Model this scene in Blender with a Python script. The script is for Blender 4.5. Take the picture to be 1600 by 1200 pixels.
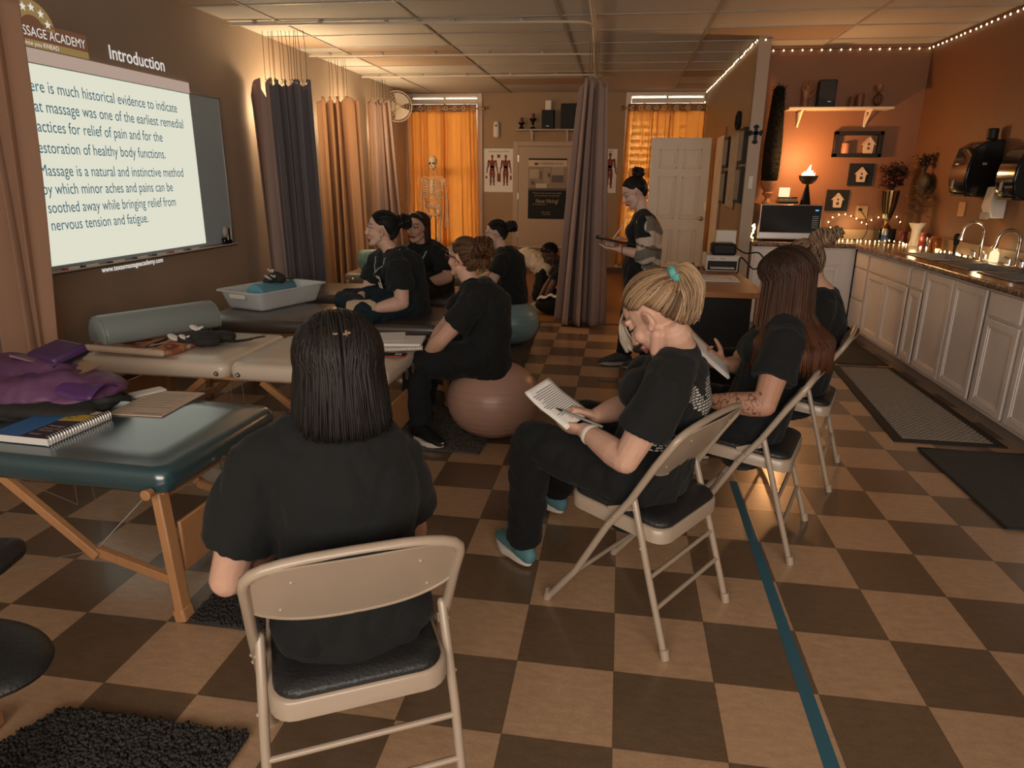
import bpy, bmesh, math, random
import numpy as np
from mathutils import Vector, Matrix, noise, Quaternion
from mathutils.bvhtree import BVHTree
random.seed(7)
PI = math.pi
S = bpy.context.scene
COL = S.collection
for _o in list(bpy.data.objects):
    bpy.data.objects.remove(_o)

# ---------------------------------------------------------------- camera
cam_d = bpy.data.cameras.new('camera')
cam = bpy.data.objects.new('camera', cam_d)
COL.objects.link(cam)
cam_d.sensor_width = 36.0
cam_d.lens = 36.0 * 1070.94 / 1600.0
cam_d.clip_start = 0.05
RX = Vector((0.9882858907255193, 0.15227659000214824, 0.010140923536879756))
RY = -Vector((0.05334539129106432, -0.282430054074947, -0.9578034943469417))
RZ = -Vector((-0.1429869484284018, 0.9471246510848099, -0.28724489183724994))
cm = Matrix((RX, RY, RZ)).transposed().to_4x4()
cm.translation = Vector((-0.0555, -2.1306, 1.4741))
cam.matrix_world = cm
S.camera = cam

# ---------------------------------------------------------------- light and exposure
S.view_settings.view_transform = 'Standard'
S.view_settings.look = 'None'
S.view_settings.gamma = 1.0
S.view_settings.use_curve_mapping = False
S.view_settings.exposure = 0.0
wd = bpy.data.worlds.new('sky')
S.world = wd
wd.use_nodes = True
wd.node_tree.nodes['Background'].inputs[0].default_value = (1.0, 0.93, 0.82, 1)
wd.node_tree.nodes['Background'].inputs[1].default_value = 1.6

def lamp(name, kind, loc, energy, color, size=0.1, size_y=None, target=None, spread=None):
    d = bpy.data.lights.new(name, kind)
    d.energy = energy
    d.color = color
    if kind == 'AREA':
        d.size = size
        if size_y:
            d.shape = 'RECTANGLE'; d.size_y = size_y
        if spread:
            d.spread = spread
    else:
        d.shadow_soft_size = size
    o = bpy.data.objects.new(name, d)
    COL.objects.link(o)
    o.location = loc
    if target is not None:
        o.rotation_euler = (Vector(target) - Vector(loc)).to_track_quat('-Z', 'Y').to_euler()
    return o

WARM = (1.0, 0.67, 0.36)
# fill light added behind the camera, tilted up; no window known there
lamp('fill_behind_camera', 'AREA', (0.3, -4.6, 1.9), 172, (1.0, 0.89, 0.78), 4.4, 1.6, target=(-0.2, 2.0, 2.15))
# daylight outside the two curtained windows in the far wall
lamp('daylight_far_window', 'AREA', (-2.93, 9.75, 1.75), 135, (1.0, 0.86, 0.68), 1.2, 2.7, target=(-2.93, 0, 1.75), spread=math.radians(9))
lamp('daylight_far_window', 'AREA', (0.52, 9.75, 1.75), 105, (1.0, 0.86, 0.68), 1.2, 2.7, target=(0.52, 0, 1.75), spread=math.radians(9))
# uplights standing behind the hanging curtains along the left wall
for yy, en in ((4.75, 42), (6.5, 34), (7.8, 15)):
    lamp('wall_uplight', 'POINT', (-3.25, yy, 2.1), en, WARM, 0.16)
# the glow of the flame lamp and of the fairy lights on the kitchen counter
lamp('flame_glow', 'POINT', (1.745, 5.25, 1.70), 27, (1.0, 0.46, 0.16), 0.04)
lamp('counter_glow', 'POINT', (2.3, 5.5, 1.05), 1.3, (1.0, 0.66, 0.28), 0.03)
lamp('counter_glow', 'POINT', (2.64, 4.80, 0.99), 0.7, (1.0, 0.66, 0.28), 0.03)
lamp('counter_glow', 'POINT', (2.70, 3.7, 1.02), 0.8, (1.0, 0.66, 0.28), 0.03)

# ---------------------------------------------------------------- materials
def M(name, color, rough=0.6, metal=0.0, spec=0.5, noise_amt=0.0, noise_scale=8.0, bump=0.0, bump_scale=60.0,
      emit=None, emit_s=0.0, attr=None, coat=0.0, coat_r=0.2, coat_ior=1.5, trans=0.0, alpha=1.0, sheen=0.0, aniso=None):
    m = bpy.data.materials.new(name)
    m.use_nodes = True
    nt = m.node_tree
    b = nt.nodes['Principled BSDF']
    c = (*color, 1.0)
    b.inputs['Base Color'].default_value = c
    b.inputs['Roughness'].default_value = rough
    b.inputs['Metallic'].default_value = metal
    b.inputs['Specular IOR Level'].default_value = spec
    b.inputs['Coat Weight'].default_value = coat
    b.inputs['Coat Roughness'].default_value = coat_r
    b.inputs['Coat IOR'].default_value = coat_ior
    b.inputs['Transmission Weight'].default_value = trans
    b.inputs['Alpha'].default_value = alpha
    b.inputs['Sheen Weight'].default_value = sheen
    src = None
    tc = nt.nodes.new('ShaderNodeTexCoord')
    if attr:
        a = nt.nodes.new('ShaderNodeAttribute'); a.attribute_name = attr
        src = a.outputs['Color']
    if noise_amt > 0:
        n = nt.nodes.new('ShaderNodeTexNoise')
        n.inputs['Scale'].default_value = noise_scale
        n.inputs['Detail'].default_value = 5
        nt.links.new(tc.outputs['Object'], n.inputs['Vector'])
        r = nt.nodes.new('ShaderNodeMapRange')
        r.inputs['To Min'].default_value = 1 - noise_amt
        r.inputs['To Max'].default_value = 1 + noise_amt
        nt.links.new(n.outputs['Fac'], r.inputs['Value'])
        mx = nt.nodes.new('ShaderNodeVectorMath'); mx.operation = 'SCALE'
        if src: nt.links.new(src, mx.inputs[0])
        else: mx.inputs[0].default_value = color
        nt.links.new(r.outputs[0], mx.inputs['Scale'])
        src = mx.outputs[0]
    if src: nt.links.new(src, b.inputs['Base Color'])
    if bump > 0:
        n = nt.nodes.new('ShaderNodeTexNoise')
        n.inputs['Scale'].default_value = bump_scale
        n.inputs['Detail'].default_value = 4
        if aniso:
            mp = nt.nodes.new('ShaderNodeMapping'); mp.inputs['Scale'].default_value = aniso
            nt.links.new(tc.outputs['Object'], mp.inputs['Vector']); nt.links.new(mp.outputs[0], n.inputs['Vector'])
        else:
            nt.links.new(tc.outputs['Object'], n.inputs['Vector'])
        bp = nt.nodes.new('ShaderNodeBump'); bp.inputs['Strength'].default_value = bump; bp.inputs['Distance'].default_value = 0.01
        nt.links.new(n.outputs['Fac'], bp.inputs['Height'])
        nt.links.new(bp.outputs[0], b.inputs['Normal'])
    if emit:
        b.inputs['Emission Color'].default_value = (*emit, 1)
        b.inputs['Emission Strength'].default_value = emit_s
    return m

def emission_mat(name, color, s):
    m = bpy.data.materials.new(name); m.use_nodes = True
    nt = m.node_tree; nt.nodes.clear()
    o = nt.nodes.new('ShaderNodeOutputMaterial'); e = nt.nodes.new('ShaderNodeEmission')
    e.inputs[0].default_value = (*color, 1); e.inputs[1].default_value = s
    nt.links.new(e.outputs[0], o.inputs[0])
    return m

def floor_mat():
    m = M('checker_vinyl', (0.4, 0.3, 0.2), 0.3, spec=0.45)
    nt = m.node_tree; b = nt.nodes['Principled BSDF']
    tc = nt.nodes.new('ShaderNodeTexCoord')
    sx = nt.nodes.new('ShaderNodeSeparateXYZ'); nt.links.new(tc.outputs['Object'], sx.inputs[0])
    def math_(op, a, bb=None):
        n = nt.nodes.new('ShaderNodeMath'); n.operation = op
        for k, v in ((0, a), (1, bb)):
            if v is None: continue
            if isinstance(v, (int, float)): n.inputs[k].default_value = v
            else: nt.links.new(v, n.inputs[k])
        return n.outputs[0]
    T = 0.3048
    u = math_('DIVIDE', sx.outputs[0], T); v = math_('DIVIDE', sx.outputs[1], T)
    fu = math_('FLOOR', u); fv = math_('FLOOR', v)
    par = math_('FLOORED_MODULO', math_('ADD', fu, fv), 2.0)
    def edge(w):
        f = math_('FRACT', w); return math_('MINIMUM', f, math_('SUBTRACT', 1.0, f))
    e = math_('MINIMUM', edge(u), edge(v))
    seam = math_('LESS_THAN', e, 0.006)
    cid = nt.nodes.new('ShaderNodeCombineXYZ'); nt.links.new(fu, cid.inputs[0]); nt.links.new(fv, cid.inputs[1])
    wn = nt.nodes.new('ShaderNodeTexWhiteNoise'); nt.links.new(cid.outputs[0], wn.inputs['Vector'])
    mp = nt.nodes.new('ShaderNodeMapping'); nt.links.new(tc.outputs['Object'], mp.inputs['Vector'])
    mp.inputs['Scale'].default_value = (1.0, 2.6, 1)
    n1 = nt.nodes.new('ShaderNodeTexNoise'); n1.inputs['Scale'].default_value = 16; n1.inputs['Detail'].default_value = 9; n1.inputs['Roughness'].default_value = 0.68
    nt.links.new(mp.outputs[0], n1.inputs['Vector'])
    n2 = nt.nodes.new('ShaderNodeTexNoise'); n2.inputs['Scale'].default_value = 120; n2.inputs['Detail'].default_value = 3
    nt.links.new(tc.outputs['Object'], n2.inputs['Vector'])
    mix = nt.nodes.new('ShaderNodeMix'); mix.data_type = 'RGBA'
    mix.inputs[6].default_value = (0.148, 0.094, 0.054, 1); mix.inputs[7].default_value = (0.455, 0.288, 0.168, 1)
    nt.links.new(par, mix.inputs[0])
    k = math_('ADD', math_('MULTIPLY', n1.outputs['Fac'], 0.75), math_('MULTIPLY', n2.outputs['Fac'], 0.35))
    k = math_('ADD', k, math_('MULTIPLY', wn.outputs['Value'], 0.12))
    sp = nt.nodes.new('ShaderNodeTexVoronoi'); sp.inputs['Scale'].default_value = 42; nt.links.new(tc.outputs['Object'], sp.inputs['Vector'])
    k = math_('ADD', k, math_('MULTIPLY', math_('LESS_THAN', sp.outputs['Distance'], 0.10), 0.22))
    k = math_('ADD', k, 0.39)
    k = math_('MULTIPLY', k, math_('SUBTRACT', 1.0, math_('MULTIPLY', seam, 0.35)))
    sc = nt.nodes.new('ShaderNodeVectorMath'); sc.operation = 'SCALE'
    nt.links.new(mix.outputs[2], sc.inputs[0]); nt.links.new(k, sc.inputs['Scale'])
    nt.links.new(sc.outputs[0], b.inputs['Base Color'])
    r = math_('ADD', math_('MULTIPLY', n1.outputs['Fac'], 0.22), 0.22)
    nt.links.new(r, b.inputs['Roughness'])
    b.inputs['Coat Weight'].default_value = 0.5; b.inputs['Coat Roughness'].default_value = 0.18
    bp = nt.nodes.new('ShaderNodeBump'); bp.inputs['Strength'].default_value = 0.12; bp.inputs['Distance'].default_value = 0.004
    nt.links.new(n1.outputs['Fac'], bp.inputs['Height']); nt.links.new(bp.outputs[0], b.inputs['Normal'])
    return m

def wood_mat(name, c1, c2, scale=(1, 12, 12), rough=0.4):
    m = M(name, c1, rough)
    nt = m.node_tree; b = nt.nodes['Principled BSDF']
    tc = nt.nodes.new('ShaderNodeTexCoord'); mp = nt.nodes.new('ShaderNodeMapping'); mp.inputs['Scale'].default_value = scale
    n = nt.nodes.new('ShaderNodeTexNoise'); n.inputs['Scale'].default_value = 4; n.inputs['Detail'].default_value = 6; n.inputs['Distortion'].default_value = 0.6
    mix = nt.nodes.new('ShaderNodeMix'); mix.data_type = 'RGBA'
    mix.inputs[6].default_value = (*c1, 1); mix.inputs[7].default_value = (*c2, 1)
    nt.links.new(tc.outputs['Object'], mp.inputs[0]); nt.links.new(mp.outputs[0], n.inputs['Vector'])
    nt.links.new(n.outputs['Fac'], mix.inputs[0]); nt.links.new(mix.outputs[2], b.inputs['Base Color'])
    return m

def granite_mat():
    m = M('granite', (0.2, 0.14, 0.1), 0.22)
    nt = m.node_tree; b = nt.nodes['Principled BSDF']
    tc = nt.nodes.new('ShaderNodeTexCoord')
    v = nt.nodes.new('ShaderNodeTexNoise'); v.inputs['Scale'].default_value = 38; v.inputs['Detail'].default_value = 8; v.inputs['Roughness'].default_value = 0.75
    cr = nt.nodes.new('ShaderNodeValToRGB')
    cr.color_ramp.elements[0].position = 0.34; cr.color_ramp.elements[0].color = (0.03, 0.02, 0.016, 1)
    cr.color_ramp.elements[1].position = 0.66; cr.color_ramp.elements[1].color = (0.46, 0.34, 0.25, 1)
    e = cr.color_ramp.elements.new(0.5); e.color = (0.2, 0.13, 0.09, 1)
    nt.links.new(tc.outputs['Object'], v.inputs['Vector']); nt.links.new(v.outputs['Fac'], cr.inputs[0]); nt.links.new(cr.outputs[0], b.inputs['Base Color'])
    return m

def curtain_mat(name, color, trans, rough=0.85, clear=0.0):
    m = M(name, color, rough, spec=0.15)
    nt = m.node_tree; b = nt.nodes['Principled BSDF']; out = nt.nodes['Material Output']
    t = nt.nodes.new('ShaderNodeBsdfTranslucent'); t.inputs[0].default_value = (*color, 1)
    mx = nt.nodes.new('ShaderNodeMixShader'); mx.inputs[0].default_value = trans
    nt.links.new(b.outputs[0], mx.inputs[1]); nt.links.new(t.outputs[0], mx.inputs[2])
    if clear:
        tr = nt.nodes.new('ShaderNodeBsdfTransparent'); tr.inputs[0].default_value = (1.0, 0.78, 0.46, 1)
        m2 = nt.nodes.new('ShaderNodeMixShader'); m2.inputs[0].default_value = clear
        nt.links.new(mx.outputs[0], m2.inputs[1]); nt.links.new(tr.outputs[0], m2.inputs[2]); nt.links.new(m2.outputs[0], out.inputs[0])
    else:
        nt.links.new(mx.outputs[0], out.inputs[0])
    tc = nt.nodes.new('ShaderNodeTexCoord')
    n = nt.nodes.new('ShaderNodeTexNoise'); n.inputs['Scale'].default_value = 5; n.inputs['Detail'].default_value = 6
    nt.links.new(tc.outputs['Object'], n.inputs['Vector'])
    bp = nt.nodes.new('ShaderNodeBump'); bp.inputs['Strength'].default_value = 0.25; bp.inputs['Distance'].default_value = 0.02
    nt.links.new(n.outputs['Fac'], bp.inputs['Height']); nt.links.new(bp.outputs[0], b.inputs['Normal'])
    return m

def ceiling_mat():
    m = M('ceiling_tile', (0.56, 0.56, 0.55), 0.75, spec=0.3)
    nt = m.node_tree; b = nt.nodes['Principled BSDF']
    tc = nt.nodes.new('ShaderNodeTexCoord')
    # a few of the 2 x 4 ft panels are browner, picked at random
    mp = nt.nodes.new('ShaderNodeMapping'); mp.inputs['Location'].default_value = (0.510, 3.301, 0); mp.inputs['Scale'].default_value = (1 / 1.222, 1 / .612, 0)
    fl = nt.nodes.new('ShaderNodeVectorMath'); fl.operation = 'FLOOR'
    wn = nt.nodes.new('ShaderNodeTexWhiteNoise')
    cr = nt.nodes.new('ShaderNodeValToRGB'); cr.color_ramp.interpolation = 'CONSTANT'
    cr.color_ramp.elements[0].color = (0.42, 0.33, 0.26, 1); cr.color_ramp.elements[1].position = 0.13; cr.color_ramp.elements[1].color = (0.56, 0.56, 0.55, 1)
    nt.links.new(tc.outputs['Object'], mp.inputs['Vector']); nt.links.new(mp.outputs[0], fl.inputs[0]); nt.links.new(fl.outputs[0], wn.inputs['Vector'])
    nt.links.new(wn.outputs['Value'], cr.inputs[0]); nt.links.new(cr.outputs[0], b.inputs['Base Color'])
    n = nt.nodes.new('ShaderNodeTexNoise'); n.inputs['Scale'].default_value = 90; n.inputs['Detail'].default_value = 4
    nt.links.new(tc.outputs['Object'], n.inputs['Vector'])
    bp = nt.nodes.new('ShaderNodeBump'); bp.inputs['Strength'].default_value = 0.3; bp.inputs['Distance'].default_value = 0.006
    nt.links.new(n.outputs['Fac'], bp.inputs['Height']); nt.links.new(bp.outputs[0], b.inputs['Normal'])
    return m

MAT = dict(
    floor=floor_mat(), ceiling=ceiling_mat(), granite=granite_mat(),
    tbar=M('ceiling_grid_metal', (0.38, 0.355, 0.32), 0.5),
    wall_tan=M('tan_wall_paint', (0.33, 0.212, 0.112), 0.55, noise_amt=0.06, noise_scale=3, bump=0.08, bump_scale=150),
    wall_gray=M('taupe_wall_paint', (0.37, 0.29, 0.225), 0.6, noise_amt=0.06, noise_scale=3, bump=0.08, bump_scale=150),
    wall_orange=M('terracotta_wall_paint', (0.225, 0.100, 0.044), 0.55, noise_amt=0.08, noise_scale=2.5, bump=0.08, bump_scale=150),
    wall_right=M('shaded_terracotta_wall_paint', (0.165, 0.074, 0.034), 0.6, noise_amt=0.08, noise_scale=2.5, bump=0.08, bump_scale=150),  # darker copy of the kitchen wall paint, weaker light put into the colour
    wall_strip=M('beige_wall_paint', (0.42, 0.31, 0.21), 0.4, noise_amt=0.05, noise_scale=3),
    laminate=wood_mat('laminate_floor', (0.26, 0.12, 0.05), (0.36, 0.18, 0.08), (10, 1, 1), 0.3),
    base=M('dark_baseboard', (0.10, 0.05, 0.025), 0.5),
    white_paint=M('cream_white_paint', (0.70, 0.60, 0.48), 0.4, noise_amt=0.04, noise_scale=6),
    cabinet=M('white_cabinet_paint', (0.78, 0.71, 0.66), 0.42, noise_amt=0.05, noise_scale=5),
    toe=M('cabinet_toe_kick', (0.33, 0.26, 0.22), 0.6),
    door_tan=M('tan_door_paint', (0.42, 0.30, 0.20), 0.45, noise_amt=0.04),
    steel=M('stainless_steel', (0.62, 0.60, 0.57), 0.28, metal=1.0),
    chrome=M('chrome', (0.85, 0.83, 0.8), 0.1, metal=1.0),
    brass=M('antique_brass', (0.45, 0.30, 0.13), 0.3, metal=1.0),
    chair=M('beige_enamel', (0.40, 0.315, 0.235), 0.33, coat=0.3, noise_amt=0.06, noise_scale=14),
    chair_pad=M('black_vinyl', (0.016, 0.017, 0.018), 0.42, bump=0.25, bump_scale=120),
    teal_vinyl=M('teal_vinyl', (0.016, 0.066, 0.082), 0.36, bump=0.05, bump_scale=9, coat=1.0, coat_r=0.24, coat_ior=1.9),
    cream_vinyl=M('cream_vinyl', (0.70, 0.59, 0.47), 0.4, bump=0.06, bump_scale=10, coat=0.6, coat_r=0.3),
    dark_vinyl=M('dark_brown_vinyl', (0.06, 0.042, 0.034), 0.38, bump=0.06, bump_scale=10, coat=0.7, coat_r=0.28),
    grey_vinyl=M('grey_green_vinyl', (0.25, 0.29, 0.28), 0.42, bump=0.1, bump_scale=12),
    taupe_vinyl=M('taupe_vinyl', (0.19, 0.15, 0.115), 0.45),
    wood=wood_mat('beech_wood', (0.42, 0.20, 0.085), (0.56, 0.29, 0.13), (14, 14, 1.5), 0.42),
    wood_desk=wood_mat('oak_desk_wood', (0.38, 0.16, 0.055), (0.52, 0.24, 0.09), (1.2, 12, 12), 0.32),
    wood_trim=wood_mat('brown_wood_trim', (0.22, 0.09, 0.035), (0.30, 0.13, 0.05), (10, 10, 1)),
    cable=M('steel_cable', (0.5, 0.48, 0.45), 0.35, metal=0.8),
    black=M('black_plastic', (0.011, 0.011, 0.011), 0.5, spec=0.25),
    gloss_black=M('glossy_black', (0.008, 0.009, 0.010), 0.12),
    black_wood=M('black_painted_wood', (0.012, 0.013, 0.0135), 0.5, spec=0.25),
    white_plastic=M('white_plastic', (0.72, 0.66, 0.58), 0.4),
    grey_plastic=M('grey_plastic', (0.4, 0.37, 0.33), 0.45),
    paper=M('white_paper', (0.78, 0.75, 0.70), 0.7),
    manila=M('manila_paper', (0.62, 0.48, 0.36), 0.7),
    ink=M('printed_ink', (0.05, 0.045, 0.045), 0.7),
    wire=M('dark_wire', (0.03, 0.02, 0.012), 0.5),
    ball_brown=M('bronze_rubber', (0.46, 0.275, 0.205), 0.34, noise_amt=0.12, noise_scale=5, bump=0.05, bump_scale=30),
    ball_blue=M('blue_grey_rubber', (0.20, 0.32, 0.35), 0.36, noise_amt=0.08, noise_scale=5),
    shag=M('charcoal_pile', (0.052, 0.048, 0.044), 0.95, spec=0.1, noise_amt=0.35, noise_scale=30),
    shag_brown=M('brown_grey_pile', (0.105, 0.088, 0.075), 0.95, spec=0.1, noise_amt=0.35, noise_scale=30),
    mat_dark=M('dark_rubber', (0.022, 0.021, 0.019), 0.8),
    tape=M('blue_tape', (0.035, 0.125, 0.175), 0.55),
    tee=M('black_cotton', (0.0125, 0.0135, 0.0135), 0.9, spec=0.2, bump=0.5, bump_scale=26, sheen=0.05),
    scrub=M('black_scrub_cloth', (0.012, 0.0145, 0.0155), 0.85, spec=0.2, bump=0.4, bump_scale=24, sheen=0.05),
    pants=M('black_trouser_cloth', (0.011, 0.012, 0.0125), 0.88, spec=0.2, bump=0.5, bump_scale=20, sheen=0.04),
    teal_pants=M('dark_teal_scrub_cloth', (0.011, 0.022, 0.029), 0.85, spec=0.2, bump=0.4, bump_scale=20),
    attr=M('coloured_cloth', (0.5, 0.5, 0.5), 0.85, attr='Col', spec=0.2, bump=0.4, bump_scale=120),
    printed=M('printed_surface', (0.5, 0.5, 0.5), 0.5, attr='Col'),
    orange_curtain=curtain_mat('orange_curtain_cloth', (0.88, 0.54, 0.20), 0.60, clear=0.12),
    mauve_curtain=curtain_mat('mauve_curtain_cloth', (0.40, 0.285, 0.245), 0.12),
    grey_curtain=curtain_mat('slate_curtain_cloth', (0.175, 0.155, 0.165), 0.06),
    tan_curtain=curtain_mat('tan_curtain_cloth', (0.50, 0.31, 0.19), 0.30),
    rust_curtain=curtain_mat('rust_brown_curtain_cloth', (0.42, 0.245, 0.16), 0.12),
    blind=M('white_blind', (0.7, 0.62, 0.5), 0.5),
    bone=M('ivory_plastic', (0.82, 0.68, 0.50), 0.45, noise_amt=0.15, noise_scale=30),
    leaf_dark=M('dark_leaf', (0.022, 0.022, 0.014), 0.6, noise_amt=0.4, noise_scale=20),
    leaf_red=M('dried_red_leaf', (0.10, 0.028, 0.018), 0.6, noise_amt=0.4, noise_scale=20),
    topiary=M('near_black_foliage', (0.008, 0.009, 0.008), 0.9, spec=0.08, noise_amt=0.4, noise_scale=40),
    terracotta=M('terracotta_urn', (0.20, 0.10, 0.055), 0.6, noise_amt=0.2, noise_scale=12),
    bulb=emission_mat('warm_bulb', (1.0, 0.72, 0.40), 5.0),
    bulb_y=emission_mat('yellow_fairy_bulb', (1.0, 0.68, 0.28), 11.0),
    flame=emission_mat('silk_flame_glow', (1.0, 0.66, 0.33), 4.5),
    candle=emission_mat('candle_and_bottle_glow', (1.0, 0.80, 0.46), 1.15),
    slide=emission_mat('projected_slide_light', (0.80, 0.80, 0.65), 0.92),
    slide_ink=emission_mat('projected_blue_text', (0.045, 0.14, 0.19), 0.8),
    slide_white=emission_mat('projected_white_text', (0.95, 0.9, 0.84), 0.75),
    slide_gold=emission_mat('projected_gold', (0.36, 0.23, 0.085), 0.75),
    slide_brown=emission_mat('projected_brown', (0.17, 0.075, 0.04), 0.8),
    slide_teal=emission_mat('projected_teal', (0.05, 0.11, 0.12), 0.7),
    blue_led=emission_mat('blue_display', (0.15, 0.45, 1.0), 1.5),
    board=M('whiteboard_enamel', (0.40, 0.52, 0.60), 0.25),
    alu=M('aluminium_trim', (0.45, 0.44, 0.42), 0.4, metal=0.7),
    frost=M('frosted_clear_plastic', (0.74, 0.76, 0.76), 0.35, alpha=0.62),
    glass=M('clear_glass', (0.9, 0.9, 0.88), 0.08, trans=0.95),
    red_wax=M('dark_red_candle', (0.13, 0.015, 0.012), 0.35),
    amber=M('amber_glass', (0.55, 0.17, 0.03), 0.15, trans=0.6),
)

# ---------------------------------------------------------------- mesh collector
class G:
    def __init__(s):
        s.v = []; s.f = []; s.c = None
    def add(s, vs, fs):
        o = len(s.v)
        s.v.extend([Vector(p) for p in vs]); s.f.extend([tuple(i + o for i in f) for f in fs])
        return s
    def box(s, c, size, rz=0.0, rot=None):
        x, y, z = (k / 2 for k in size)
        R = rot if rot is not None else Matrix.Rotation(rz, 3, 'Z')
        vs = [Vector(c) + R @ Vector((a * x, b * y, d * z)) for d in (-1, 1) for a, b in ((-1, -1), (1, -1), (1, 1), (-1, 1))]
        return s.add(vs, [(3, 2, 1, 0), (4, 5, 6, 7), (0, 1, 5, 4), (1, 2, 6, 5), (2, 3, 7, 6), (3, 0, 4, 7)])
    def bb(s, x0, x1, y0, y1, z0, z1):
        return s.box(((x0 + x1) / 2, (y0 + y1) / 2, (z0 + z1) / 2), (abs(x1 - x0), abs(y1 - y0), abs(z1 - z0)))
    def bar(s, a, b, w, h=None, up=(0, 0, 1)):
        a = Vector(a); b = Vector(b); d = (b - a); L = d.length; d.normalize()
        u = Vector(up)
        if abs(d.dot(u)) > 0.98: u = Vector((1, 0, 0))
        sd = d.cross(u).normalized(); u = sd.cross(d)
        R = Matrix((sd, d, u)).transposed()
        return s.box((a + b) / 2, (w, L, h or w), rot=R)
    def tube(s, pts, r, n=8, wdir=None, round_ends=False, closed=False):
        pts = [Vector(p) for p in pts]; N = len(pts)
        def rr(i):
            q = r[i] if isinstance(r, (list, tuple)) else r
            return q if isinstance(q, (tuple, list)) else (q, q)
        rings = []; prev = None
        for i in range(N):
            if closed: t = pts[(i + 1) % N] - pts[i - 1]
            else: t = pts[min(i + 1, N - 1)] - pts[max(i - 1, 0)]
            if t.length < 1e-9: t = Vector((0, 0, 1))
            t.normalize()
            if wdir is not None:
                w = wdir[i] if isinstance(wdir, list) else wdir
                a = Vector(w)
            elif prev is not None: a = prev
            else: a = Vector((1, 0, 0)) if abs(t.x) < 0.9 else Vector((0, 1, 0))
            a = a - t * a.dot(t)
            if a.length < 1e-6: a = t.orthogonal()
            a.normalize(); prev = a
            rings.append((pts[i], a, t.cross(a), t, rr(i)))
        if round_ends and not closed:
            p, a, b, t, q = rings[0]; k = min(q)
            p2, a2, b2, t2, q2 = rings[-1]; k2 = min(q2)
            pre = [(p - t * k * d, a, b, t, (q[0] * e, q[1] * e)) for d, e in ((0.9, 0.42), (0.55, 0.83))]
            post = [(p2 + t2 * k2 * d, a2, b2, t2, (q2[0] * e, q2[1] * e)) for d, e in ((0.55, 0.83), (0.9, 0.42))]
            rings = pre + rings + post
        vs = []
        for p, a, b, t, q in rings:
            for k in range(n):
                w = 2 * PI * k / n
                vs.append(p + a * (q[0] * math.cos(w)) + b * (q[1] * math.sin(w)))
        fs = []; m = len(rings)
        for i in range(m if closed else m - 1):
            j = (i + 1) % m
            for k in range(n):
                k2 = (k + 1) % n
                fs.append((i * n + k, i * n + k2, j * n + k2, j * n + k))
        if not closed:
            fs.append(tuple(range(n - 1, -1, -1))); fs.append(tuple((m - 1) * n + k for k in range(n)))
        return s.add(vs, fs)
    def ell(s, c, r, rot=None, nu=16, nv=10):
        c = Vector(c); r = (r, r, r) if not isinstance(r, (tuple, list)) else r
        R = rot if rot is not None else Matrix.Identity(3)
        vs = [c + R @ Vector((0, 0, -r[2]))]
        for i in range(1, nv):
            a = -PI / 2 + PI * i / nv
            for k in range(nu):
                w = 2 * PI * k / nu
                vs.append(c + R @ Vector((r[0] * math.cos(a) * math.cos(w), r[1] * math.cos(a) * math.sin(w), r[2] * math.sin(a))))
        vs.append(c + R @ Vector((0, 0, r[2])))
        fs = [(0, 1 + (k + 1) % nu, 1 + k) for k in range(nu)]
        for i in range(nv - 2):
            for k in range(nu):
                a = 1 + i * nu + k; b = 1 + i * nu + (k + 1) % nu
                fs.append((a, b, b + nu, a + nu))
        e = len(vs) - 1; o = 1 + (nv - 2) * nu
        fs += [(e, o + k, o + (k + 1) % nu) for k in range(nu)]
        return s.add(vs, fs)
    def lathe(s, prof, c=(0, 0, 0), n=24, cap=True):
        c = Vector(c); vs = []
        for r, z in prof:
            for k in range(n):
                w = 2 * PI * k / n
                vs.append(c + Vector((r * math.cos(w), r * math.sin(w), z)))
        fs = []
        for i in range(len(prof) - 1):
            for k in range(n):
                k2 = (k + 1) % n
                fs.append((i * n + k, i * n + k2, (i + 1) * n + k2, (i + 1) * n + k))
        if cap:
            fs.append(tuple(range(n - 1, -1, -1))); fs.append(tuple((len(prof) - 1) * n + k for k in range(n)))
        return s.add(vs, fs)
    def prism(s, poly, d, origin=(0, 0, 0), ux=(1, 0, 0), uy=(0, 1, 0)):
        ux = Vector(ux); uy = Vector(uy); nz = ux.cross(uy).normalized(); o = Vector(origin); n = len(poly)
        vs = [o + ux * a + uy * b for a, b in poly] + [o + ux * a + uy * b + nz * d for a, b in poly]
        fs = [tuple(range(n - 1, -1, -1)), tuple(range(n, 2 * n))] + [(k, (k + 1) % n, n + (k + 1) % n, n + k) for k in range(n)]
        return s.add(vs, fs)
    def grid(s, fn, nu, nv):
        vs = [fn(i / nu, j / nv) for j in range(nv + 1) for i in range(nu + 1)]
        fs = [(j * (nu + 1) + i, j * (nu + 1) + i + 1, (j + 1) * (nu + 1) + i + 1, (j + 1) * (nu + 1) + i) for j in range(nv) for i in range(nu)]
        return s.add(vs, fs)
    def slab(s, fn, nu, nv, th):
        """a sheet with thickness: fn(u,v) -> point, offset along the local normal"""
        P = [[Vector(fn(i / nu, j / nv)) for i in range(nu + 1)] for j in range(nv + 1)]
        top = []; 
        for j in range(nv + 1):
            for i in range(nu + 1):
                du = P[j][min(i + 1, nu)] - P[j][max(i - 1, 0)]; dv = P[min(j + 1, nv)][i] - P[max(j - 1, 0)][i]
                nn = du.cross(dv); nn = nn.normalized() if nn.length > 1e-9 else Vector((0, 0, 1))
                top.append((P[j][i], nn))
        W = nu + 1; N = W * (nv + 1)
        vs = [p + n * th / 2 for p, n in top] + [p - n * th / 2 for p, n in top]
        fs = []
        for j in range(nv):
            for i in range(nu):
                a = j * W + i
                fs.append((a, a + 1, a + 1 + W, a + W)); fs.append((N + a + W, N + a + 1 + W, N + a + 1, N + a))
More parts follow.
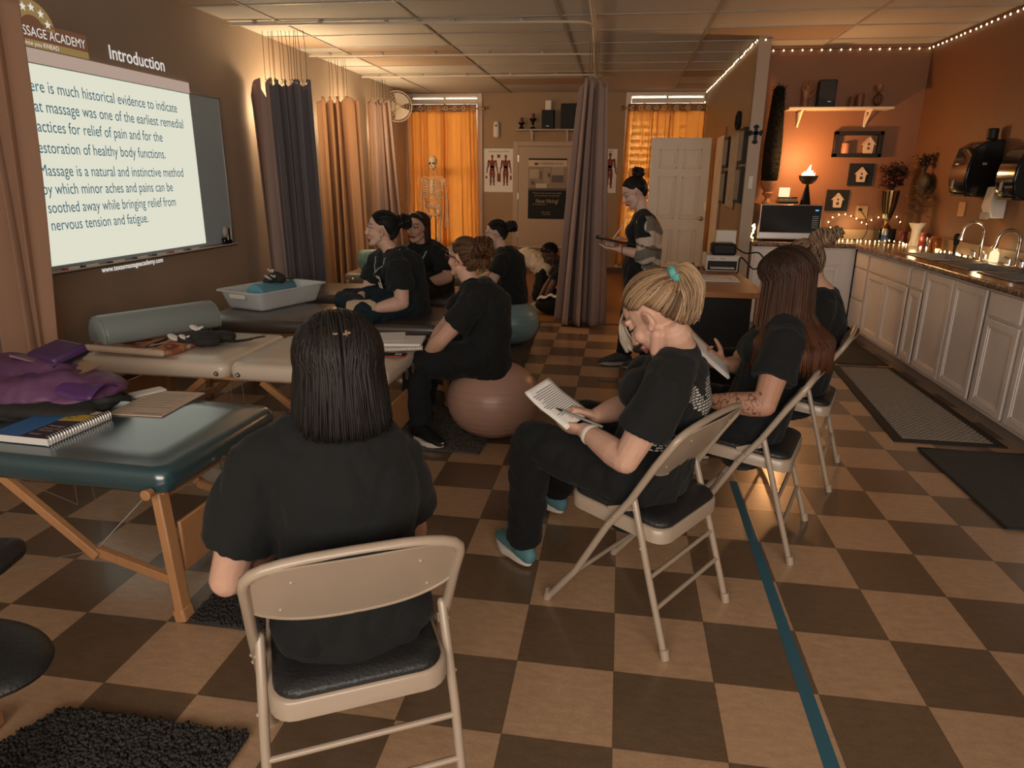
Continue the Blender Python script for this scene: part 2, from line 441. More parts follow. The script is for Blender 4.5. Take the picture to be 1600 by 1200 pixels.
        for i in range(nu):
            fs.append((i + 1, i, N + i, N + i + 1)); k = nv * W + i; fs.append((k, k + 1, N + k + 1, N + k))
        for j in range(nv):
            a = j * W; fs.append((a, a + W, N + a + W, N + a)); b = j * W + nu; fs.append((b + W, b, N + b, N + b + W))
        return s.add(vs, fs)
    def mesh(s, name):
        m = bpy.data.meshes.new(name)
        m.from_pydata([tuple(p) for p in s.v], [], s.f)
        m.validate(); m.update()
        return m

def colour(me, cols):
    a = me.color_attributes.new('Col', 'FLOAT_COLOR', 'POINT')
    arr = np.ones((len(me.vertices), 4), np.float32); arr[:, :3] = np.asarray(cols, np.float32)
    a.data.foreach_set('color', arr.ravel())

def base_of(parent):
    p = Vector((0, 0, 0)); o = parent
    while o is not None:
        p += Vector(o.location); o = o.parent
    return p

def part(name, g, mat, parent=None, bevel=0.0, smooth=True, world=False, sub=0, label=None, cols=None, segs=2, angle=50, solid=0.0):
    """one mesh object; world=True: the vertices are world coordinates"""
    me = g.mesh(name) if isinstance(g, G) else g
    me.name = name
    o = bpy.data.objects.new(name, me)
    COL.objects.link(o)
    if mat is not None and not len(me.materials): me.materials.append(MAT[mat] if isinstance(mat, str) else mat)
    if parent is not None:
        o.parent = parent
        if world:
            me.transform(Matrix.Translation(-base_of(parent)))
    if cols is not None: colour(me, cols)
    if smooth:
        me.polygons.foreach_set('use_smooth', [True] * len(me.polygons))
        if not sub: me.set_sharp_from_angle(angle=math.radians(angle))
    if bevel > 0:
        b = o.modifiers.new('bevel', 'BEVEL'); b.width = bevel; b.segments = segs; b.limit_method = 'ANGLE'; b.angle_limit = math.radians(40)
        b.harden_normals = False
    if sub:
        b = o.modifiers.new('subdivision', 'SUBSURF'); b.levels = sub; b.render_levels = sub
    if label: o['label'] = label
    return o

def thing(name, label, cat, loc=(0, 0, 0), rz=0.0, group=None):
    o = bpy.data.objects.new(name, None); COL.objects.link(o)
    o.empty_display_size = 0.1
    o.location = loc; o.rotation_euler = (0, 0, rz)
    o['label'] = label; o['category'] = cat
    if group: o['group'] = group
    return o

def tag(o, label, cat, group=None, kind=None):
    o['label'] = label; o['category'] = cat
    if group: o['group'] = group
    if kind: o['kind'] = kind
    return o

def single(name, label, cat, g, mat, loc=None, group=None, **kw):
    """a thing that is one mesh; vertices given in world coordinates, origin moved to its base"""
    me = g.mesh(name)
    co = [v.co for v in me.vertices]
    b = Vector(loc) if loc is not None else Vector((sum(c.x for c in co) / len(co), sum(c.y for c in co) / len(co), min(c.z for c in co)))
    me.transform(Matrix.Translation(-b))
    o = part(name, me, mat, None, **kw); o.location = b
    return tag(o, label, cat, group)

def struct(name, g, mat, label=None, **kw):
    o = part(name, g, mat, **kw); o['kind'] = 'structure'
    if label: o['label'] = label
    return o

def dup(root, loc=None, rz=None, label=None, group=None):
    r = root.copy(); COL.objects.link(r)
    if loc is not None: r.location = loc
    if rz is not None: r.rotation_euler = (0, 0, rz)
    if label: r['label'] = label
    if group: r['group'] = group
    for ch in list(root.children):
        c = ch.copy(); COL.objects.link(c); c.parent = r
        for gc in list(ch.children):
            d = gc.copy(); COL.objects.link(d); d.parent = c
    return r

def fuse(g, voxel, smooth=4, factor=0.5):
    me = g.mesh('fuse')
    o = bpy.data.objects.new('fuse', me); COL.objects.link(o)
    r = o.modifiers.new('r', 'REMESH'); r.mode = 'VOXEL'; r.voxel_size = voxel
    if smooth:
        sm = o.modifiers.new('s', 'SMOOTH'); sm.factor = factor; sm.iterations = smooth
    dg = bpy.context.evaluated_depsgraph_get()
    out = bpy.data.meshes.new_from_object(o.evaluated_get(dg))
    bpy.data.objects.remove(o); bpy.data.meshes.remove(me)
    return out

def displace(me, fn):
    """move every vertex along its normal by fn(co)"""
    n = len(me.vertices)
    co = np.empty(n * 3, np.float32); me.vertices.foreach_get('co', co)
    no = np.empty(n * 3, np.float32); me.vertex_normals.foreach_get('vector', no)
    co = co.reshape(-1, 3); no = no.reshape(-1, 3)
    d = np.array([fn(Vector(p)) for p in co.tolist()], np.float32)
    me.vertices.foreach_set('co', (co + no * d[:, None]).ravel()); me.update()

def verts_np(me):
    a = np.empty(len(me.vertices) * 3, np.float32); me.vertices.foreach_get('co', a)
    return a.reshape(-1, 3)

def text_mesh(s, size, depth=0.0, align='LEFT', bold=0.0, spacing=1.0, width=None):
    c = bpy.data.curves.new('txt', 'FONT'); c.body = s; c.size = size; c.align_x = align; c.extrude = depth; c.offset = bold
    c.space_character = spacing; c.resolution_u = 4
    o = bpy.data.objects.new('txt', c); COL.objects.link(o)
    me = bpy.data.meshes.new_from_object(o.evaluated_get(bpy.context.evaluated_depsgraph_get()))
    bpy.data.objects.remove(o); bpy.data.curves.remove(c)
    if width:
        xs = [v.co.x for v in me.vertices]
        k = width / max(1e-6, max(xs) - min(xs))
        me.transform(Matrix.Scale(k, 4, (1, 0, 0)))
    return me

def text_part(name, s, size, origin, ux, uy, mat, parent=None, **kw):
    smooth_world = kw.pop('world', True)
    me = text_mesh(s, size, **kw)
    ux = Vector(ux).normalized(); uy = Vector(uy).normalized(); nz = ux.cross(uy)
    m = Matrix((ux, uy, nz)).transposed().to_4x4(); m.translation = Vector(origin)
    me.transform(m)
    return part(name, me, mat, parent, smooth=False, world=smooth_world)

def catmull(pts, n):
    pts = [Vector(p) for p in pts]; out = []
    P = [pts[0] * 2 - pts[1]] + pts + [pts[-1] * 2 - pts[-2]]
    for i in range(1, len(P) - 2):
        for k in range(n):
            t = k / n; a, b, c, d = P[i - 1], P[i], P[i + 1], P[i + 2]
            out.append(0.5 * ((2 * b) + (c - a) * t + (2 * a - 5 * b + 4 * c - d) * t * t + (3 * b - a - 3 * c + d) * t ** 3))
    out.append(pts[-1]); return out
# ================================================================ setting
H = 2.76; XL = -3.52; YF = 9.3; XP0, XP1, YE = 1.135, 1.24, 5.15; YK = 5.65; XR = 2.83; YN = -5.0
YW = 5.08
struct('floor', G().bb(XL - .1, XR + .1, YN - .1, YW, -0.05, 0.0), 'floor', 'brown and tan checkerboard vinyl tile floor')
struct('floor_2', G().bb(XL - .1, XP1, YW, YF + .1, -0.05, 0.0), 'laminate', 'brown laminate floor at the far end of the room')
struct('floor_3', G().bb(XP1, XR + .1, YW, YK + .1, -0.05, 0.0), 'floor', 'tile floor under the back cabinets')
struct('trim_1', G().bb(XL, XP0, YW - .015, YW + .02, 0.0, 0.006), 'base', 'dark strip where tile meets laminate')
struct('ceiling', G().bb(XL - .1, XR + .1, YN - .1, YF + .1, H, H + 0.05), 'ceiling', 'drop ceiling of large grey panels')
for i, x in enumerate([-3.07, -1.845, -0.623, 0.62, 1.84]):
    struct('trim_%d' % (2 + i), G().bb(x - .012, x + .012, YN, YF if x < 1 else YK, H - .008, H + .002), 'tbar')
for i in range(16):
    y = -2.02 + .612 * i
    struct('trim_%d' % (10 + i), G().bb(XL, XR if y < YK else XP0, y - .012, y + .012, H - .007, H + .002), 'tbar')
struct('wall_left', G().bb(XL - .1, XL, YN, YF, 0, H), 'wall_gray', 'taupe painted left wall')
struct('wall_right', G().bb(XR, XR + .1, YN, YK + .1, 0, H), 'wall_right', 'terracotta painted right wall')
struct('wall_near', G().bb(XL - .1, XR + .1, YN - .1, YN, 0, H), 'wall_tan', 'wall behind the viewer')
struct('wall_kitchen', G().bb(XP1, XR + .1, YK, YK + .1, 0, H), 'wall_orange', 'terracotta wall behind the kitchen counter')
struct('wall_partition', G().bb(XP0, XP1, YE, YF, 0, H), 'wall_tan', 'partition wall between the classroom and the kitchen')
struct('trim_30', G().bb(XP0 - .004, XP1 + .004, YE - .012, YE, 0, H), 'wall_strip', 'beige end face of the partition wall')
WINS = [(-3.46, -2.38, .45, 2.70), (0.02, 1.10, .45, 2.70)]
g = G()
g.bb(XL, WINS[0][0], YF, YF + .15, 0, H); g.bb(WINS[0][1], WINS[1][0], YF, YF + .15, 0, H); g.bb(WINS[1][1], XP1, YF, YF + .15, 0, H)
for a, b, z0, z1 in WINS:
    g.bb(a, b, YF, YF + .15, 0, z0); g.bb(a, b, YF, YF + .15, z1, H)
struct('wall_far', g, 'wall_tan', 'tan painted far wall')
for i, (a, b, z0, z1) in enumerate(WINS):
    g = G()
    for x0, x1, zz0, zz1 in ((a - .08, a, z0 - .08, z1 + .05), (b, b + .08 if i == 0 else b + .03, z0 - .08, z1 + .05), (a, b, z1, z1 + .05), (a, b, z0 - .08, z0)):
        g.bb(x0, x1, YF - .03, YF + .05, zz0, zz1)
    g.bb(a, b, YF + .03, YF + .06, (z0 + z1) / 2 - .02, (z0 + z1) / 2 + .02)
    g.bb((a + b) / 2 - .015, (a + b) / 2 + .015, YF + .035, YF + .06, z0, z1)
    w = struct('window_%d' % (i + 1), g, 'white_paint', 'cream window frame behind orange curtains', bevel=.006)
    g = G().bb(a, b, YF + .075, YF + .08, z0, z1)
    part('pane', g, 'glass', w, smooth=False)
    g = G(); n = 21
    for k in range(n):
        z = z0 + .03 + (2.60 - z0 - .06) * k / (n - 1)
        g.box(((a + b) / 2, YF + .018, z), (b - a - .04, .075, .0016), rot=Matrix.Rotation(math.radians(42), 3, 'X'))
    for x in (a + .2, (a + b) / 2, b - .2):
        g.bb(x - .012, x + .012, YF + .0, YF + .002, z0, 2.60)
    g.bb(a + .005, b - .005, YF - .02, YF + .04, 2.60, 2.665)
    bl = part('window_blind', g, 'blind', None, smooth=False)
    tag(bl, 'slatted blind behind the %s orange curtains' % ('left' if i == 0 else 'right'), 'blind')
g = G()
for x in (-2.2, 2.5): g.bb(x - .06, x + .06, YN, YN + .04, .9, 2.75)
g.bb(-2.2, 2.5, YN, YN + .04, .9, 1.0); g.bb(-2.2, 2.5, YN, YN + .04, 2.68, 2.75); g.bb(.12, .18, YN, YN + .04, 1, 2.7)
struct('window_3', g, 'white_paint', 'added window frame for the fill light behind the viewer')  # frame invented to go with the added fill light
for nm, g in (('baseboard_far', G().bb(XL, XP0, YF - .02, YF, 0, .09)), ('baseboard_left', G().bb(XL, XL + .015, YN, YF, 0, .09)),
              ('baseboard_partition', G().bb(XP0 - .015, XP0, YE, YF, 0, .09))):
    struct(nm, g, 'base')

# far door: raised sill, wooden step below
g = G().bb(-1.71, -.77, YF - .03, YF + .01, .40, 1.96)
d = struct('door_1', g, 'door_tan', 'plain tan far door hung above a wooden step', bevel=.004)
part('threshold', G().bb(-1.71, -.77, YF - .05, YF - .02, .385, .41), 'alu', d)
part('handle', G().tube([(-.86, YF - .03, 1.03), (-.86, YF - .08, 1.03), (-.94, YF - .085, 1.03)], .009, 8).lathe([(.0, 0), (.025, 0), (.025, .006), (0, .006)], (-.86, YF - .035, 1.027), 12, False), 'chrome', d)
for z in (.6, 1.2, 1.78):
    part('hinge', G().bb(-1.725, -1.70, YF - .036, YF - .03, z - .05, z + .05), 'steel', d)
g = G().bb(-1.80, -1.71, YF - .035, YF, .40, 2.04).bb(-.77, -.68, YF - .035, YF, .40, 2.04).bb(-1.71, -.77, YF - .035, YF, 1.965, 2.04)
struct('trim_31', g, 'door_tan', 'tan door casing', bevel=.004)
g = G().bb(-1.85, -.65, YF - .32, YF, 0, .2).bb(-1.85, -.65, YF - .06, YF, .2, .38)
struct('trim_32', g, 'wood_trim', 'wooden step under the far door', bevel=.006)

# six panel door standing open from the partition wall
DX0, DX1, DY, DZ = .30, 1.06, 7.5, 2.0
g = G().bb(DX0, DX1, DY, DY + .035, .015, DZ)
dr = struct('door_2', g, 'white_paint', 'cream six panel door standing open', bevel=.003)
def panel(x0, x1, z0, z1, yy=None):
    yy = DY if yy is None else yy
    q = G(); w = .018
    q.bb(x0, x1, yy - .006, yy, z0, z0 + w).bb(x0, x1, yy - .006, yy, z1 - w, z1).bb(x0, x0 + w, yy - .006, yy, z0, z1).bb(x1 - w, x1, yy - .006, yy, z0, z1)
    q.bb(x0 + .04, x1 - .04, yy - .007, yy, z0 + .04, z1 - .04)
    return q
for x0, x1 in ((DX0 + .11, DX0 + .345), (DX0 + .415, DX1 - .11)):
    for z0, z1 in ((1.62, 1.86), (.98, 1.52), (.22, .84)):
        part('panel', panel(x0, x1, z0, z1), 'white_paint', dr, bevel=.004)
part('door_knob', G().ell((DX1 - .06, DY - .05, .99), (.028, .025, .028)).tube([(DX1 - .06, DY, .99), (DX1 - .06, DY - .04, .99)], .012, 10).tube([(DX1 - .06, DY - .003, .99), (DX1 - .06, DY - .008, .99)], .03, 14), 'brass', dr)
part('latch_plate', G().bb(DX1 - .025, DX1 - .005, DY - .003, DY, 1.1, 1.2), 'brass', dr)
# its frame on the partition wall
g = G().bb(XP0 - .02, XP0, 7.56, 7.66, 0, 2.08).bb(XP0 - .02, XP0, 6.72, 6.80, 0, 2.08).bb(XP0 - .02, XP0, 6.8, 7.56, 2.0, 2.08)
struct('trim_33', g, 'wood_trim', 'brown door casing on the partition wall', bevel=.004)
g = G().bb(XP0 - .012, XP0, 6.8, 7.56, 0, 2.0)
struct('door_3', g, 'white_paint', 'pale door in the partition wall', bevel=.003)

# ================================================================ ceiling rails and hanging curtains
def rail(y0, y1, label, x0=XL + .02, x1=-.36):
    pts = [(x0, y0, H - .03), ((x0 + x1) / 2, (y0 + y1) / 2, H - .03), (x1 - .25, y1, H - .03), (x1 - .05, y1 + .06, H - .03), (x1, y1 + .22, H - .03)]
    t = thing('ceiling_curtain_rail', label, 'curtain rail', (x0, y0, H - .03), group='white ceiling curtain rails')
    part('rail', G().tube(catmull(pts, 6), [(.011, .018)] * 25, 8, wdir=(0, 0, 1)), 'white_plastic', t, world=True)
    for k in range(5):
        f = .08 + k * .2
        p = Vector(pts[0]).lerp(Vector(pts[2]), f)
        part('bracket', G().bb(p.x - .015, p.x + .015, p.y - .02, p.y + .02, H - .03, H - .006), 'grey_plastic', t, world=True)
rail(1.12, 1.2, 'white curtain rail on the ceiling over the cream massage table')
rail(4.02, 4.2, 'white curtain rail on the ceiling above the slate grey curtain')
rail(5.62, 5.75, 'white curtain rail on the ceiling above the tan curtain')
rail(7.22, 7.25, 'white curtain rail on the ceiling nearest the far wall')
t = thing('ceiling_curtain_rail', 'long white curtain rail running down the middle of the ceiling', 'curtain rail', (-.36, 2.6, H - .03), group='white ceiling curtain rails')
part('rail', G().tube([(-.33, 2.0, H - .03), (-.355, 4.2, H - .03), (-.41, 6, H - .03), (-.46, 7.5, H - .03)], [(.011, .018)] * 4, 8, wdir=(0, 0, 1)), 'white_plastic', t, world=True)

def drape(y0, top, bot, folds, amp, th=.006, ph=0.0, twist=1.0, seed=0, dirv=None, nu=150, nv=44, sag=0.0):
    """hanging cloth between top (x0,x1,z) and bot (x0,x1,z); folds run in y"""
    rnd = random.Random(seed); ph2 = [rnd.uniform(0, 6.28) for _ in range(6)]
    def fn(u, v):
        x0 = top[0] + (bot[0] - top[0]) * v; x1 = top[1] + (bot[1] - top[1]) * v
        uu = u + .055 * math.sin(8.2 * u + ph2[0]) + .028 * math.sin(17 * u + ph2[3]) + .025 * v * math.sin(5 * u + 3 * v + ph2[1])
        w = 2 * PI * folds * uu
        a = amp * (.5 + .65 * v) * (1 + .5 * math.sin(5.3 * u + ph2[2]))
        y = y0 + a * math.sin(w + ph) + .26 * a * math.sin(2.3 * w + ph2[3] + 1.5 * v * twist) + .02 * math.sin(3 * v + ph2[4] + 4 * u)
        x = x0 + (x1 - x0) * u + .3 * (x1 - x0) / folds * math.sin(2 * w + ph2[5]) * .35
        z = top[2] + (bot[2] - top[2]) * v
        if v < .12:
            z -= sag * (1 - v / .12) * (1 - abs(math.sin(w * .5)))
        return (x, y, z)
    return G().slab(fn, nu, nv, th)

def curtain(label, pieces, chains, mat_chain='wire', group='hanging divider curtains', name='divider_curtain'):
    """pieces: list of (part name, drape mesh, material); chains: (x0,x1,y,ztop_of_cloth,n)"""
    first = pieces[0][1]
    xs = [v.x for v in first.v]; ys = [v.y for v in first.v]; zs = [v.z for v in first.v]
    t = thing(name, label, 'curtain', ((min(xs) + max(xs)) / 2, (min(ys) + max(ys)) / 2, min(zs)), group=group)
    for nm, gg, mt in pieces: part(nm, gg, mt, t, world=True, angle=180)
    x0, x1, y, z, n = chains
    for k in range(n):
        x = x0 + (x1 - x0) * (k + .5) / n + random.uniform(-.012, .012)
        yy = y + random.uniform(-.03, .03)
        part('hanging_chain', G().tube([(x, yy, z - .01), (x + .004, yy, (z + H) / 2), (x + random.uniform(-.01, .01), y, H - .05)], .0022, 5), mat_chain, t, world=True)
        part('hook', G().tube(catmull([(x - .012, yy, z - .02), (x, yy - .008, z - .035), (x + .012, yy, z - .015), (x, yy, z + .015)], 4), .0035, 5), 'chrome', t, world=True)
    return t
curtain('mauve brown divider curtain at the left edge in front of the whiteboard',
        [('cloth', drape(1.15, (-3.47, -3.005, 2.33), (-3.47, -3.045, .12), 3, .10, seed=3, sag=.05), 'rust_curtain')], (-3.4, -3.05, 1.15, 2.33, 8))
curtain('slate grey bunched divider curtain with a mauve edge beside the whiteboard',
        [('cloth', drape(4.2, (-3.25, -2.87, 2.31), (-3.22, -2.81, .12), 4, .07, seed=5, sag=.06), 'grey_curtain'),
         ('mauve_cloth', drape(4.22, (-3.49, -3.24, 2.33), (-3.44, -3.20, .12), 1.6, .045, seed=8, sag=.17), 'mauve_curtain')], (-3.3, -2.9, 4.2, 2.31, 12))
curtain('warm tan divider curtain hanging behind the slate grey one',
        [('cloth', drape(5.72, (-3.49, -3.02, 2.33), (-3.47, -2.98, .1), 4.5, .065, seed=11, sag=.08), 'tan_curtain')], (-3.35, -3.1, 5.72, 2.33, 7))
curtain('rosy tan divider curtain nearest the far orange curtains',
        [('cloth', drape(7.3, (-3.46, -3.16, 2.46), (-3.44, -3.02, .1), 3.5, .06, seed=13, sag=.06), 'mauve_curtain'),
         ('tan_cloth', drape(7.36, (-3.50, -3.33, 2.44), (-3.50, -3.26, .1), 3, .05, seed=14, sag=.06), 'tan_curtain')], (-3.4, -3.2, 7.3, 2.46, 8))
curtain('mauve divider curtain gathered in the middle of the room',
        [('cloth', drape(5.0, (-.50, -.24, 2.40), (-.70, -.15, .015), 3.6, .085, seed=17, sag=.10), 'mauve_curtain')], (-.42, -.34, 5.0, 2.40, 5))

# orange window curtains, grommet topped, on rods
for i, (a, b, z0, z1) in enumerate(WINS):
    side = 'left' if i == 0 else 'right'
    rod = thing('curtain_rod', 'metal curtain rod over the %s far window' % side, 'curtain rod', (a, YF - .1, 2.52), group='window curtain rods')
    part('rod', G().tube([(a - .1, YF - .1, 2.52), (b + .03 if i else b + .1, YF - .1, 2.52)], .012, 10), 'brass', rod, world=True)
    part('finial', G().ell((a - .12, YF - .1, 2.52), .03), 'brass', rod, world=True)
    if i == 0: part('finial', G().ell((b + .12, YF - .1, 2.52), .03), 'brass', rod, world=True)
    mid = (a + b) / 2 + (.0 if i == 0 else -.12)
    zb = .12 if i == 0 else .15
    for k, (p, q) in enumerate(((a - .03, mid + .012), (mid - .012, b + .02))):
        lab = '%s panel of the orange grommet curtains at the %s far window' % ('left' if k == 0 else 'right', side)
        flare = -.09 if (i == 1 and k == 0) else (.06 if (i == 0 and k == 1) else 0)
        dp = drape(YF - .1, (p, q, 2.58), (p + (flare if k == 0 else 0), q + (flare if k == 1 else 0), zb), 3.5, .035, .003, seed=30 + i * 2 + k, nu=90, nv=30)
        t = thing('window_curtain', lab, 'curtain', ((p + q) / 2, YF - .1, zb), group='orange window curtains')
        part('cloth', dp, 'orange_curtain', t, world=True, angle=180)
        part('header_band', drape(YF - .092, (p, q, 2.58), (p, q, 2.47), 3.5, .035, .003, seed=30 + i * 2 + k, nu=60, nv=4), 'rust_curtain', t, world=True, angle=180)
        for m in range(4):
            x = p + (q - p) * (m + .5) / 4
            part('grommet', G().tube([(x + .026 * math.cos(w), YF - .142, 2.52 + .026 * math.sin(w)) for w in [2 * PI * s / 14 for s in range(14)]], .007, 6, closed=True), 'white_plastic', t, world=True)  # daylight leaking at the grommets put into their white colour

# ================================================================ whiteboard and the projected slide
wb = thing('whiteboard', 'large whiteboard mounted on the taupe left wall', 'whiteboard', (XL, 2.5, .9))
part('board', G().bb(XL, XL + .015, 1.26, 3.72, .90, 2.10), 'board', wb, world=True, smooth=False)
for a in ((XL, XL + .02, 1.24, 3.74, 2.095, 2.115), (XL, XL + .02, 3.715, 3.74, .89, 2.11), (XL, XL + .02, 1.24, 1.262, .89, 2.11), (XL, XL + .02, 1.24, 3.74, .885, .905)):
    part('frame', G().bb(*a), 'alu', wb, world=True, bevel=.002)
part('marker_tray', G().bb(XL, XL + .052, 1.24, 3.74, .876, .886).bb(XL + .047, XL + .052, 1.24, 3.74, .876, .894), 'white_plastic', wb, world=True, bevel=.002)  # projector light on the tray put into its white colour
SX = XL + .018
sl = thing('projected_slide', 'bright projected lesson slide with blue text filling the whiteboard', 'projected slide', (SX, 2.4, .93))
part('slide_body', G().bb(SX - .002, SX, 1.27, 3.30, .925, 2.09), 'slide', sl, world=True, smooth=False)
part('slide_top_edge', G().bb(XL + .001, XL + .021, 1.27, 3.31, 2.096, 2.175), M('projected_cream', (.02, .02, .02), .8, emit=(.42, .31, .25), emit_s=1.0), sl, world=True, smooth=False)
LN = [(' There is much historical evidence to indicate', 1.937, 3.112, 'here'), ('that massage was one of the earliest remedial', 1.825, 3.17, ''),
      ('practices for relief of pain and for the', 1.713, 2.884, ''), ('restoration of healthy body functions.', 1.592, 2.893, ''),
      ('Massage is a natural and instinctive method', 1.46, 3.088, ''), ('by which minor aches and pains can be', 1.352, 2.932, ''),
      ('soothed away while bringing relief from', 1.242, 2.947, ''), ('nervous tension and fatigue.', 1.137, 2.595, '')]
L0 = [1.625, 1.655, 1.645, 1.665, 1.676, 1.676, 1.69, 1.69]
for (s, z, y1, _), y0 in zip(LN, L0):
    text_part('slide_text', s.strip(), .098, (SX + .002, y0, z), (0, 1, 0), (0, 0, 1), 'slide_ink', sl, width=y1 - y0)
text_part('slide_title', 'Introduction', .125, (XL + .003, 2.455, 2.222), (0, 1, 0), (0, 0, 1), 'slide_white', sl, width=.585, bold=.001)
text_part('slide_footer', 'www.texasmassageacademy.com', .05, (XL + .003, 2.075, .832), (0, 1, 0), (0, 0, 1), 'slide_white', sl, width=.655, bold=.0008)
# the academy sign at the head of the slide
part('logo_banner', G().bb(XL + .001, XL + .003, 1.50, 2.262, 2.225, 2.325), 'slide_brown', sl, world=True, smooth=False)
part('logo_band', G().bb(XL + .001, XL + .0034, 1.50, 2.262, 2.186, 2.226), 'slide_gold', sl, world=True, smooth=False)
arc = [(1.835 + .17 * math.cos(w), 2.29 + .155 * math.sin(w)) for w in [PI * k / 20 for k in range(21)]] + [(1.835 + .085 * math.cos(w), 2.29 + .07 * math.sin(w)) for w in [PI - PI * k / 14 for k in range(15)]]
part('logo_arch', G().prism(arc, .003, (XL, 0, 0), (0, 1, 0), (0, 0, 1)), 'slide_gold', sl, world=True, smooth=False)
part('logo_arch_core', G().prism([(1.835 + .086 * math.cos(w), 2.29 + .071 * math.sin(w)) for w in [PI * k / 14 for k in range(15)]], .0028, (XL, 0, 0), (0, 1, 0), (0, 0, 1)), 'slide_brown', sl, world=True, smooth=False)
for w in (20, 52, 84, 112, 148):
    cy, cz = 1.835 + .127 * math.cos(math.radians(w)), 2.29 + .113 * math.sin(math.radians(w))
    st = [((.026 if k % 2 == 0 else .011) * math.sin(PI * k / 5) + cy, (.026 if k % 2 == 0 else .011) * math.cos(PI * k / 5) + cz) for k in range(10)]
    part('logo_star', G().prism(st[::-1], .0008, (XL + .0032, 0, 0), (0, 1, 0), (0, 0, 1)), 'slide_white', sl, world=True, smooth=False)
text_part('logo_text', 'MASSAGE ACADEMY', .075, (XL + .004, 1.665, 2.245), (0, 1, 0), (0, 0, 1), 'slide_white', sl, width=.575)
text_part('logo_tagline', 'Excellence you KNEAD', .035, (XL + .0045, 1.66, 2.195), (0, 1, 0), (0, 0, 1), 'slide_white', sl, width=.35)

# things on the tray
mk = [(1.75, .10, (.4, .03, .03)), (1.9, .12, (.03, .03, .03)), (2.15, .12, (.02, .03, .05)), (2.4, .12, (.03, .03, .03)), (2.62, .12, (.02, .04, .06)), (2.83, .12, (.4, .05, .04)), (3.05, .12, (.03, .03, .03))]
names = ['red marker lying at the left of the whiteboard tray', 'black marker lying next to the red one on the tray', 'navy marker on the tray left of the web address', 'black marker in the middle of the tray', 'dark blue marker right of middle on the tray', 'red marker lying in the right half of the tray', 'black marker at the right end of the lit tray']
for (y, L, c), lb in zip(mk, names):
    t = thing('marker', lb, 'marker', (XL + .03, y, .886), group='dry erase markers on the whiteboard tray')
    part('barrel', G().tube([(XL + .03, y, .895), (XL + .028, y + L, .895)], .0085, 8), 'white_plastic', t, world=True)
    part('cap', G().tube([(XL + .03, y - .03, .896), (XL + .03, y, .896)], .0095, 8), M('marker_cap', c, .4), t, world=True)
t = thing('marker_caddy', 'dark marker caddy with pens at the right end of the whiteboard tray', 'caddy', (XL + .06, 3.6, .884))
part('holder', G().bb(XL + .012, XL + .048, 3.54, 3.66, .886, .95), 'gloss_black', t, world=True, bevel=.01)
for k in range(4):
    part('pen', G().tube([(XL + .05, 3.56 + k * .027, .93), (XL + .055, 3.555 + k * .027, 1.03)], .007, 7), 'white_plastic' if k % 2 else 'black', t, world=True)
part('eraser', G().ell((XL + .045, 3.56, 1.0), (.025, .03, .05)), 'grey_plastic', t, world=True)

# fan on the left wall near the far window
t = thing('wall_fan', 'round beige oscillating fan high on the left wall by the far window', 'fan', (-3.5, 8.6, 2.3))
fc = Vector((-3.44, 8.5, 2.49)); fd = Vector((.35, -1, -.12)).normalized(); fr = fd.cross(Vector((0, 0, 1))).normalized(); fu = fr.cross(fd)
g = G()
for rr in (.06, .10, .14, .18, .215):
    dep = .05 * (1 - (rr / .23) ** 2)
    g.tube([fc + fd * dep + fr * rr * math.cos(w) + fu * rr * math.sin(w) for w in [2 * PI * k / 28 for k in range(28)]], .003 if rr < .2 else .008, 5, closed=True)
for k in range(24):
    w = 2 * PI * k / 24; g.tube([fc + fd * .052, fc + fd * .03 + (fr * math.cos(w) + fu * math.sin(w)) * .14, fc + (fr * math.cos(w) + fu * math.sin(w)) * .215], .002, 4)
part('grille', g, 'white_paint', t, world=True)
g = G()
for k in range(3):
    w = 2 * PI * k / 3
    def bl(u, v, w=w):
        a = w + (u - .5) * 1.5; r = .04 + .15 * v
        return fc - fd * (.02 + .03 * (u - .5)) + (fr * math.cos(a) + fu * math.sin(a)) * r
    g.slab(bl, 6, 4, .003)
part('blade', g, 'white_plastic', t, world=True)
part('motor', G().tube([fc - fd * .16, fc - fd * .15, fc - fd * .04, fc + fd * .02], [.03, .05, .05, .03], 16), 'white_paint', t, world=True)
part('arm', G().tube([fc - fd * .12, (-3.52, 8.6, 2.38)], .018, 8), 'white_paint', t, world=True)

# ================================================================ string lights
def lights(label, pts, spacing, name='string_lights', r=.009, mat='bulb', drop=.012, grp=None):
    t = thing(name, label, 'string lights', pts[0], group=grp)
    P = [Vector(p) for p in pts]
    wire = []; bul = []
    acc = 0
    for a, b in zip(P[:-1], P[1:]):
        L = (b - a).length; d = (b - a) / L; s = spacing - acc
        while s < L: bul.append(a + d * s); s += spacing
        acc = L - (s - spacing)
    part('wire', G().tube(P, .003, 5), 'wire', t, world=True)
    for p in bul:
        q = p + Vector((random.uniform(-.006, .006), random.uniform(-.006, .006), -drop))
        b = part('bulb', G().ell(q, (r, r, r * 1.35), nu=8, nv=6), mat, t, world=True)
    return t
lights('string of warm bulbs along the top of the partition wall', [(XP0 - .02, YF - .05, H - .02), (XP0 - .02, YE, H - .02), (XP1 + .02, YE - .03, H - .02)], .095, r=.0065)
lights('string of warm bulbs across the top of the kitchen wall and along the right wall', [(XP1 + .03, YK - .02, H - .035), (XR - .025, YK - .02, H - .035), (XR - .025, 3.2, H - .035)], .09, r=.0068)
lights('vertical string of tiny bulbs at the edge of the right far window', [(XP0 - .02, YF - .06, H - .05), (XP0 - .03, YF - .06, 1.6)], .10, r=.009)

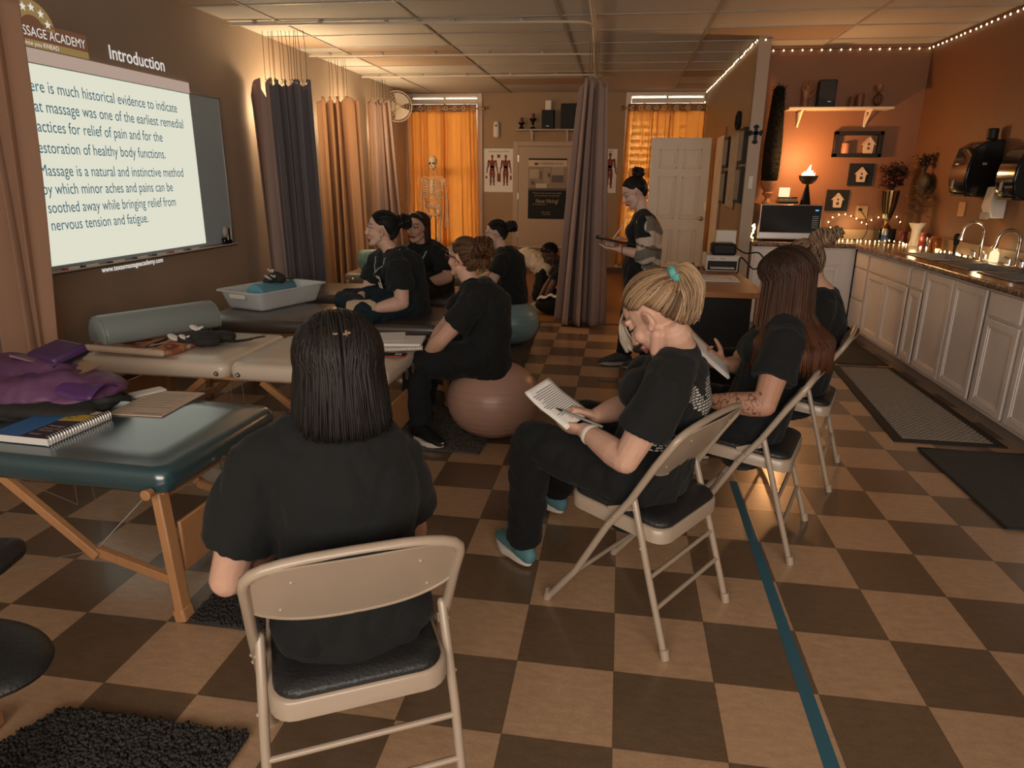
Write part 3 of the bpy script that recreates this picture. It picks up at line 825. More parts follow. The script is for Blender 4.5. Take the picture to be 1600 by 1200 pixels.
# ================================================================ things on the far wall
def sheet(name, label, cat, x0, x1, z0, z1, y, mat, th=.003):
    t = thing(name, label, cat, ((x0 + x1) / 2, y, z0))
    part('paper', G().bb(x0, x1, y - th, y, z0, z1), mat, t, world=True, smooth=False)
    return t
RED = M('printed_muscle_red', (.20, .045, .025), .7)
def body_figure(cx, z0, h, y, back=False):
    q = G(); s = h / 1.75
    def e(x, z, rx, rz): q.tube([(cx + x * s, y - .0022, z0 + z * s), (cx + x * s, y - .0004, z0 + z * s)], [(rx * s, rz * s)] * 2, 14, wdir=(1, 0, 0))
    e(0, 1.63, .075, .11); e(0, 1.48, .045, .06); e(0, 1.22, .17, .24); e(0, .98, .14, .15)
    for k in (-1, 1):
        e(k * .20, 1.36, .075, .09); e(k * .245, 1.16, .05, .17); e(k * .30, .92, .038, .15); e(k * .33, .75, .035, .06)
        e(k * .085, .66, .085, .28); e(k * .09, .28, .06, .23); e(k * .10, .04, .055, .04)
    return q
pa = sheet('anatomy_poster', 'white muscle anatomy poster with two figures left of the far door', 'poster', -2.275, -1.80, 1.26, 1.93, YF - .002, 'paper')
for cx in (-2.14, -1.92): part('figure', body_figure(cx, 1.36, .48, YF - .006), RED, pa, world=True, smooth=False)
text_part('poster_title', 'THE MUSCULAR SYSTEM', .035, (-2.20, YF - .0062, 1.872), (1, 0, 0), (0, 0, 1), 'ink', pa, width=.33)
part('inset', G().bb(-2.06, -2.0, YF - .006, YF - .005, 1.42, 1.55).bb(-2.06, -2.01, YF - .006, YF - .005, 1.79, 1.84).bb(-2.25, -2.22, YF - .006, YF - .005, 1.47, 1.51).bb(-1.85, -1.82, YF - .006, YF - .005, 1.45, 1.52), RED, pa, world=True, smooth=False)
pb = sheet('anatomy_poster', 'muscle anatomy poster with one large figure between the mauve curtain and the right window', 'poster', -.62, -.15, 1.27, 1.93, YF - .002, 'paper')
part('figure', body_figure(-.26, 1.34, .54, YF - .006), RED, pb, world=True, smooth=False)
text_part('poster_title', 'SYSTEM', .03, (-.36, YF - .0062, 1.885), (1, 0, 0), (0, 0, 1), 'ink', pb, width=.13)
ph = thing('hiring_poster', 'dark poster with a salon photograph hanging on the far door', 'poster', (-1.23, YF - .034, .85))
part('sheet', G().bb(-1.545, -.93, YF - .037, YF - .031, .85, 1.30), M('poster_charcoal', (.014, .016, .016), .6, spec=.2), ph, world=True, smooth=False)
part('header', G().bb(-1.545, -.93, YF - .037, YF - .031, 1.66, 1.76), 'manila', ph, world=True, smooth=False)
part('top_rail', G().bb(-1.545, -.93, YF - .045, YF - .03, 1.76, 1.785), 'black', ph, world=True, bevel=.003)
PH = [(-1.545, -.93, 1.30, 1.66, (.26, .18, .12)), (-1.53, -1.38, 1.48, 1.62, (.42, .32, .22)), (-1.30, -1.20, 1.40, 1.64, (.33, .25, .18)), (-1.17, -.98, 1.42, 1.53, (.10, .06, .05)), (-1.17, -.98, 1.53, 1.66, (.36, .28, .20)),
      (-1.42, -1.25, 1.33, 1.40, (.52, .43, .33)), (-1.50, -1.44, 1.38, 1.44, (.12, .05, .03)), (-1.545, -.93, 1.295, 1.33, (.08, .05, .04)), (-1.36, -1.33, 1.47, 1.58, (.12, .08, .05)), (-1.23, -1.20, 1.50, 1.56, (.03, .02, .02))]
for k, (x0, x1, z0, z1, c) in enumerate(PH):
    part('picture_patch' if k else 'picture', G().bb(x0, x1, YF - .0373 - .0003 * k, YF - .031, z0, z1), M('photo_tone', c, .5), ph, world=True, smooth=False)
part('emblem', G().ell((-1.42, YF - .038, 1.70), (.035, .002, .018)), 'ink', ph, world=True)
GOLD = M('printed_gold_ink', (.45, .33, .2), .6)
for s, sz, z, x0, w, mt in (('A MASSAGE SALON', .05, 1.69, -1.36, .36, 'ink'), ('Massage therapist positions now available', .03, 1.245, -1.47, .46, GOLD), ('join a growing team of professionals', .03, 1.205, -1.44, .40, GOLD), ('Now Hiring!', .09, 1.10, -1.42, .36, GOLD),
                             ('Full and part time', .025, 1.07, -1.47, .22, GOLD), ('Apply in person', .028, .95, -1.33, .15, GOLD), ('or online today', .028, .915, -1.31, .13, GOLD)):
    text_part('poster_text', s, sz, (x0, YF - .0385, z), (1, 0, 0), (0, 0, 1), mt, ph, width=w)
t = thing('air_freshener', 'white automatic air freshener on the wall above the anatomy poster', 'dispenser', (-2.07, YF - .04, 2.1))
part('case', G().tube([(-2.07, YF - .035, 2.12), (-2.07, YF - .035, 2.31)], [(.05, .035), (.045, .03)], 16, wdir=(1, 0, 0), round_ends=True), 'white_plastic', t, world=True)
part('nozzle', G().tube([(-2.07, YF - .06, 2.27), (-2.07, YF - .075, 2.27)], .014, 10), 'black', t, world=True)
t = thing('wall_shelf', 'tan wall shelf above the far door', 'shelf', (-1.25, YF - .1, 2.19))
part('board', G().bb(-1.75, -.72, YF - .2, YF, 2.19, 2.215), 'door_tan', t, world=True, bevel=.003)
for x in (-1.5, -.94):
    part('bracket', G().bb(x - .012, x + .012, YF - .02, YF, 2.03, 2.19).bb(x - .012, x + .012, YF - .17, YF, 2.175, 2.19).bar((x, YF - .015, 2.05), (x, YF - .14, 2.18), .02, .012), 'white_paint', t, world=True)
for x, h, lb in ((-1.66, .10, 'small dark candle holder at the left end of the far shelf'), (-1.48, .16, 'taller dark candle holder beside the small one on the far shelf')):
    t = thing('candle_holder', lb, 'candle holder', (x, YF - .1, 2.215), group='dark candle holders on the far shelf')
    part('stand', G().lathe([(.05, 0), (.045, .02), (.02, .04), (.022, h * .6), (.055, h - .01), (.055, h), (0, h)], (x, YF - .1, 2.215), 16), 'gloss_black', t, world=True)
    part('candle', G().lathe([(.025, 0), (.025, .07), (0, .07)], (x, YF - .1, 2.215 + h), 12), 'red_wax', t, world=True)
t = thing('loudspeaker', 'small black speaker on the far shelf with a card on top', 'speaker', (-1.24, YF - .1, 2.215), group='black loudspeakers')
part('cabinet', G().bb(-1.335, -1.145, YF - .18, YF - .02, 2.215, 2.49), 'black', t, world=True, bevel=.008)
part('badge', G().bb(-1.26, -1.22, YF - .183, YF - .18, 2.25, 2.262), 'alu', t, world=True)
sheet('folded_card', 'small white card standing on the small far speaker', 'card', -1.29, -1.20, 2.49, 2.63, YF - .1, 'paper', .004)
t = thing('loudspeaker', 'large black speaker at the right end of the far shelf', 'speaker', (-.9, YF - .1, 2.215), group='black loudspeakers')
part('cabinet', G().bb(-1.04, -.76, YF - .19, YF - .02, 2.215, 2.58), 'black', t, world=True, bevel=.008)
part('grille', G().bb(-1.02, -.78, YF - .194, YF - .19, 2.24, 2.56), 'black_wood', t, world=True)
t = thing('wall_outlet', 'white wall outlet low on the far wall under the right orange curtain', 'outlet', (-.06, YF - .01, .10))
part('plate', G().bb(-.10, .03, YF - .012, YF, .1, .24), 'white_plastic', t, world=True, bevel=.003)
for z in (.14, .20): part('socket', G().bb(-.055, -.02, YF - .014, YF - .011, z - .015, z + .015), 'black', t, world=True)
# ================================================================ folding chairs
def rounded_rect(w, d, r, n=5):
    out = []
    for cx, cy, a0 in ((w - r, d - r, 0), (-w + r, d - r, 90), (-w + r, -d + r, 180), (w - r, -d + r, 270)):
        for k in range(n + 1):
            a = math.radians(a0 + 90 * k / n); out.append((cx + r * math.cos(a), cy + r * math.sin(a)))
    return out

def make_chair(label):
    t = thing('folding_chair', label, 'chair', group='beige folding chairs in a row')
    W = .215
    side = [(.235, .015), (.12, .171), (0, .39), (-.08, .505), (-.16, .645), (-.205, .715)]
    # one bent tube: front legs, sides and the rounded top of the back
    L = [(-W, y, z) for y, z in side]; Rr = [(W, y, z) for y, z in side]
    def ax(y0, z0): return (y0, z0)
    top = []
    for k in range(1, 12):
        a = PI * k / 12
        x = -W * math.copysign(abs(math.cos(a)) ** .62, math.cos(a))
        s = abs(math.sin(a)) ** .75
        top.append((x, -.205 - .032 * s, .715 + .058 * s))
    path = L + top + Rr[::-1]
    part('frame_tube', G().tube(path, .0125, 10), 'chair', t)
    # pressed back panel, wrapped round the tube
    def back(u, v):
        x = -W * .985 + 2 * W * .985 * u
        lim = max(0.0, 1 - abs(x / W) ** 3.2)
        zt = .712 + .060 * lim ** .5
        zb = .632 - .058 * lim ** .8
        z = zb + (zt - zb) * v
        y = -.205 - (z - .715) * .62 - .022 * (1 - (x / W) ** 2)
        return (x, y, z)
    part('back_panel', G().slab(back, 28, 8, .004), 'chair', t)
    g = G().tube([back(k / 24, 0.0) for k in range(25)], .005, 6)
    part('panel_rim', g, 'chair', t)
    part('back_pad', G().slab(lambda u, v: (lambda p: (p[0] * .95, p[1] + .012, p[2] * .985 + .011))(back(u, v)), 24, 6, .014), 'chair_pad', t)
    g = G()
    for u, v in ((.2, .75), (.8, .75), (.14, .2), (.86, .2)):
        q = Vector(back(u, v)); g.ell(q + Vector((0, -.0025, 0)), (.0042, .003, .0042), nu=8, nv=6)
    part('rivet', g, 'chair', t)
    for s in (-1, 1):
        part('rear_leg', G().tube([(s * W, -.24, .015), (s * (W - .003), -.155, .288), (s * (W - .012), -.083, .515)], .0115, 10, round_ends=True), 'chair', t)
        part('hinge_link', G().bar((s * (W - .02), -.085, .475), (s * (W - .02), .012, .435), .005, .022), 'chair', t)
        part('bolt', G().ell((s * (W - .001), -.094, .475), .0052, nu=8, nv=6).ell((s * (W + .0115), -.03, .435), .0052, nu=8, nv=6).ell((s * (W + .0115), -.004, .397), .0052, nu=8, nv=6).ell((s * (W + .005), -.131, .355), .0052, nu=8, nv=6), 'chair', t)
        for y, z in ((.245, .0), (-.246, .0)):
            dy = -.01 if y > 0 else .008
            part('foot_cap', G().tube([(s * W, y, .0), (s * W, y + dy, .035)], .0155, 10), 'chair', t)
    for yz in ((-.196, .16), (-.165, .26)):
        part('stretcher', G().tube([(-W, *yz), (W, *yz)], .008, 8), 'chair', t)
    part('stretcher', G().tube([(-W, .135, .15), (W, .135, .15)], .008, 8), 'chair', t)
    # seat pan with a turned down rim, pad on top
    rr = rounded_rect(.195, .19, .055); c = (0, -.005)
    g = G(); N = len(rr)
    def zt(y): return .418 + .03 * (y + .2) / .4
    vs = []
    for k, (e, dz) in enumerate(((1.0, -.048), (1.0, -.006), (.975, 0), (.9, 0))):
        for x, y in rr:
            yy = y * e + c[1]; vs.append((x * e, yy, zt(yy) + dz))
    fs = [(k * N + i, k * N + (i + 1) % N, (k + 1) * N + (i + 1) % N, (k + 1) * N + i) for k in range(3) for i in range(N)] + [tuple(range(3 * N, 4 * N)), tuple(range(N - 1, -1, -1))]
    part('seat_pan', g.add(vs, fs), 'chair', t, angle=60)
    g = G(); vs = []
    for e, dz in ((.96, -.002), (.975, .008), (.95, .018), (.8, .024), (.4, .022)):
        for x, y in rr:
            yy = y * e + c[1]; vs.append((x * e * .97, yy, zt(yy) + dz + .003 * noise.noise((x * 30, y * 30, e * 9))))
    fs = [(k * N + i, k * N + (i + 1) % N, (k + 1) * N + (i + 1) % N, (k + 1) * N + i) for k in range(4) for i in range(N)] + [tuple(range(4 * N, 5 * N)), tuple(range(N - 1, -1, -1))]
    part('seat_pad', g.add(vs, fs), 'chair_pad', t, angle=80)
    return t
CH = {1: ((-.642, -.79), (-.475, .88)), 2: ((.0765, .095), (-.83, .55)), 3: ((.54, .733), (-.935, .354)), 4: ((.888, 1.472), (-.934, .356))}
CL = {1: 'beige folding chair nearest the viewer under the woman with black bobbed hair', 2: 'beige folding chair under the blonde woman with the teal scrunchie',
      3: 'beige folding chair under the woman with long straight dark hair', 4: 'beige folding chair under the woman with the messy blonde bun'}
c0 = make_chair(CL[1])
for k, ((cx, cy), (fx, fy)) in CH.items():
    c = c0 if k == 1 else dup(c0, label=CL[k])
    c.location = (cx, cy, 0); c.rotation_euler = (0, 0, math.atan2(-fx, fy))

# ================================================================ massage tables
def massage_table(label, loc, rz, L, W, h, mat, split=True, th=.10, knobs=True, end_panel=True, group='folding massage tables', extra_end=None):
    """origin on the floor at the middle of the table, length along X"""
    t = thing('massage_table', label, 'massage table', loc, rz, group)
    hw = W / 2
    def padshape(x0, x1):
        cx = (x0 + x1) / 2; rx = (x1 - x0) / 2
        rr = rounded_rect(rx, hw, .05, 6); N = len(rr); vs = []
        prof = [(-.012, -th + .004), (-.004, -th * .85), (0, -th * .5), (-.004, -th * .28), (-.018, -th * .1), (-.042, -.012), (-.075, -.002), (-.13, 0)]
        for e, dz in prof:
            for x, y in rr:
                fx = (rx + e) / rx; fy = (hw + e) / hw
                vs.append((cx + x * fx, y * fy, h + dz))
        K = len(prof)
        fs = [(k * N + i, k * N + (i + 1) % N, (k + 1) * N + (i + 1) % N, (k + 1) * N + i) for k in range(K - 1) for i in range(N)] + [tuple(range((K - 1) * N, K * N)), tuple(range(N - 1, -1, -1))]
        return G().add(vs, fs)
    halves = [(-L / 2, -.004), (.004, L / 2)] if split else [(-L / 2, L / 2)]
    for a, b in halves:
        part('pad', padshape(a, b), mat, t, angle=75)
    for sy in (-1, 1):
        part('side_rail', G().bb(-L / 2 + .03, L / 2 - .03, sy * (hw - .035) - .012, sy * (hw - .035) + .012, h - th - .002, h - th + .012), 'wood', t)
    zt = h - th
    for sx in (-1, 1):
        for sy in (-1, 1):
            x = sx * (L / 2 - .07); y = sy * (hw - .05)
            xf = sx * (L / 2 - .02); yf = sy * (hw - .02)
            lg = part('leg', G().bar((x, y, zt - .005), (xf, yf, .035), .034, .05, up=(0, 1, 0)), 'wood', t, bevel=.005)
            part('foot', G().bar((xf - sx * .004, yf, .05), (xf + sx * .006, yf, .0), .045, .058, up=(0, 1, 0)), 'wood', lg, bevel=.008)
            part('brace', G().bar((x + sx * .03, y - sy * .012, .11), (x - sx * .30, y - sy * .012, .20), .026, .034).bar((x - sx * .285, y - sy * .0, .185), (x - sx * .62, y, zt - .01), .026, .034), 'wood', t, bevel=.003)
            part('cable', G().tube([(x - sx * .30, y, .2), (x - sx * .12, y * .2, zt - .02)], .0025, 5).tube([(x - sx * .3, y - sy * .02, .2), (sx * .05, y - sy * .02, .03 + .0), (sx * .03, y - sy * .03, zt - .02)], .0025, 5), 'cable', t)
        if end_panel:
            x = sx * (L / 2 - .06)
            part('end_panel', G().box((x + sx * .02, 0, zt * .52), (.014, W - .16, .19)), 'wood', t, bevel=.004)
        part('end_bar', G().bb(sx * (L / 2 - .09) - .012, sx * (L / 2 - .09) + .012, -hw + .05, hw - .05, zt - .05, zt - .01), 'wood', t)
    if knobs:
        for sx in (-1, 1):
            x = sx * (L / 2 - .055)
            part('knob', G().tube([(x, -hw - .002, zt + .018), (x, -hw - .034, zt + .018)], [.014, .019], 14), 'wood', t, bevel=.003)
        for x in (-.06, .06) if mat == 'teal_vinyl' else (-.06, .06, -L / 2 + .1, L / 2 - .04):
            part('snap', G().tube([(x, -hw - .001, zt + .035), (x, -hw - .007, zt + .035)], [.014, .010], 12).ell((x, -hw - .008, zt + .035), (.006, .004, .006), nu=8, nv=6), 'steel', t)
    for sy in (-1, 1):
        part('handle_ring', G().tube([(L / 2 + .012, sy * .06 + .018 * math.cos(w), zt + .0 + .028 * math.sin(w)) for w in [2 * PI * k / 12 for k in range(12)]], .003, 5, closed=True), 'steel', t)
    return t
BT = Vector((-2.39, .09, 0))
massage_table('teal massage table in the left foreground carrying the purple backpack', BT, math.radians(-2.5), 1.90, .70, .57, 'teal_vinyl')
massage_table('cream massage table with the grey half round bolster', (-2.0, 1.33, 0), 0, 1.70, .70, .565, 'cream_vinyl')
massage_table('dark brown massage table carrying the clear plastic bin', (-1.98, 2.40, 0), math.radians(3), 1.72, .70, .565, 'dark_vinyl', end_panel=True)
massage_table('black brown massage table behind the woman with the badge', (-2.05, 3.48, 0), math.radians(2), 1.40, .66, .56, 'dark_vinyl', end_panel=False)
massage_table('taupe massage table with a teal bolster behind the slate grey curtain', (-2.02, 4.66, 0), math.radians(1), 1.42, .66, .57, 'taupe_vinyl', end_panel=False)
massage_table('taupe massage table near the far left window', (-1.98, 6.5, 0), math.radians(92), 1.6, .68, .60, 'taupe_vinyl', end_panel=False)

def bolster(name, label, a, b, r, mat, flat=.0, cat='bolster', end_r=.03):
    """cushion between a and b on a surface; flat>0: flat bottom (half round)"""
    a = Vector(a); b = Vector(b); d = (b - a).normalized(); sd = d.cross(Vector((0, 0, 1)))
    prof = []
    for k in range(24):
        w = 2 * PI * k / 24; x = math.cos(w) * r; z = math.sin(w) * r
        if flat: z = z * 1.0 if z > -flat else -flat
        prof.append((x, z))
    g = G(); vs = []; n = 24
    L = (b - a).length
    secs = [(0, .8), (.008, .93), (end_r, 1.0), (L - end_r, 1.0), (L - .008, .93), (L, .8)]
    for s, e in secs:
        for x, z in prof: vs.append(a + d * s + sd * x * e + Vector((0, 0, z * e + (flat if flat else r))))
    fs = [(i * n + k, i * n + (k + 1) % n, (i + 1) * n + (k + 1) % n, (i + 1) * n + k) for i in range(5) for k in range(n)] + [tuple(range(n - 1, -1, -1)), tuple(5 * n + k for k in range(n))]
    t = thing(name, label, cat, a)
    m = g.add(vs, fs)
    part('cushion', m, mat, t, world=True, angle=70)
    for s, e in ((.012, .96), (L - .012, .96)):
        part('piping', G().tube([a + d * s + sd * x * e + Vector((0, 0, z * e + (flat if flat else r))) for x, z in prof], .0035, 5, closed=True), mat, t, world=True)
    return t
# blanket under the bolster on the cream table
PAL = [(.40, .15, .08), (.03, .02, .02), (.62, .52, .42), (.30, .06, .04), (.55, .28, .15)]
def blanket(u, v):
    x = -2.82 + .48 * u + .05 * v; y = 1.04 + .52 * v - .03 * u
    z = .583 + .014 * math.sin(9 * u + 4 * v) * .5 + .012 * math.sin(13 * v + 3 * u) * .5 + (.0)
    return (x, y, z)
g = G().slab(blanket, 40, 40, .022)
cols = []
for p in g.v:
    n1 = noise.noise(Vector((p.x * 16, p.y * 16, 1))); n2 = noise.noise(Vector((p.x * 9, p.y * 9, 7)))
    cols.append(PAL[2] if n1 > .22 else PAL[1] if n2 > .25 else PAL[3] if n2 < -.2 else PAL[0] if n1 > -.1 else PAL[4])
t = thing('folded_blanket', 'folded patterned rust and cream blanket under the grey bolster', 'blanket', (-2.6, 1.25, .57))
part('cloth', g, 'attr', t, world=True, cols=cols, angle=180)
part('rolled_edge', G().tube([(-2.82, 1.035, .59), (-2.6, 1.02, .588), (-2.37, 1.01, .585)], .018, 10, round_ends=True), 'manila', t, world=True)
bolster('half_round_bolster', 'grey green half round bolster on the cream massage table', (-2.79, 1.07, .602), (-2.47, 1.66, .602), .105, 'grey_vinyl', flat=.045)
bolster('round_bolster', 'teal bolster on the taupe table behind the slate grey curtain', (-2.62, 4.52, .572), (-2.28, 4.78, .572), .10, M('sea_green_vinyl', (.16, .28, .25), .45))

def pouch(label, c, r, rz, mat='mat_dark', straps=2, white=True):
    """limp black cloth cover with white lettered cuffs and dangling straps"""
    t = thing('face_cradle_cover', label, 'cloth cover', c)
    R = Matrix.Rotation(rz, 3, 'Z')
    g = G()
    for dx, dy, dz, k in ((0, 0, .035, 1.0), (.06, .02, .03, .8), (-.05, -.015, .03, .75), (.02, -.045, .028, .7), (-.09, .0, .022, .5)):
        g.ell(Vector(c) + R @ Vector((dx * r / .1, dy * r / .1, dz)), (r * k * .8, r * k * .55, .036 * k + .006), rot=R)
    me = fuse(g, .008, 3)
    displace(me, lambda p: noise.noise(p * 22) * .008)
    part('cloth', me, mat, t, world=True, angle=180)
    if white:
        for dx, dy, dz, s in ((-.105, -.03, .05, 1.0), (-.03, .01, .088, .9), (-.065, -.045, .055, .7)):
            q = Vector(c) + R @ Vector((dx * r / .1, dy * r / .1, dz))
            part('white_cuff', G().ell(q, (.034 * s, .024 * s, .008 * s), rot=R @ Matrix.Rotation(.5, 3, 'Y') @ Matrix.Rotation(.4, 3, 'X')).ell(q + R @ Vector((.028, .012, -.004)) * s, (.022 * s, .018 * s, .009 * s), rot=R @ Matrix.Rotation(-.4, 3, 'Y')), 'paper', t, world=True, label='white cuff')
    for k in range(straps):
        pts = [Vector(c) + R @ Vector(p) for p in ((.06, .0 + .02 * k, .03), (.13, -.03 + .05 * k, .012), (.2, -.01 + .03 * k, .009), (.25 + .06 * k, .02 + .07 * k, .012))]
        part('strap', G().tube(catmull(pts, 5), [(.013, .004)] * 16, 8, wdir=(0, 0, 1) if False else R @ Vector((0, 1, 0))), mat, t, world=True)
    return t
pouch('black face cradle cover with white cuffs beside the grey bolster', (-2.31, 1.29, .575), .135, .35)
pouch('black face cradle cover beside the teal bolster behind the slate curtain', (-2.32, 4.52, .575), .08, .2, straps=1)

# clear bin with a blue bolster on the dark table
BC = Vector((-2.55, 2.58, .567)); BR = Matrix.Rotation(math.radians(72), 3, 'Z')
t = thing('plastic_bin', 'clear plastic underbed bin on the dark brown massage table', 'bin', BC)
def binwall(s, z): return [(BC + BR @ Vector((x * s[0], y * s[1], z))) for x, y in rounded_rect(1, 1, .16, 4)]
vs = []; N = 20 + 4
levels = [((.27, .155), .012, 0), ((.275, .16), .002, 0), ((.285, .165), .012, 0), ((.325, .20), .135, 0), ((.345, .22), .137, 0), ((.345, .22), .128, 0), ((.335, .21), .129, 0), ((.32, .196), .129, 0), ((.281, .161), .016, 0), ((.26, .145), .014, 0)]
for s, z, _ in levels: vs += binwall(s, z)
N = len(binwall((1, 1), 0))
fs = [(k * N + i, k * N + (i + 1) % N, (k + 1) * N + (i + 1) % N, (k + 1) * N + i) for k in range(1, 8) for i in range(N)] + [tuple(range(N, 2 * N))[::-1], tuple(range(8 * N, 9 * N))[::1]]
part('tub', G().add(vs, fs), 'frost', t, world=True, angle=60)
part('clip', G().box(BC + BR @ Vector((-.335, 0, .10)), (.02, .14, .03), rot=BR), 'white_plastic', t, world=True, bevel=.004)
a = BC + BR @ Vector((-.20, -.02, .02)); b = BC + BR @ Vector((.20, .04, .02))
bolster('round_bolster', 'blue bolster lying in the clear plastic bin', a, b, .075, M('blue_vinyl', (.09, .27, .36), .4))
pouch('black face cradle cover with white cuffs draped over the blue bolster', BC + BR @ Vector((.02, 0, .155)), .09, 1.3, straps=2)

# papers, notebooks and phone at the end of the cream table
def stack_book(name, label, c, rz, w, l, h, mat, cat='notebook', coil=True, group=None, z=None):
    t = thing(name, label, cat, c, rz, group)
    part('pages', G().bb(-w / 2, w / 2, -l / 2, l / 2, 0.002, h - .002), 'paper', t, smooth=False)
    part('cover', G().bb(-w / 2 - .003, w / 2 + .003, -l / 2 - .003, l / 2 + .003, h - .002, h), mat, t, smooth=False)
    part('back_cover', G().bb(-w / 2 - .003, w / 2 + .003, -l / 2 - .003, l / 2 + .003, 0, .002), 'manila', t, smooth=False)
    if coil:
        g = G()
        for k in range(26):
            y = -l / 2 + l * (k + .5) / 26
            g.tube([(w / 2 + .004 + .009 * math.cos(q), y, h / 2 + (h / 2 + .006) * math.sin(q)) for q in [2 * PI * s / 8 for s in range(8)]], .0014, 4, closed=True)
        part('spiral_binding', g, 'steel', t)
    return t
stack_book('spiral_notebook', 'bottom white spiral notebook at the right end of the cream table', (-1.26, 1.47, .566), math.radians(-70), .22, .28, .018, 'paper', group='notebooks on the cream table')
stack_book('spiral_notebook', 'top white notebook lying askew on the stack on the cream table', (-1.25, 1.50, .585), math.radians(-82), .21, .27, .014, 'paper', group='notebooks on the cream table', coil=False)
sh = thing('paper_sheet', 'loose white sheet sticking out of the notebooks on the cream table', 'paper', (-1.33, 1.54, .6), .3)
part('sheet', G().bb(-.12, .1, -.1, .12, 0, .0015), 'paper', sh, smooth=False)
t = thing('phone', 'black phone in a red case beside the notebooks on the cream table', 'phone', (-1.215, 1.265, .566), math.radians(4))
part('case', G().prism(rounded_rect(.078, .038, .01), .008), M('red_case', (.28, .03, .02), .4), t, bevel=.001)
part('screen', G().prism(rounded_rect(.075, .035, .008), .0015, (0, 0, .008)), 'gloss_black', t)
g = G(); [g.bb(.02 + .012 * k, .028 + .012 * k, -.02 + .013 * j, -.012 + .013 * j, .0095, .0099) for k in range(3) for j in range(3)]
part('icons', g, 'white_plastic', t, smooth=False)

# things on the teal table
TT = .571
def on_teal(x, y): return (x, y, TT)
bk = thing('spiral_book', 'thick blue and black spiral bound workbook with a yellow band on the teal table', 'book', on_teal(-2.075, -.045), math.radians(-3))
w, l, h = .235, .285, .03
part('pages', G().bb(-w / 2, w / 2, -l / 2, l / 2, .002, h - .003), 'paper', bk, smooth=False)
part('cover', G().bb(-w / 2, w / 2, -l / 2, l / 2, h - .003, h), M('navy_cover', (.012, .016, .028), .35), bk, smooth=False)
part('blue_panel', G().prism([(-w / 2, -l / 2), (.005, -l / 2), (.005, l / 2), (-w / 2, l / 2)], .0006, (0, 0, h)), M('blue_cover', (.025, .16, .42), .4), bk, smooth=False)
part('yellow_band', G().prism([(.005, .02), (w / 2 - .018, .035), (w / 2 - .018, .095), (.005, .095)], .0007, (0, 0, h)), M('yellow_band', (.62, .42, .05), .4), bk, smooth=False)
part('photo_strip', G().prism([(.012, .105), (.06, .105), (.06, .135), (.012, .135)], .0007, (0, 0, h)).prism([(.065, .105), (.095, .105), (.095, .135), (.065, .135)], .0007, (0, 0, h)), 'manila', bk, smooth=False)
part('badge_mark', G().tube([(.03 + .014 * math.cos(q), .06 + .014 * math.sin(q), h + .001) for q in [.6 + 5 * s / 12 for s in range(13)]], .0016, 4), 'ink', bk)
for s, y, wd, x in (('Massage', -.04, .065, .02), ('Theory and', -.065, .075, .015), ('Practice', -.085, .06, .02), ('Workbook', -.12, .05, .015)):
    text_part('cover_text', s, .022, (x, y, h + .0004), (1, 0, 0), (0, 1, 0), 'manila', bk, width=wd, world=False)
text_part('cover_text', 'STUDENT', .014, (-.06, .12, h + .0009), (1, 0, 0), (0, 1, 0), 'paper', bk, width=.05, world=False)
g = G()
for k in range(24):
    y = -l / 2 + l * (k + .5) / 24
    g.tube([(w / 2 + .0 + .011 * math.cos(q), y, h / 2 + (h / 2 + .007) * math.sin(q)) for q in [2 * PI * s / 8 for s in range(8)]], .0017, 4, closed=True)
part('spiral_binding', g, 'cable', bk)
fl = thing('manila_sheet', 'pinkish manila form lying on the teal table', 'paper', on_teal(-1.895, .30), math.radians(2))
part('sheet', G().bb(-.115, .115, -.155, .155, 0, .004), 'manila', fl, smooth=False)
g = G()
for k in range(7): g.bb(-.09, .09 - .02 * (k % 3), .11 - k * .028, .1125 - k * .028, .0042, .0044)
g.bb(-.02, .10, -.135, -.131, .0042, .0044)
part('printed_lines', g, 'ink', fl, smooth=False)
t = thing('phone', 'white phone lying beside the manila form on the teal table', 'phone', on_teal(-2.03, .42), math.radians(-30))
part('case', G().prism(rounded_rect(.036, .07, .01), .008), 'white_plastic', t, bevel=.001)
part('screen', G().prism(rounded_rect(.032, .064, .007), .0012, (0, 0, .008)), 'paper', t)

# purple backpack
PK = Vector((-2.36, .22, TT))
t = thing('backpack', 'slumped purple backpack with black base on the teal table', 'backpack', PK)
def pk(x, y, z): return PK + Vector((x, y, z))
g = G()
g.ell(pk(0, 0, .075), (.33, .20, .075), rot=Matrix.Rotation(.12, 3, 'Z')).ell(pk(-.14, .02, .095), (.22, .2, .085)).ell(pk(.2, .0, .065), (.15, .16, .055)).ell(pk(-.02, .06, .115), (.2, .13, .055))
me = fuse(g, .012, 3)
displace(me, lambda p: noise.noise(Vector((p.x * 5.6, p.y * 9.1, p.z * 16.8))) * .026 + noise.noise(p * 24) * .007)
for v in me.vertices:
    if v.co.z < TT + .002: v.co.z = TT + .002
part('bag_body', me, M('purple_nylon', (.135, .055, .125), .55, noise_amt=.25, noise_scale=6, bump=.25, bump_scale=40), t, world=True, angle=180)
g = G().ell(pk(.1, -.14, .03), (.27, .09, .04)).ell(pk(.3, -.05, .035), (.06, .13, .035)).ell(pk(-.2, -.16, .03), (.2, .08, .035))
me = fuse(g, .012, 3)
displace(me, lambda p: noise.noise(p * 20) * .006)
for v in me.vertices:
    if v.co.z < TT + .001: v.co.z = TT + .001
part('black_base', me, 'mat_dark', t, world=True, angle=180)
RT = Matrix.Rotation(-.35, 3, 'Z') @ Matrix.Rotation(.25, 3, 'X')
part('top_pocket', G().box(pk(.02, .10, .185), (.20, .15, .055), rot=RT), M('violet_nylon', (.07, .028, .10), .5, bump=.2, bump_scale=40), t, world=True, bevel=.018, segs=3)
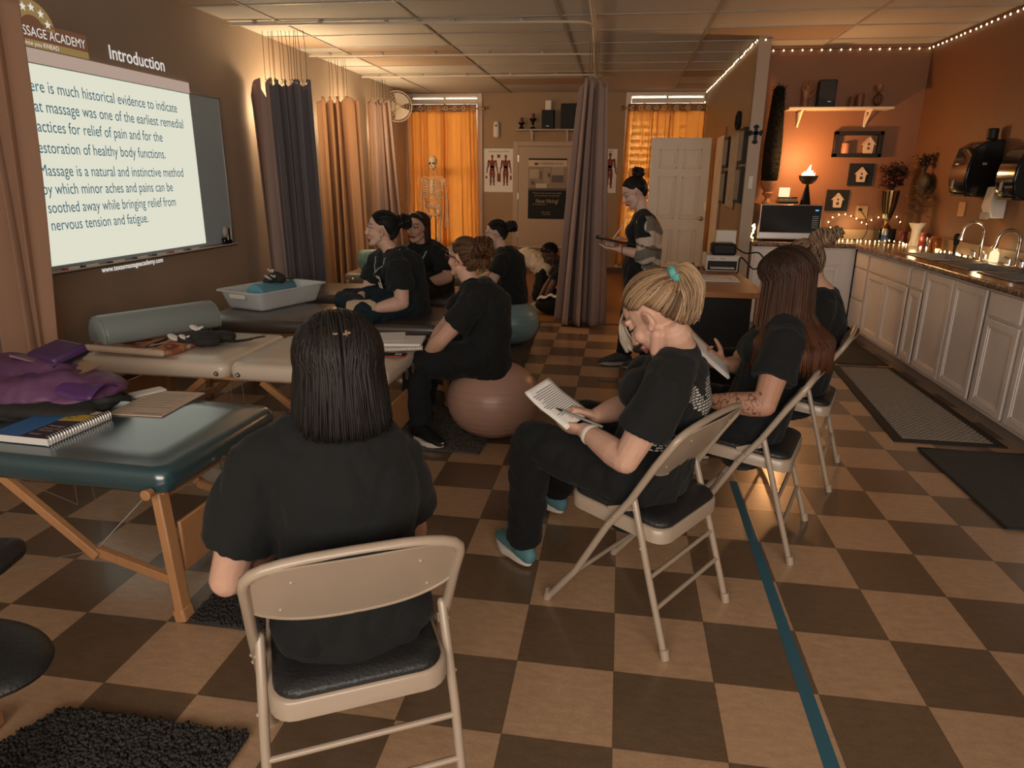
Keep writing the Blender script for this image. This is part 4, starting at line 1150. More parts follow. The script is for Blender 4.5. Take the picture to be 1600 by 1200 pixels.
part('pocket_zip', G().tube([pk(.02, .10, .185) + RT @ Vector(q) for q in ((-.10, -.078, -.01), (0, -.082, -.012), (.10, -.078, -.01), (.103, 0, -.01), (.1, .07, -.01))], .006, 6), 'black', t, world=True)
part('pink_flap', G().slab(lambda u, v: pk(-.11 + .20 * u, .0 + .08 * v + .02 * u, .195 - .05 * u * (1 - v) - .02 * v), 8, 6, .008), M('pink_mauve_nylon', (.24, .12, .16), .6), t, world=True)
part('lining', G().slab(lambda u, v: pk(.04 + .16 * u, .02 + .12 * v - .03 * u, .135 + .02 * math.sin(3 * u) * v), 8, 6, .006), M('beige_lining', (.36, .23, .13), .8), t, world=True)
part('purple_flap', G().slab(lambda u, v: pk(.0 + .34 * u, -.13 + .16 * v, .10 + .035 * math.sin(PI * v) - .03 * u + .006 * math.sin(14 * u)), 14, 10, .008), M('deep_violet_nylon', (.10, .035, .15), .5, bump=.25, bump_scale=40), t, world=True, angle=180)
part('carry_loop', G().tube(catmull([pk(.30, -.10, .05), pk(.37, -.09, .06), pk(.39, -.02, .05), pk(.36, .06, .02), pk(.31, .08, .03)], 6), [(.012, .004)] * 25, 8, wdir=(0, 0, 1)), 'mat_dark', t, world=True)
part('strap', G().tube(catmull([pk(-.3, -.15, .06), pk(-.22, -.22, .03), pk(-.05, -.215, .02), pk(.08, -.20, .02), pk(.16, -.17, .05)], 6), [(.022, .006)] * 25, 8, wdir=(0, 0, 1)), 'mat_dark', t, world=True)

# ================================================================ rugs, mats, tape
def shag(label, corners, mat, h=.03, n=5000, r=.008, name='shag_rug', seed=1):
    rnd = random.Random(seed)
    c = [Vector((*p, 0)) for p in corners]
    ctr = sum(c, Vector()) / 4
    t = thing(name, label, 'rug', (ctr.x, ctr.y, 0))
    part('backing', G().prism([(p.x, p.y) for p in c], .010), mat, t, world=True, bevel=.004)
    g = G()
    for _ in range(n):
        u, v = rnd.random(), rnd.random()
        p = (c[0] * (1 - u) + c[1] * u) * (1 - v) + (c[3] * (1 - u) + c[2] * u) * v
        a = rnd.uniform(0, 6.28); k = rnd.uniform(.6, 1.1) * h; tl = Vector((math.cos(a), math.sin(a), 0)) * rnd.uniform(.2, .9) * h * .6
        e = Vector((-math.sin(a), math.cos(a), 0)) * r; f = Vector((math.cos(a), math.sin(a), 0)) * r
        b = p + Vector((0, 0, .008)); m = b + tl * .5 + Vector((0, 0, (k - .008) * .75)); q = b + tl + Vector((0, 0, k - .008))
        g.add([b + e, b - e * .5 + f, b - e * .5 - f, m + e * .9, m - e * .45 + f * .9, m - e * .45 - f * .9, q], [(0, 1, 4, 3), (1, 2, 5, 4), (2, 0, 3, 5), (3, 4, 6), (4, 5, 6), (5, 3, 6)])
    o = part('pile', g, mat, t, world=True, angle=180); o['kind'] = 'stuff'
    return t
shag('charcoal shaggy rug at the bottom left corner of the picture', [(-1.66, -.99), (-.99, -1.02), (-.985, -.74), (-1.55, -.74)][::1], 'shag', .028, 6500, .007, seed=2)
shag('small charcoal rug beside the leg of the teal table', [(-1.44, -.30), (-.86, -.33), (-.86, .05), (-1.46, .05)], 'shag', .02, 6500, .006, seed=3)
shag('brown grey rug under the bronze exercise ball', [(-1.36, 1.36), (-.76, 1.34), (-.71, 2.78), (-1.36, 2.8)], 'shag_brown', .016, 9000, .008, seed=4)
shag('brown grey rug under the blue exercise ball', [(-1.45, 3.1), (-.76, 3.1), (-.84, 5.04), (-1.5, 5.04)], 'shag_brown', .014, 6000, .010, seed=5)
t = thing('woven_runner', 'black bordered woven runner mat in front of the white cabinets', 'mat', (1.95, 2.85, 0))
RC = [(1.62, 1.97), (2.245, 1.97), (2.245, 3.76), (1.75, 3.76)]
part('border', G().prism(RC, .006), 'mat_dark', t, world=True, bevel=.002)
g = G()
rows = 84
for k in range(rows):
    y = 2.03 + (3.70 - 2.03) * k / (rows - 1); f = (y - 1.97) / (3.76 - 1.97)
    x0 = 1.62 + .13 * f + .06; x1 = 2.245 - .06
    n = 26
    g.tube([(x0 + (x1 - x0) * j / n, y + .003 * math.sin(j * PI + k), .0075 + .0022 * (-1) ** (j + k)) for j in range(n + 1)], [(.0075, .003)] * (n + 1), 5, wdir=(0, 1, 0))
part('weave', g, M('oatmeal_weave', (.27, .225, .175), .9, noise_amt=.3, noise_scale=70), t, world=True, angle=180)
t = thing('floor_mat', 'dark mat under the corner of the kitchen cabinets beyond the woven runner', 'mat', (1.9, 4.4, 0), group='dark rubber mats')
part('rubber', G().prism([(1.55, 3.83), (2.24, 3.83), (2.24, 4.98), (1.6, 4.98)], .008), 'mat_dark', t, world=True, bevel=.003)
t = thing('floor_mat', 'charcoal ribbed mat on the floor at the right edge nearer than the woven runner', 'mat', (2.0, 1.4, 0), group='dark rubber mats')
part('rubber', G().prism([(1.71, .90), (2.35, .90), (2.35, 1.87), (1.71, 1.87)], .010), M('charcoal_felt', (.05, .05, .047), .95, noise_amt=.3, noise_scale=60), t, world=True, bevel=.004)
part('rim', G().tube([(1.715, .905, .008), (2.345, .905, .008), (2.345, 1.865, .008), (1.715, 1.865, .008)], .007, 6, closed=True), 'mat_dark', t, world=True)
single('floor_tape', 'long strip of blue tape on the checkerboard floor', 'tape', G().prism([(.544, -1.2), (.588, -1.2), (.606, 1.225), (.568, 1.225)], .0012), 'tape', smooth=False)
single('floor_tape', 'short scrap of blue tape on the floor in front of the standing woman', 'tape', G().prism([(-.16, 2.92), (-.01, 2.9), (-.01, 2.95), (-.16, 2.96)], .0012), 'tape', smooth=False)

# exercise balls
def ball(label, c, r, sq, mat):
    t = thing('exercise_ball', label, 'exercise ball', c)
    g = G(); prof = []
    n = 40
    for k in range(n + 1):
        a = -PI / 2 + PI * k / n
        rr = r * math.cos(a) ** .92 if 0 < k < n else 0.001
        z = sq * math.sin(a)
        z = max(z, -sq * .97)
        prof.append((max(rr, .001), z + sq * .97))
    part('ball', G().lathe(prof, c, 56, False), mat, t, world=True, angle=180)
    g = G()
    for z in (.35, .5, .65, .8, 1.0, 1.2, 1.4):
        a = math.asin(max(-.99, min(.99, z - .97)))
        rr = r * math.cos(a) ** .92 + .0008
        g.tube([(c[0] + rr * math.cos(w), c[1] + rr * math.sin(w), c[2] + z * sq) for w in [2 * PI * k / 48 for k in range(48)]], .0016, 4, closed=True)
    part('ridge', g, mat, t, world=True)
    return t
ball('bronze exercise ball under the woman with red glasses', (-.735, 1.66, .012), .275, .225, 'ball_brown')
ball('blue grey exercise ball under the woman with the teal lanyard', (-.985, 4.0, .012), .245, .205, 'ball_blue')

# massage chair at the left edge
t = thing('massage_chair', 'black massage chair cut off by the left edge of the picture', 'massage chair', (-1.6, -.97, 0))
g = G().ell((-1.50, -1.04, .42), (.24, .15, .045), nu=36, nv=14)
part('seat', g, 'chair_pad', t, world=True)
part('chest_pad', G().box((-1.56, -.91, .60), (.26, .13, .06), rz=.2), 'chair_pad', t, world=True, bevel=.03, segs=4)
part('post', G().bar((-1.62, -.93, .60), (-1.56, -1.0, .1), .04, .04).bar((-1.62, -1.03, .4), (-1.42, -1.06, .05), .04, .04), 'wood', t, world=True, bevel=.004)
part('base_rail', G().bar((-1.95, -1.05, .025), (-1.50, -1.05, .025), .05, .04).bar((-1.7, -1.25, .025), (-1.7, -.80, .025), .05, .04), 'wood', t, world=True, bevel=.004)
part('knob', G().ell((-1.40, -1.12, .30), .022).tube([(-1.40, -1.12, .3), (-1.45, -1.06, .3)], .006, 6).tube([(-1.435, -1.08, .20), (-1.40, -1.12, .31)], .010, 6), 'brass', t, world=True)
# ================================================================ kitchen cabinets
FX = 2.24; FYK = 5.06; ZT = .86
def front(axis, a0, a1, z0, z1, pos, raised=True, fr=.045):
    """a shaker or flat front; axis 'y': faces -x at x=pos spanning y a0..a1; axis 'x': faces -y at y=pos"""
    q = G(); t = .02
    def bx(b0, b1, c0, c1, d0, d1):
        if axis == 'y': q.bb(pos - d1, pos - d0, b0, b1, c0, c1)
        else: q.bb(b0, b1, pos - d1, pos - d0, c0, c1)
    if raised:
        bx(a0, a1, z0, z1, 0, t * .45)
        bx(a0, a0 + fr, z0, z1, 0, t); bx(a1 - fr, a1, z0, z1, 0, t); bx(a0 + fr, a1 - fr, z0, z0 + fr, 0, t); bx(a0 + fr, a1 - fr, z1 - fr, z1, 0, t)
        bx(a0 + fr, a0 + fr + .012, z0 + fr, z1 - fr, 0, t * .75); bx(a1 - fr - .012, a1 - fr, z0 + fr, z1 - fr, 0, t * .75)
        bx(a0 + fr, a1 - fr, z0 + fr, z0 + fr + .012, 0, t * .75); bx(a0 + fr, a1 - fr, z1 - fr - .012, z1 - fr, 0, t * .75)
    else:
        bx(a0, a1, z0, z1, 0, t)
    return q
def unit(label, axis, a0, a1, spec):
    if axis == 'y': t = thing('base_cabinet', label, 'cabinet', (FX + .28, (a0 + a1) / 2, 0), group='white base cabinets'); body = G().bb(FX, XR - .004, a0, a1, .10, ZT)
    else: t = thing('base_cabinet', label, 'cabinet', ((a0 + a1) / 2, FYK + .28, 0), group='white base cabinets'); body = G().bb(a0, a1, FYK, YK, .10, ZT)
    part('body', body, 'cabinet', t, world=True, smooth=False)
    part('toe_kick', G().bb(FX + .06, XR - .004, a0, a1, 0, .10) if axis == 'y' else G().bb(a0, a1, FYK + .06, YK, 0, .10), 'toe', t, world=True, smooth=False)
    pos = FX if axis == 'y' else FYK
    for kind, b0, b1, z0, z1 in spec:
        part(kind, front(axis, b0, b1, z0, z1, pos, kind == 'door'), 'cabinet', t, world=True, bevel=.0025, angle=30)
    return t
unit('white drawer cabinet at the far corner of the right hand run', 'y', 4.64, 5.04, [('drawer', 4.66, 4.99, .70, .84), ('drawer', 4.66, 4.99, .41, .68), ('drawer', 4.66, 4.99, .13, .39)])
unit('white cabinet with one wide drawer front over two doors', 'y', 3.69, 4.63, [('drawer', 3.71, 4.61, .70, .84), ('door', 4.17, 4.61, .13, .68), ('door', 3.71, 4.15, .13, .68)])
unit('narrow white cabinet with one small drawer and one slim door', 'y', 3.42, 3.68, [('drawer', 3.44, 3.66, .70, .84), ('door', 3.44, 3.66, .13, .68)])
unit('white sink cabinet with two full height doors and no drawers', 'y', 2.49, 3.41, [('door', 2.96, 3.39, .13, .84), ('door', 2.51, 2.94, .13, .84)])
unit('white cabinet cut by the right edge of the picture with two drawers over two doors', 'y', 1.60, 2.48, [('drawer', 2.10, 2.46, .70, .84), ('drawer', 1.62, 2.04, .70, .84), ('door', 2.09, 2.46, .13, .68), ('door', 1.62, 2.05, .13, .68)])
unit('white cabinet left of centre in the back run under the microwave', 'x', 1.26, 1.72, [('drawer', 1.28, 1.70, .70, .84), ('door', 1.28, 1.70, .13, .68)])
unit('white cabinet at the corner end of the back run', 'x', 1.73, 2.23, [('drawer', 1.75, 2.10, .70, .84), ('door', 1.75, 2.10, .13, .68)])

ct = thing('countertop', 'brown granite look countertop running round the kitchen corner', 'countertop', (2.5, 4.0, .86))
SK = [(3.62, 4.22), (3.04, 3.50), (2.44, 2.92)]
SX0, SX1 = 2.34, 2.68
g = G().bb(1.25, XR - .004, 5.02, YK - .004, ZT, .90)
g.bb(2.20, SX0, .95, 5.02, ZT, .90).bb(SX1, XR - .004, .95, 5.02, ZT, .90)
ys = [.95] + [k for s in SK[::-1] for k in s] + [5.02]
for k in range(0, len(ys), 2): g.bb(SX0, SX1, ys[k], ys[k + 1], ZT, .90)
part('slab', g, 'granite', ct, world=True, smooth=False)
part('front_edge', G().tube([(2.203, .95, .88), (2.203, 5.02, .88)], [(.022, .012)] * 2, 10, wdir=(0, 0, 1)).tube([(1.25, 5.022, .88), (2.2, 5.022, .88)], [(.022, .012)] * 2, 10, wdir=(0, 0, 1)), 'granite', ct, world=True)
part('backsplash', G().bb(1.25, XR - .004, YK - .02, YK - .004, .90, 1.0).bb(XR - .02, XR - .004, .95, YK - .004, .90, 1.0), M('beige_backsplash', (.36, .25, .15), .4), ct, world=True, bevel=.003)
for i, (y0, y1) in enumerate(SK):
    t = thing('sink_basin', ['stainless sink basin farthest along the counter', 'stainless sink basin in front of the tall faucet', 'stainless sink basin nearest the right edge of the picture'][i], 'sink', ((SX0 + SX1) / 2, (y0 + y1) / 2, .72), group='stainless sink basins')
    g = G(); w = .004
    g.bb(SX0, SX1, y0, y1, .72, .724).bb(SX0, SX0 + w, y0, y1, .72, .903).bb(SX1 - w, SX1, y0, y1, .72, .903).bb(SX0, SX1, y0, y0 + w, .72, .903).bb(SX0, SX1, y1 - w, y1, .72, .903)
    part('bowl', g, M('dull_steel', (.26, .25, .235), .35, metal=1.0), t, world=True, smooth=False)
    rim = [(SX0, y0), (SX1, y0), (SX1, y1), (SX0, y1)]
    part('rim', G().tube([(x, y, .904) for x, y in rim], [(.012, .004)] * 4, 8, closed=True), 'steel', t, world=True)
    part('drain', G().tube([((SX0 + SX1) / 2, (y0 + y1) / 2, .724), ((SX0 + SX1) / 2, (y0 + y1) / 2, .728)], .04, 16), 'chrome', t, world=True)
def faucet(y, label, h=.24):
    t = thing('faucet', label, 'faucet', (2.745, y, .90), group='chrome gooseneck faucets')
    part('base_plate', G().box((2.745, y, .908), (.05, .22, .016)), 'chrome', t, world=True, bevel=.006)
    pts = [(2.745, y, .91), (2.745, y, .90 + h * .75)] + [(2.745 - .075 + .075 * math.cos(a), y, .90 + h * .78 + .075 * math.sin(a)) for a in [PI * k / 10 for k in range(11)]] + [(2.585, y, .90 + h * .62)]
    part('spout', G().tube(pts, .011, 10), 'chrome', t, world=True)
    part('spray_tip', G().tube([(2.594, y, .90 + h * .72), (2.582, y, .90 + h * .55)], [.014, .016], 12), 'chrome', t, world=True)
    for s in (-1, 1):
        part('tap_handle', G().tube([(2.745, y + s * .085, .91), (2.745, y + s * .085, .95)], [.018, .014], 12).tube([(2.745, y + s * .085, .95), (2.715, y + s * .105, .968)], .007, 8), 'chrome', t, world=True)
faucet(3.80, 'tall chrome faucet at the middle sink', .27)
faucet(3.28, 'chrome faucet at the right edge of the picture', .24)
t = thing('dish_brush', 'black dish brush standing behind the sink', 'brush', (2.72, 4.18, .90))
part('handle', G().tube([(2.72, 4.18, .9), (2.725, 4.18, 1.0)], .012, 8), 'black', t, world=True)
part('head', G().tube([(2.725, 4.18, .99), (2.72, 4.17, 1.05)], [.02, .026], 10, round_ends=True), 'black', t, world=True)
t = thing('soap_bottle', 'yellow lit soap bottle behind the tall faucet', 'bottle', (2.78, 3.66, .9))
part('bottle', G().lathe([(.03, 0), (.032, .01), (.03, .07), (.012, .09), (.012, .105), (0, .105)], (2.78, 3.66, .9), 14), 'candle', t, world=True)  # bottle is no lamp, the light on it is put in as glow

# wall fixtures on the right wall
def towel(y0, y1, label, z0=1.38, z1=1.80):
    t = thing('paper_towel_dispenser', label, 'dispenser', (XR - .1, (y0 + y1) / 2, z0), group='black paper towel dispensers')
    prof = [(0, z0), (.13, z0 - .01), (.22, z0 + .02), (.245, z0 + .12), (.235, z0 + .22), (.205, z1 - .06), (.13, z1 - .012), (.05, z1), (0, z1)]
    part('cover', G().prism([(XR - d, z) for d, z in prof][::-1], y1 - y0, (0, y1, 0), (1, 0, 0), (0, 0, 1)), 'gloss_black', t, world=True, bevel=.012, angle=60)
    part('slot', G().bb(XR - .215, XR - .06, y0 + .03, y1 - .03, z0 - .004, z0 + .01), 'black', t, world=True)
    part('hand_mark', G().bb(XR - .250, XR - .243, y1 - .12, y1 - .115, z0 + .06, z0 + .12).bb(XR - .250, XR - .243, y1 - .10, y1 - .095, z0 + .06, z0 + .11).bb(XR - .25, XR - .243, y1 - .12, y1 - .08, z0 + .055, z0 + .06), 'grey_plastic', t, world=True)
    part('brand_mark', G().bb(XR - .236, XR - .232, y1 - .12, y1 - .07, z1 - .185, z1 - .175), 'grey_plastic', t, world=True)
    part('lock', G().box((XR - .12, y0 - .002, (z0 + z1) / 2 + .03), (.03, .004, .018)), 'alu', t, world=True)
    return t
towel(3.93, 4.22, 'black paper towel dispenser on the right wall above the soap dispenser')
towel(3.22, 3.47, 'black paper towel dispenser cut by the right edge of the picture', 1.37, 1.74)
single('air_sensor', 'small black cylinder on top of the black paper towel dispenser', 'air freshener', G().tube([(XR - .06, 4.03, 1.80), (XR - .06, 4.03, 1.885)], .04, 16, round_ends=False), 'black', bevel=.01)
t = thing('soap_dispenser', 'white soap dispenser on the right wall below the black towel dispenser', 'dispenser', (XR - .06, 3.80, 1.22))
part('case', G().prism([(XR, 1.22), (XR - .09, 1.22), (XR - .12, 1.30), (XR - .10, 1.45), (XR, 1.46)][::-1], .13, (0, 3.86, 0), (1, 0, 0), (0, 0, 1)), 'white_plastic', t, world=True, bevel=.01)
part('push_bar', G().bb(XR - .125, XR - .10, 3.75, 3.84, 1.21, 1.26), 'grey_plastic', t, world=True, bevel=.004)
single('wall_notice', 'small pale notice taped to the right wall at the picture edge', 'notice', G().bb(XR - .004, XR, 3.52, 3.64, 1.66, 1.84), 'grey_plastic', smooth=False)
single('wall_switch_plate', 'beige switch plate under the black towel dispenser', 'switch plate', G().bb(XR - .01, XR, 4.36, 4.48, 1.20, 1.32), M('beige_plate', (.42, .24, .13), .5), bevel=.003)
t = thing('wall_outlet', 'outlet with a plugged cord on the kitchen wall right of the birdhouse picture', 'outlet', (2.40, YK, 1.13))
part('plate', G().bb(2.355, 2.47, YK - .008, YK, 1.11, 1.24), M('tan_plate', (.45, .28, .14), .5), t, world=True, bevel=.003)
part('plug', G().bb(2.375, 2.405, YK - .04, YK - .008, 1.19, 1.215), 'black', t, world=True, bevel=.004)
part('cord', G().tube(catmull([(2.39, YK - .04, 1.20), (2.44, YK - .06, 1.12), (2.47, YK - .08, 1.02), (2.42, YK - .12, .915), (2.3, YK - .15, .908)], 6), .004, 6), 'black', t, world=True)

# microwave with lamp, candle and topiary
t = thing('microwave', 'black glass and steel microwave on the back counter', 'microwave', (1.615, 5.4, .90))
part('case', G().bb(1.32, 1.91, 5.2, 5.58, .915, 1.255), 'steel', t, world=True, bevel=.006)
part('door_glass', G().bb(1.33, 1.90, 5.19, 5.2, .985, 1.248), 'gloss_black', t, world=True, bevel=.003)
part('bottom_trim', G().bb(1.325, 1.905, 5.188, 5.2, .925, .983), 'steel', t, world=True, bevel=.003)
g = G(); [g.bb(1.82, 1.88, 5.188, 5.19, 1.035 + .018 * k, 1.039 + .018 * k) for k in range(7)]
part('buttons', g, 'alu', t, world=True)
part('clock_display', G().bb(1.84, 1.872, 5.1885, 5.19, 1.198, 1.208), 'blue_led', t, world=True)
for x in (1.36, 1.87): part('foot', G().bb(x - .02, x + .02, 5.24, 5.28, .90, .916).bb(x - .02, x + .02, 5.5, 5.54, .90, .916), 'black', t, world=True)
t = thing('flame_lamp', 'dark pedestal bowl lamp with glowing silk flames on the microwave', 'lamp', (1.75, 5.28, 1.255))
part('pedestal', G().lathe([(.055, 0), (.05, .01), (.013, .19), (.013, .20), (0, .2)], (1.755, 5.28, 1.255), 20), 'gloss_black', t, world=True)
part('bowl', G().lathe([(.01, .19), (.05, .2), (.08, .235), (.092, .275), (.088, .275), (.075, .25), (0, .24)], (1.755, 5.28, 1.255), 24), M('dark_bronze', (.05, .025, .015), .4), t, world=True)
for dx, dy, h, w in ((-.045, .0, .07, .03), (-.02, -.02, .09, .034), (.008, .01, .135, .036), (.03, -.01, .08, .03), (.055, .01, .06, .022), (-.005, .03, .1, .03)):
    p = Vector((1.755 + dx, 5.28 + dy, 1.50))
    part('flame', G().tube([p, p + Vector((.006, 0, h * .3)), p + Vector((-.008, 0, h * .65)), p + Vector((.006, 0, h))], [(w * .6, .006), (w * .75, .008), (w * .45, .005), (.002, .002)], 8), 'flame', t, world=True)
t = thing('candle_tray', 'dark beaded tray holding the square candle on the microwave', 'tray', (1.585, 5.3, 1.255))
part('tray', G().bb(1.49, 1.68, 5.24, 5.36, 1.262, 1.285).bb(1.50, 1.67, 5.25, 5.35, 1.31, 1.325), 'gloss_black', t, world=True, bevel=.003)
g = G(); [g.ell((1.495 + .019 * k, 5.238, 1.298), .008, nu=8, nv=6) for k in range(10)]; [g.ell((1.495 + .019 * k, 5.362, 1.298), .008, nu=8, nv=6) for k in range(10)]
g.bb(1.51, 1.66, 5.26, 5.34, 1.285, 1.31)
part('beads', g, 'brass', t, world=True)
t = thing('square_candle', 'glowing cream square candle on the microwave', 'candle', (1.545, 5.3, 1.325))
part('wax', G().bb(1.505, 1.595, 5.26, 5.34, 1.325, 1.415), 'candle', t, world=True, bevel=.006)
part('wick', G().tube([(1.55, 5.3, 1.41), (1.552, 5.3, 1.425)], .002, 5), 'ink', t, world=True)
t = thing('topiary', 'tall nearly black column topiary in a brown urn left of the flame lamp', 'plant', (1.425, 5.47, 1.255))
part('urn', G().lathe([(.05, 0), (.05, .012), (.025, .03), (.022, .06), (.05, .085), (.055, .10), (.04, .115), (.075, .18), (.085, .215), (.08, .22), (0, .2)], (1.425, 5.47, 1.255), 20), 'terracotta', t, world=True)
g = G().lathe([(.001, 0), (.08, .01), (.088, .15), (.085, .4), (.07, .65), (.052, .87), (.03, .9), (.001, .905)], (1.425, 5.47, 1.47), 18, False)
rnd = random.Random(4)
for _ in range(1500):
    f = rnd.random(); z = 1.475 + .9 * f; r = .088 - .036 * max(0, f - .2) / .8; a = rnd.uniform(0, 6.28)
    p = Vector((1.425 + r * math.cos(a), 5.47 + r * math.sin(a), z)); d = Vector((math.cos(a), math.sin(a), rnd.uniform(-.2, .9))) * rnd.uniform(.01, .026); e = Vector((-math.sin(a), math.cos(a), 0)) * .005
    g.add([p - e, p + e, p + d + e * .4, p + d - e * .4], [(0, 1, 2, 3)])
part('foliage', g, 'topiary', t, world=True, angle=180)

# framed birdhouses and the kitchen shelf
def birdhouse(x, z, s, y):
    q = G()
    q.prism([(x - .045 * s, z), (x + .045 * s, z), (x + .055 * s, z + .10 * s), (x, z + .16 * s), (x - .055 * s, z + .10 * s)], .02, (0, y, 0), (1, 0, 0), (0, 0, 1))
    q.bar((x - .068 * s, y - .01, z + .088 * s), (x, y - .01, z + .168 * s), .03, .008 * s).bar((x + .068 * s, y - .01, z + .088 * s), (x, y - .01, z + .168 * s), .03, .008 * s)
    return q
def bframe(label, x0, x1, z0, z1, box=False, back='wall_orange'):
    y = YK; d = .07 if box else .02; f = .035 if box else .0
    t = thing('picture_frame', label, 'picture', ((x0 + x1) / 2, y, z0), group='black framed birdhouse pictures')
    if box:
        part('frame', G().bb(x0, x1, y - d, y, z0, z0 + f).bb(x0, x1, y - d, y, z1 - f, z1).bb(x0, x0 + f, y - d, y, z0, z1).bb(x1 - f, x1, y - d, y, z0, z1), 'black_wood', t, world=True, bevel=.003)
    else:
        part('panel', G().bb(x0, x1, y - d, y, z0, z1), 'black_wood', t, world=True, bevel=.003)
    return t
t = bframe('wide black shadow box frame holding a candle and a birdhouse', 2.04, 2.495, 1.715, 1.96, True)
CREAM = M('cream_wood', (.55, .42, .30), .6)
t2 = thing('birdhouse_ornament', 'small white birdhouse standing in the shadow box frame', 'ornament', (2.37, YK - .04, 1.75))
part('house', birdhouse(2.37, 1.75, .95, YK - .03), CREAM, t2, world=True, bevel=.001)
part('hole', G().tube([(2.37, YK - .052, 1.84), (2.37, YK - .048, 1.84)], .013, 12).tube([(2.37, YK - .052, 1.80), (2.37, YK - .048, 1.80)], .013, 12), 'ink', t2, world=True)
t2 = thing('pillar_candle', 'pinkish pillar candle standing in the shadow box frame', 'candle', (2.15, YK - .04, 1.75))
part('wax', G().lathe([(.04, 0), (.04, .095), (.034, .1), (0, .096)], (2.155, YK - .045, 1.75), 18), M('rose_wax', (.38, .19, .12), .6), t2, world=True)
part('wick', G().tube([(2.155, YK - .045, 1.845), (2.155, YK - .045, 1.858)], .002, 5), 'ink', t2, world=True)
for lb, x0, x1, z0, z1 in (('square black picture with a white birdhouse under the shadow box', 2.228, 2.465, 1.44, 1.656), ('lowest square black picture with a white birdhouse above the microwave', 2.044, 2.265, 1.185, 1.397)):
    t = bframe(lb, x0, x1, z0, z1)
    cx = (x0 + x1) / 2
    part('birdhouse', birdhouse(cx, z0 + .035, .85, YK - .02), CREAM, t, world=True, bevel=.001)
    part('hole', G().tube([(cx, YK - .042, z0 + .115), (cx, YK - .038, z0 + .115)], .011, 12).tube([(cx, YK - .042, z0 + .075), (cx, YK - .038, z0 + .075)], .016, 12), 'ink', t, world=True)
t = thing('wall_shelf', 'cream wall shelf high on the terracotta kitchen wall', 'shelf', (2.0, YK - .1, 2.15))
part('board', G().bb(1.53, 2.50, YK - .22, YK, 2.155, 2.175), 'white_paint', t, world=True, bevel=.003)
for x in (1.67, 2.31): part('bracket', G().bb(x - .01, x + .01, YK - .015, YK, 2.0, 2.155).bb(x - .01, x + .01, YK - .18, YK, 2.14, 2.155).bar((x, YK - .01, 2.02), (x, YK - .15, 2.145), .018, .01), 'white_paint', t, world=True)
t = thing('loudspeaker', 'black speaker in the middle of the kitchen shelf', 'speaker', (1.87, YK - .1, 2.175), group='black loudspeakers')
part('cabinet', G().box((1.885, YK - .11, 2.30), (.16, .16, .25), rz=-.12), 'black', t, world=True, bevel=.008)
part('badge', G().box((1.90, YK - .193, 2.225), (.03, .004, .006), rz=-.12), 'alu', t, world=True)
t = thing('hand_ornament', 'brown hand shaped ornament at the left of the kitchen shelf', 'ornament', (1.69, YK - .1, 2.175))
g = G().tube([(1.70, YK - .1, 2.175), (1.70, YK - .1, 2.25)], [(.035, .03), (.03, .022)], 12, round_ends=True).tube([(1.70, YK - .1, 2.25), (1.705, YK - .1, 2.33)], [(.03, .02), (.045, .02)], 12, wdir=(1, 0, 0), round_ends=True)
for k, (dx, tx, h) in enumerate(((-.034, -.03, .07), (-.012, -.005, .105), (.010, .018, .11), (.032, .045, .09))):
    g.tube([(1.705 + dx, YK - .1, 2.32), (1.705 + (dx + tx) / 1.6, YK - .105, 2.32 + h * .55), (1.705 + tx, YK - .1, 2.325 + h)], [.011, .010, .007], 8, round_ends=True)
g.tube([(1.735, YK - .1, 2.27), (1.775, YK - .105, 2.31), (1.79, YK - .1, 2.35)], [.013, .011, .008], 8, round_ends=True)
part('hand', fuse(g, .005, 3), 'wood_trim', t, world=True, angle=180)
part('base', G().bb(1.65, 1.76, YK - .14, YK - .06, 2.175, 2.19), 'wood_trim', t, world=True)
for x, h, r, lb in ((2.135, .10, .026, 'slim brown candle beside the speaker on the kitchen shelf'), (2.21, .125, .036, 'thick brown candle right of the slim one on the kitchen shelf')):
    t = thing('pillar_candle', lb, 'candle', (x, YK - .1, 2.175), group='brown candles on the kitchen shelf')
    part('wax', G().lathe([(r, 0), (r, h), (r * .85, h + .004), (0, h)], (x, YK - .1, 2.175), 18), M('brown_wax', (.16, .07, .035), .5), t, world=True)
t = thing('wire_ornament', 'dark wire ball ornament with a cup on top at the right of the kitchen shelf', 'ornament', (2.375, YK - .1, 2.175))
c = Vector((2.375, YK - .1, 2.25)); g = G()
for a in range(5):
    w = PI * a / 5; g.tube([c + Vector((.045 * math.cos(q) * math.cos(w), .045 * math.cos(q) * math.sin(w), .05 * math.sin(q))) for q in [2 * PI * s / 18 for s in range(18)]], .003, 5, closed=True)
g.tube([(2.375, YK - .1, 2.175), (2.375, YK - .1, 2.20)], .02, 10).tube([(2.375, YK - .1, 2.30), (2.375, YK - .1, 2.32)], .008, 8)
part('wire_ball', g, 'wire', t, world=True)
part('cup', G().lathe([(.02, 0), (.036, .02), (.036, .065), (.03, .065), (0, .03)], (2.375, YK - .1, 2.32), 16), 'wood_trim', t, world=True)

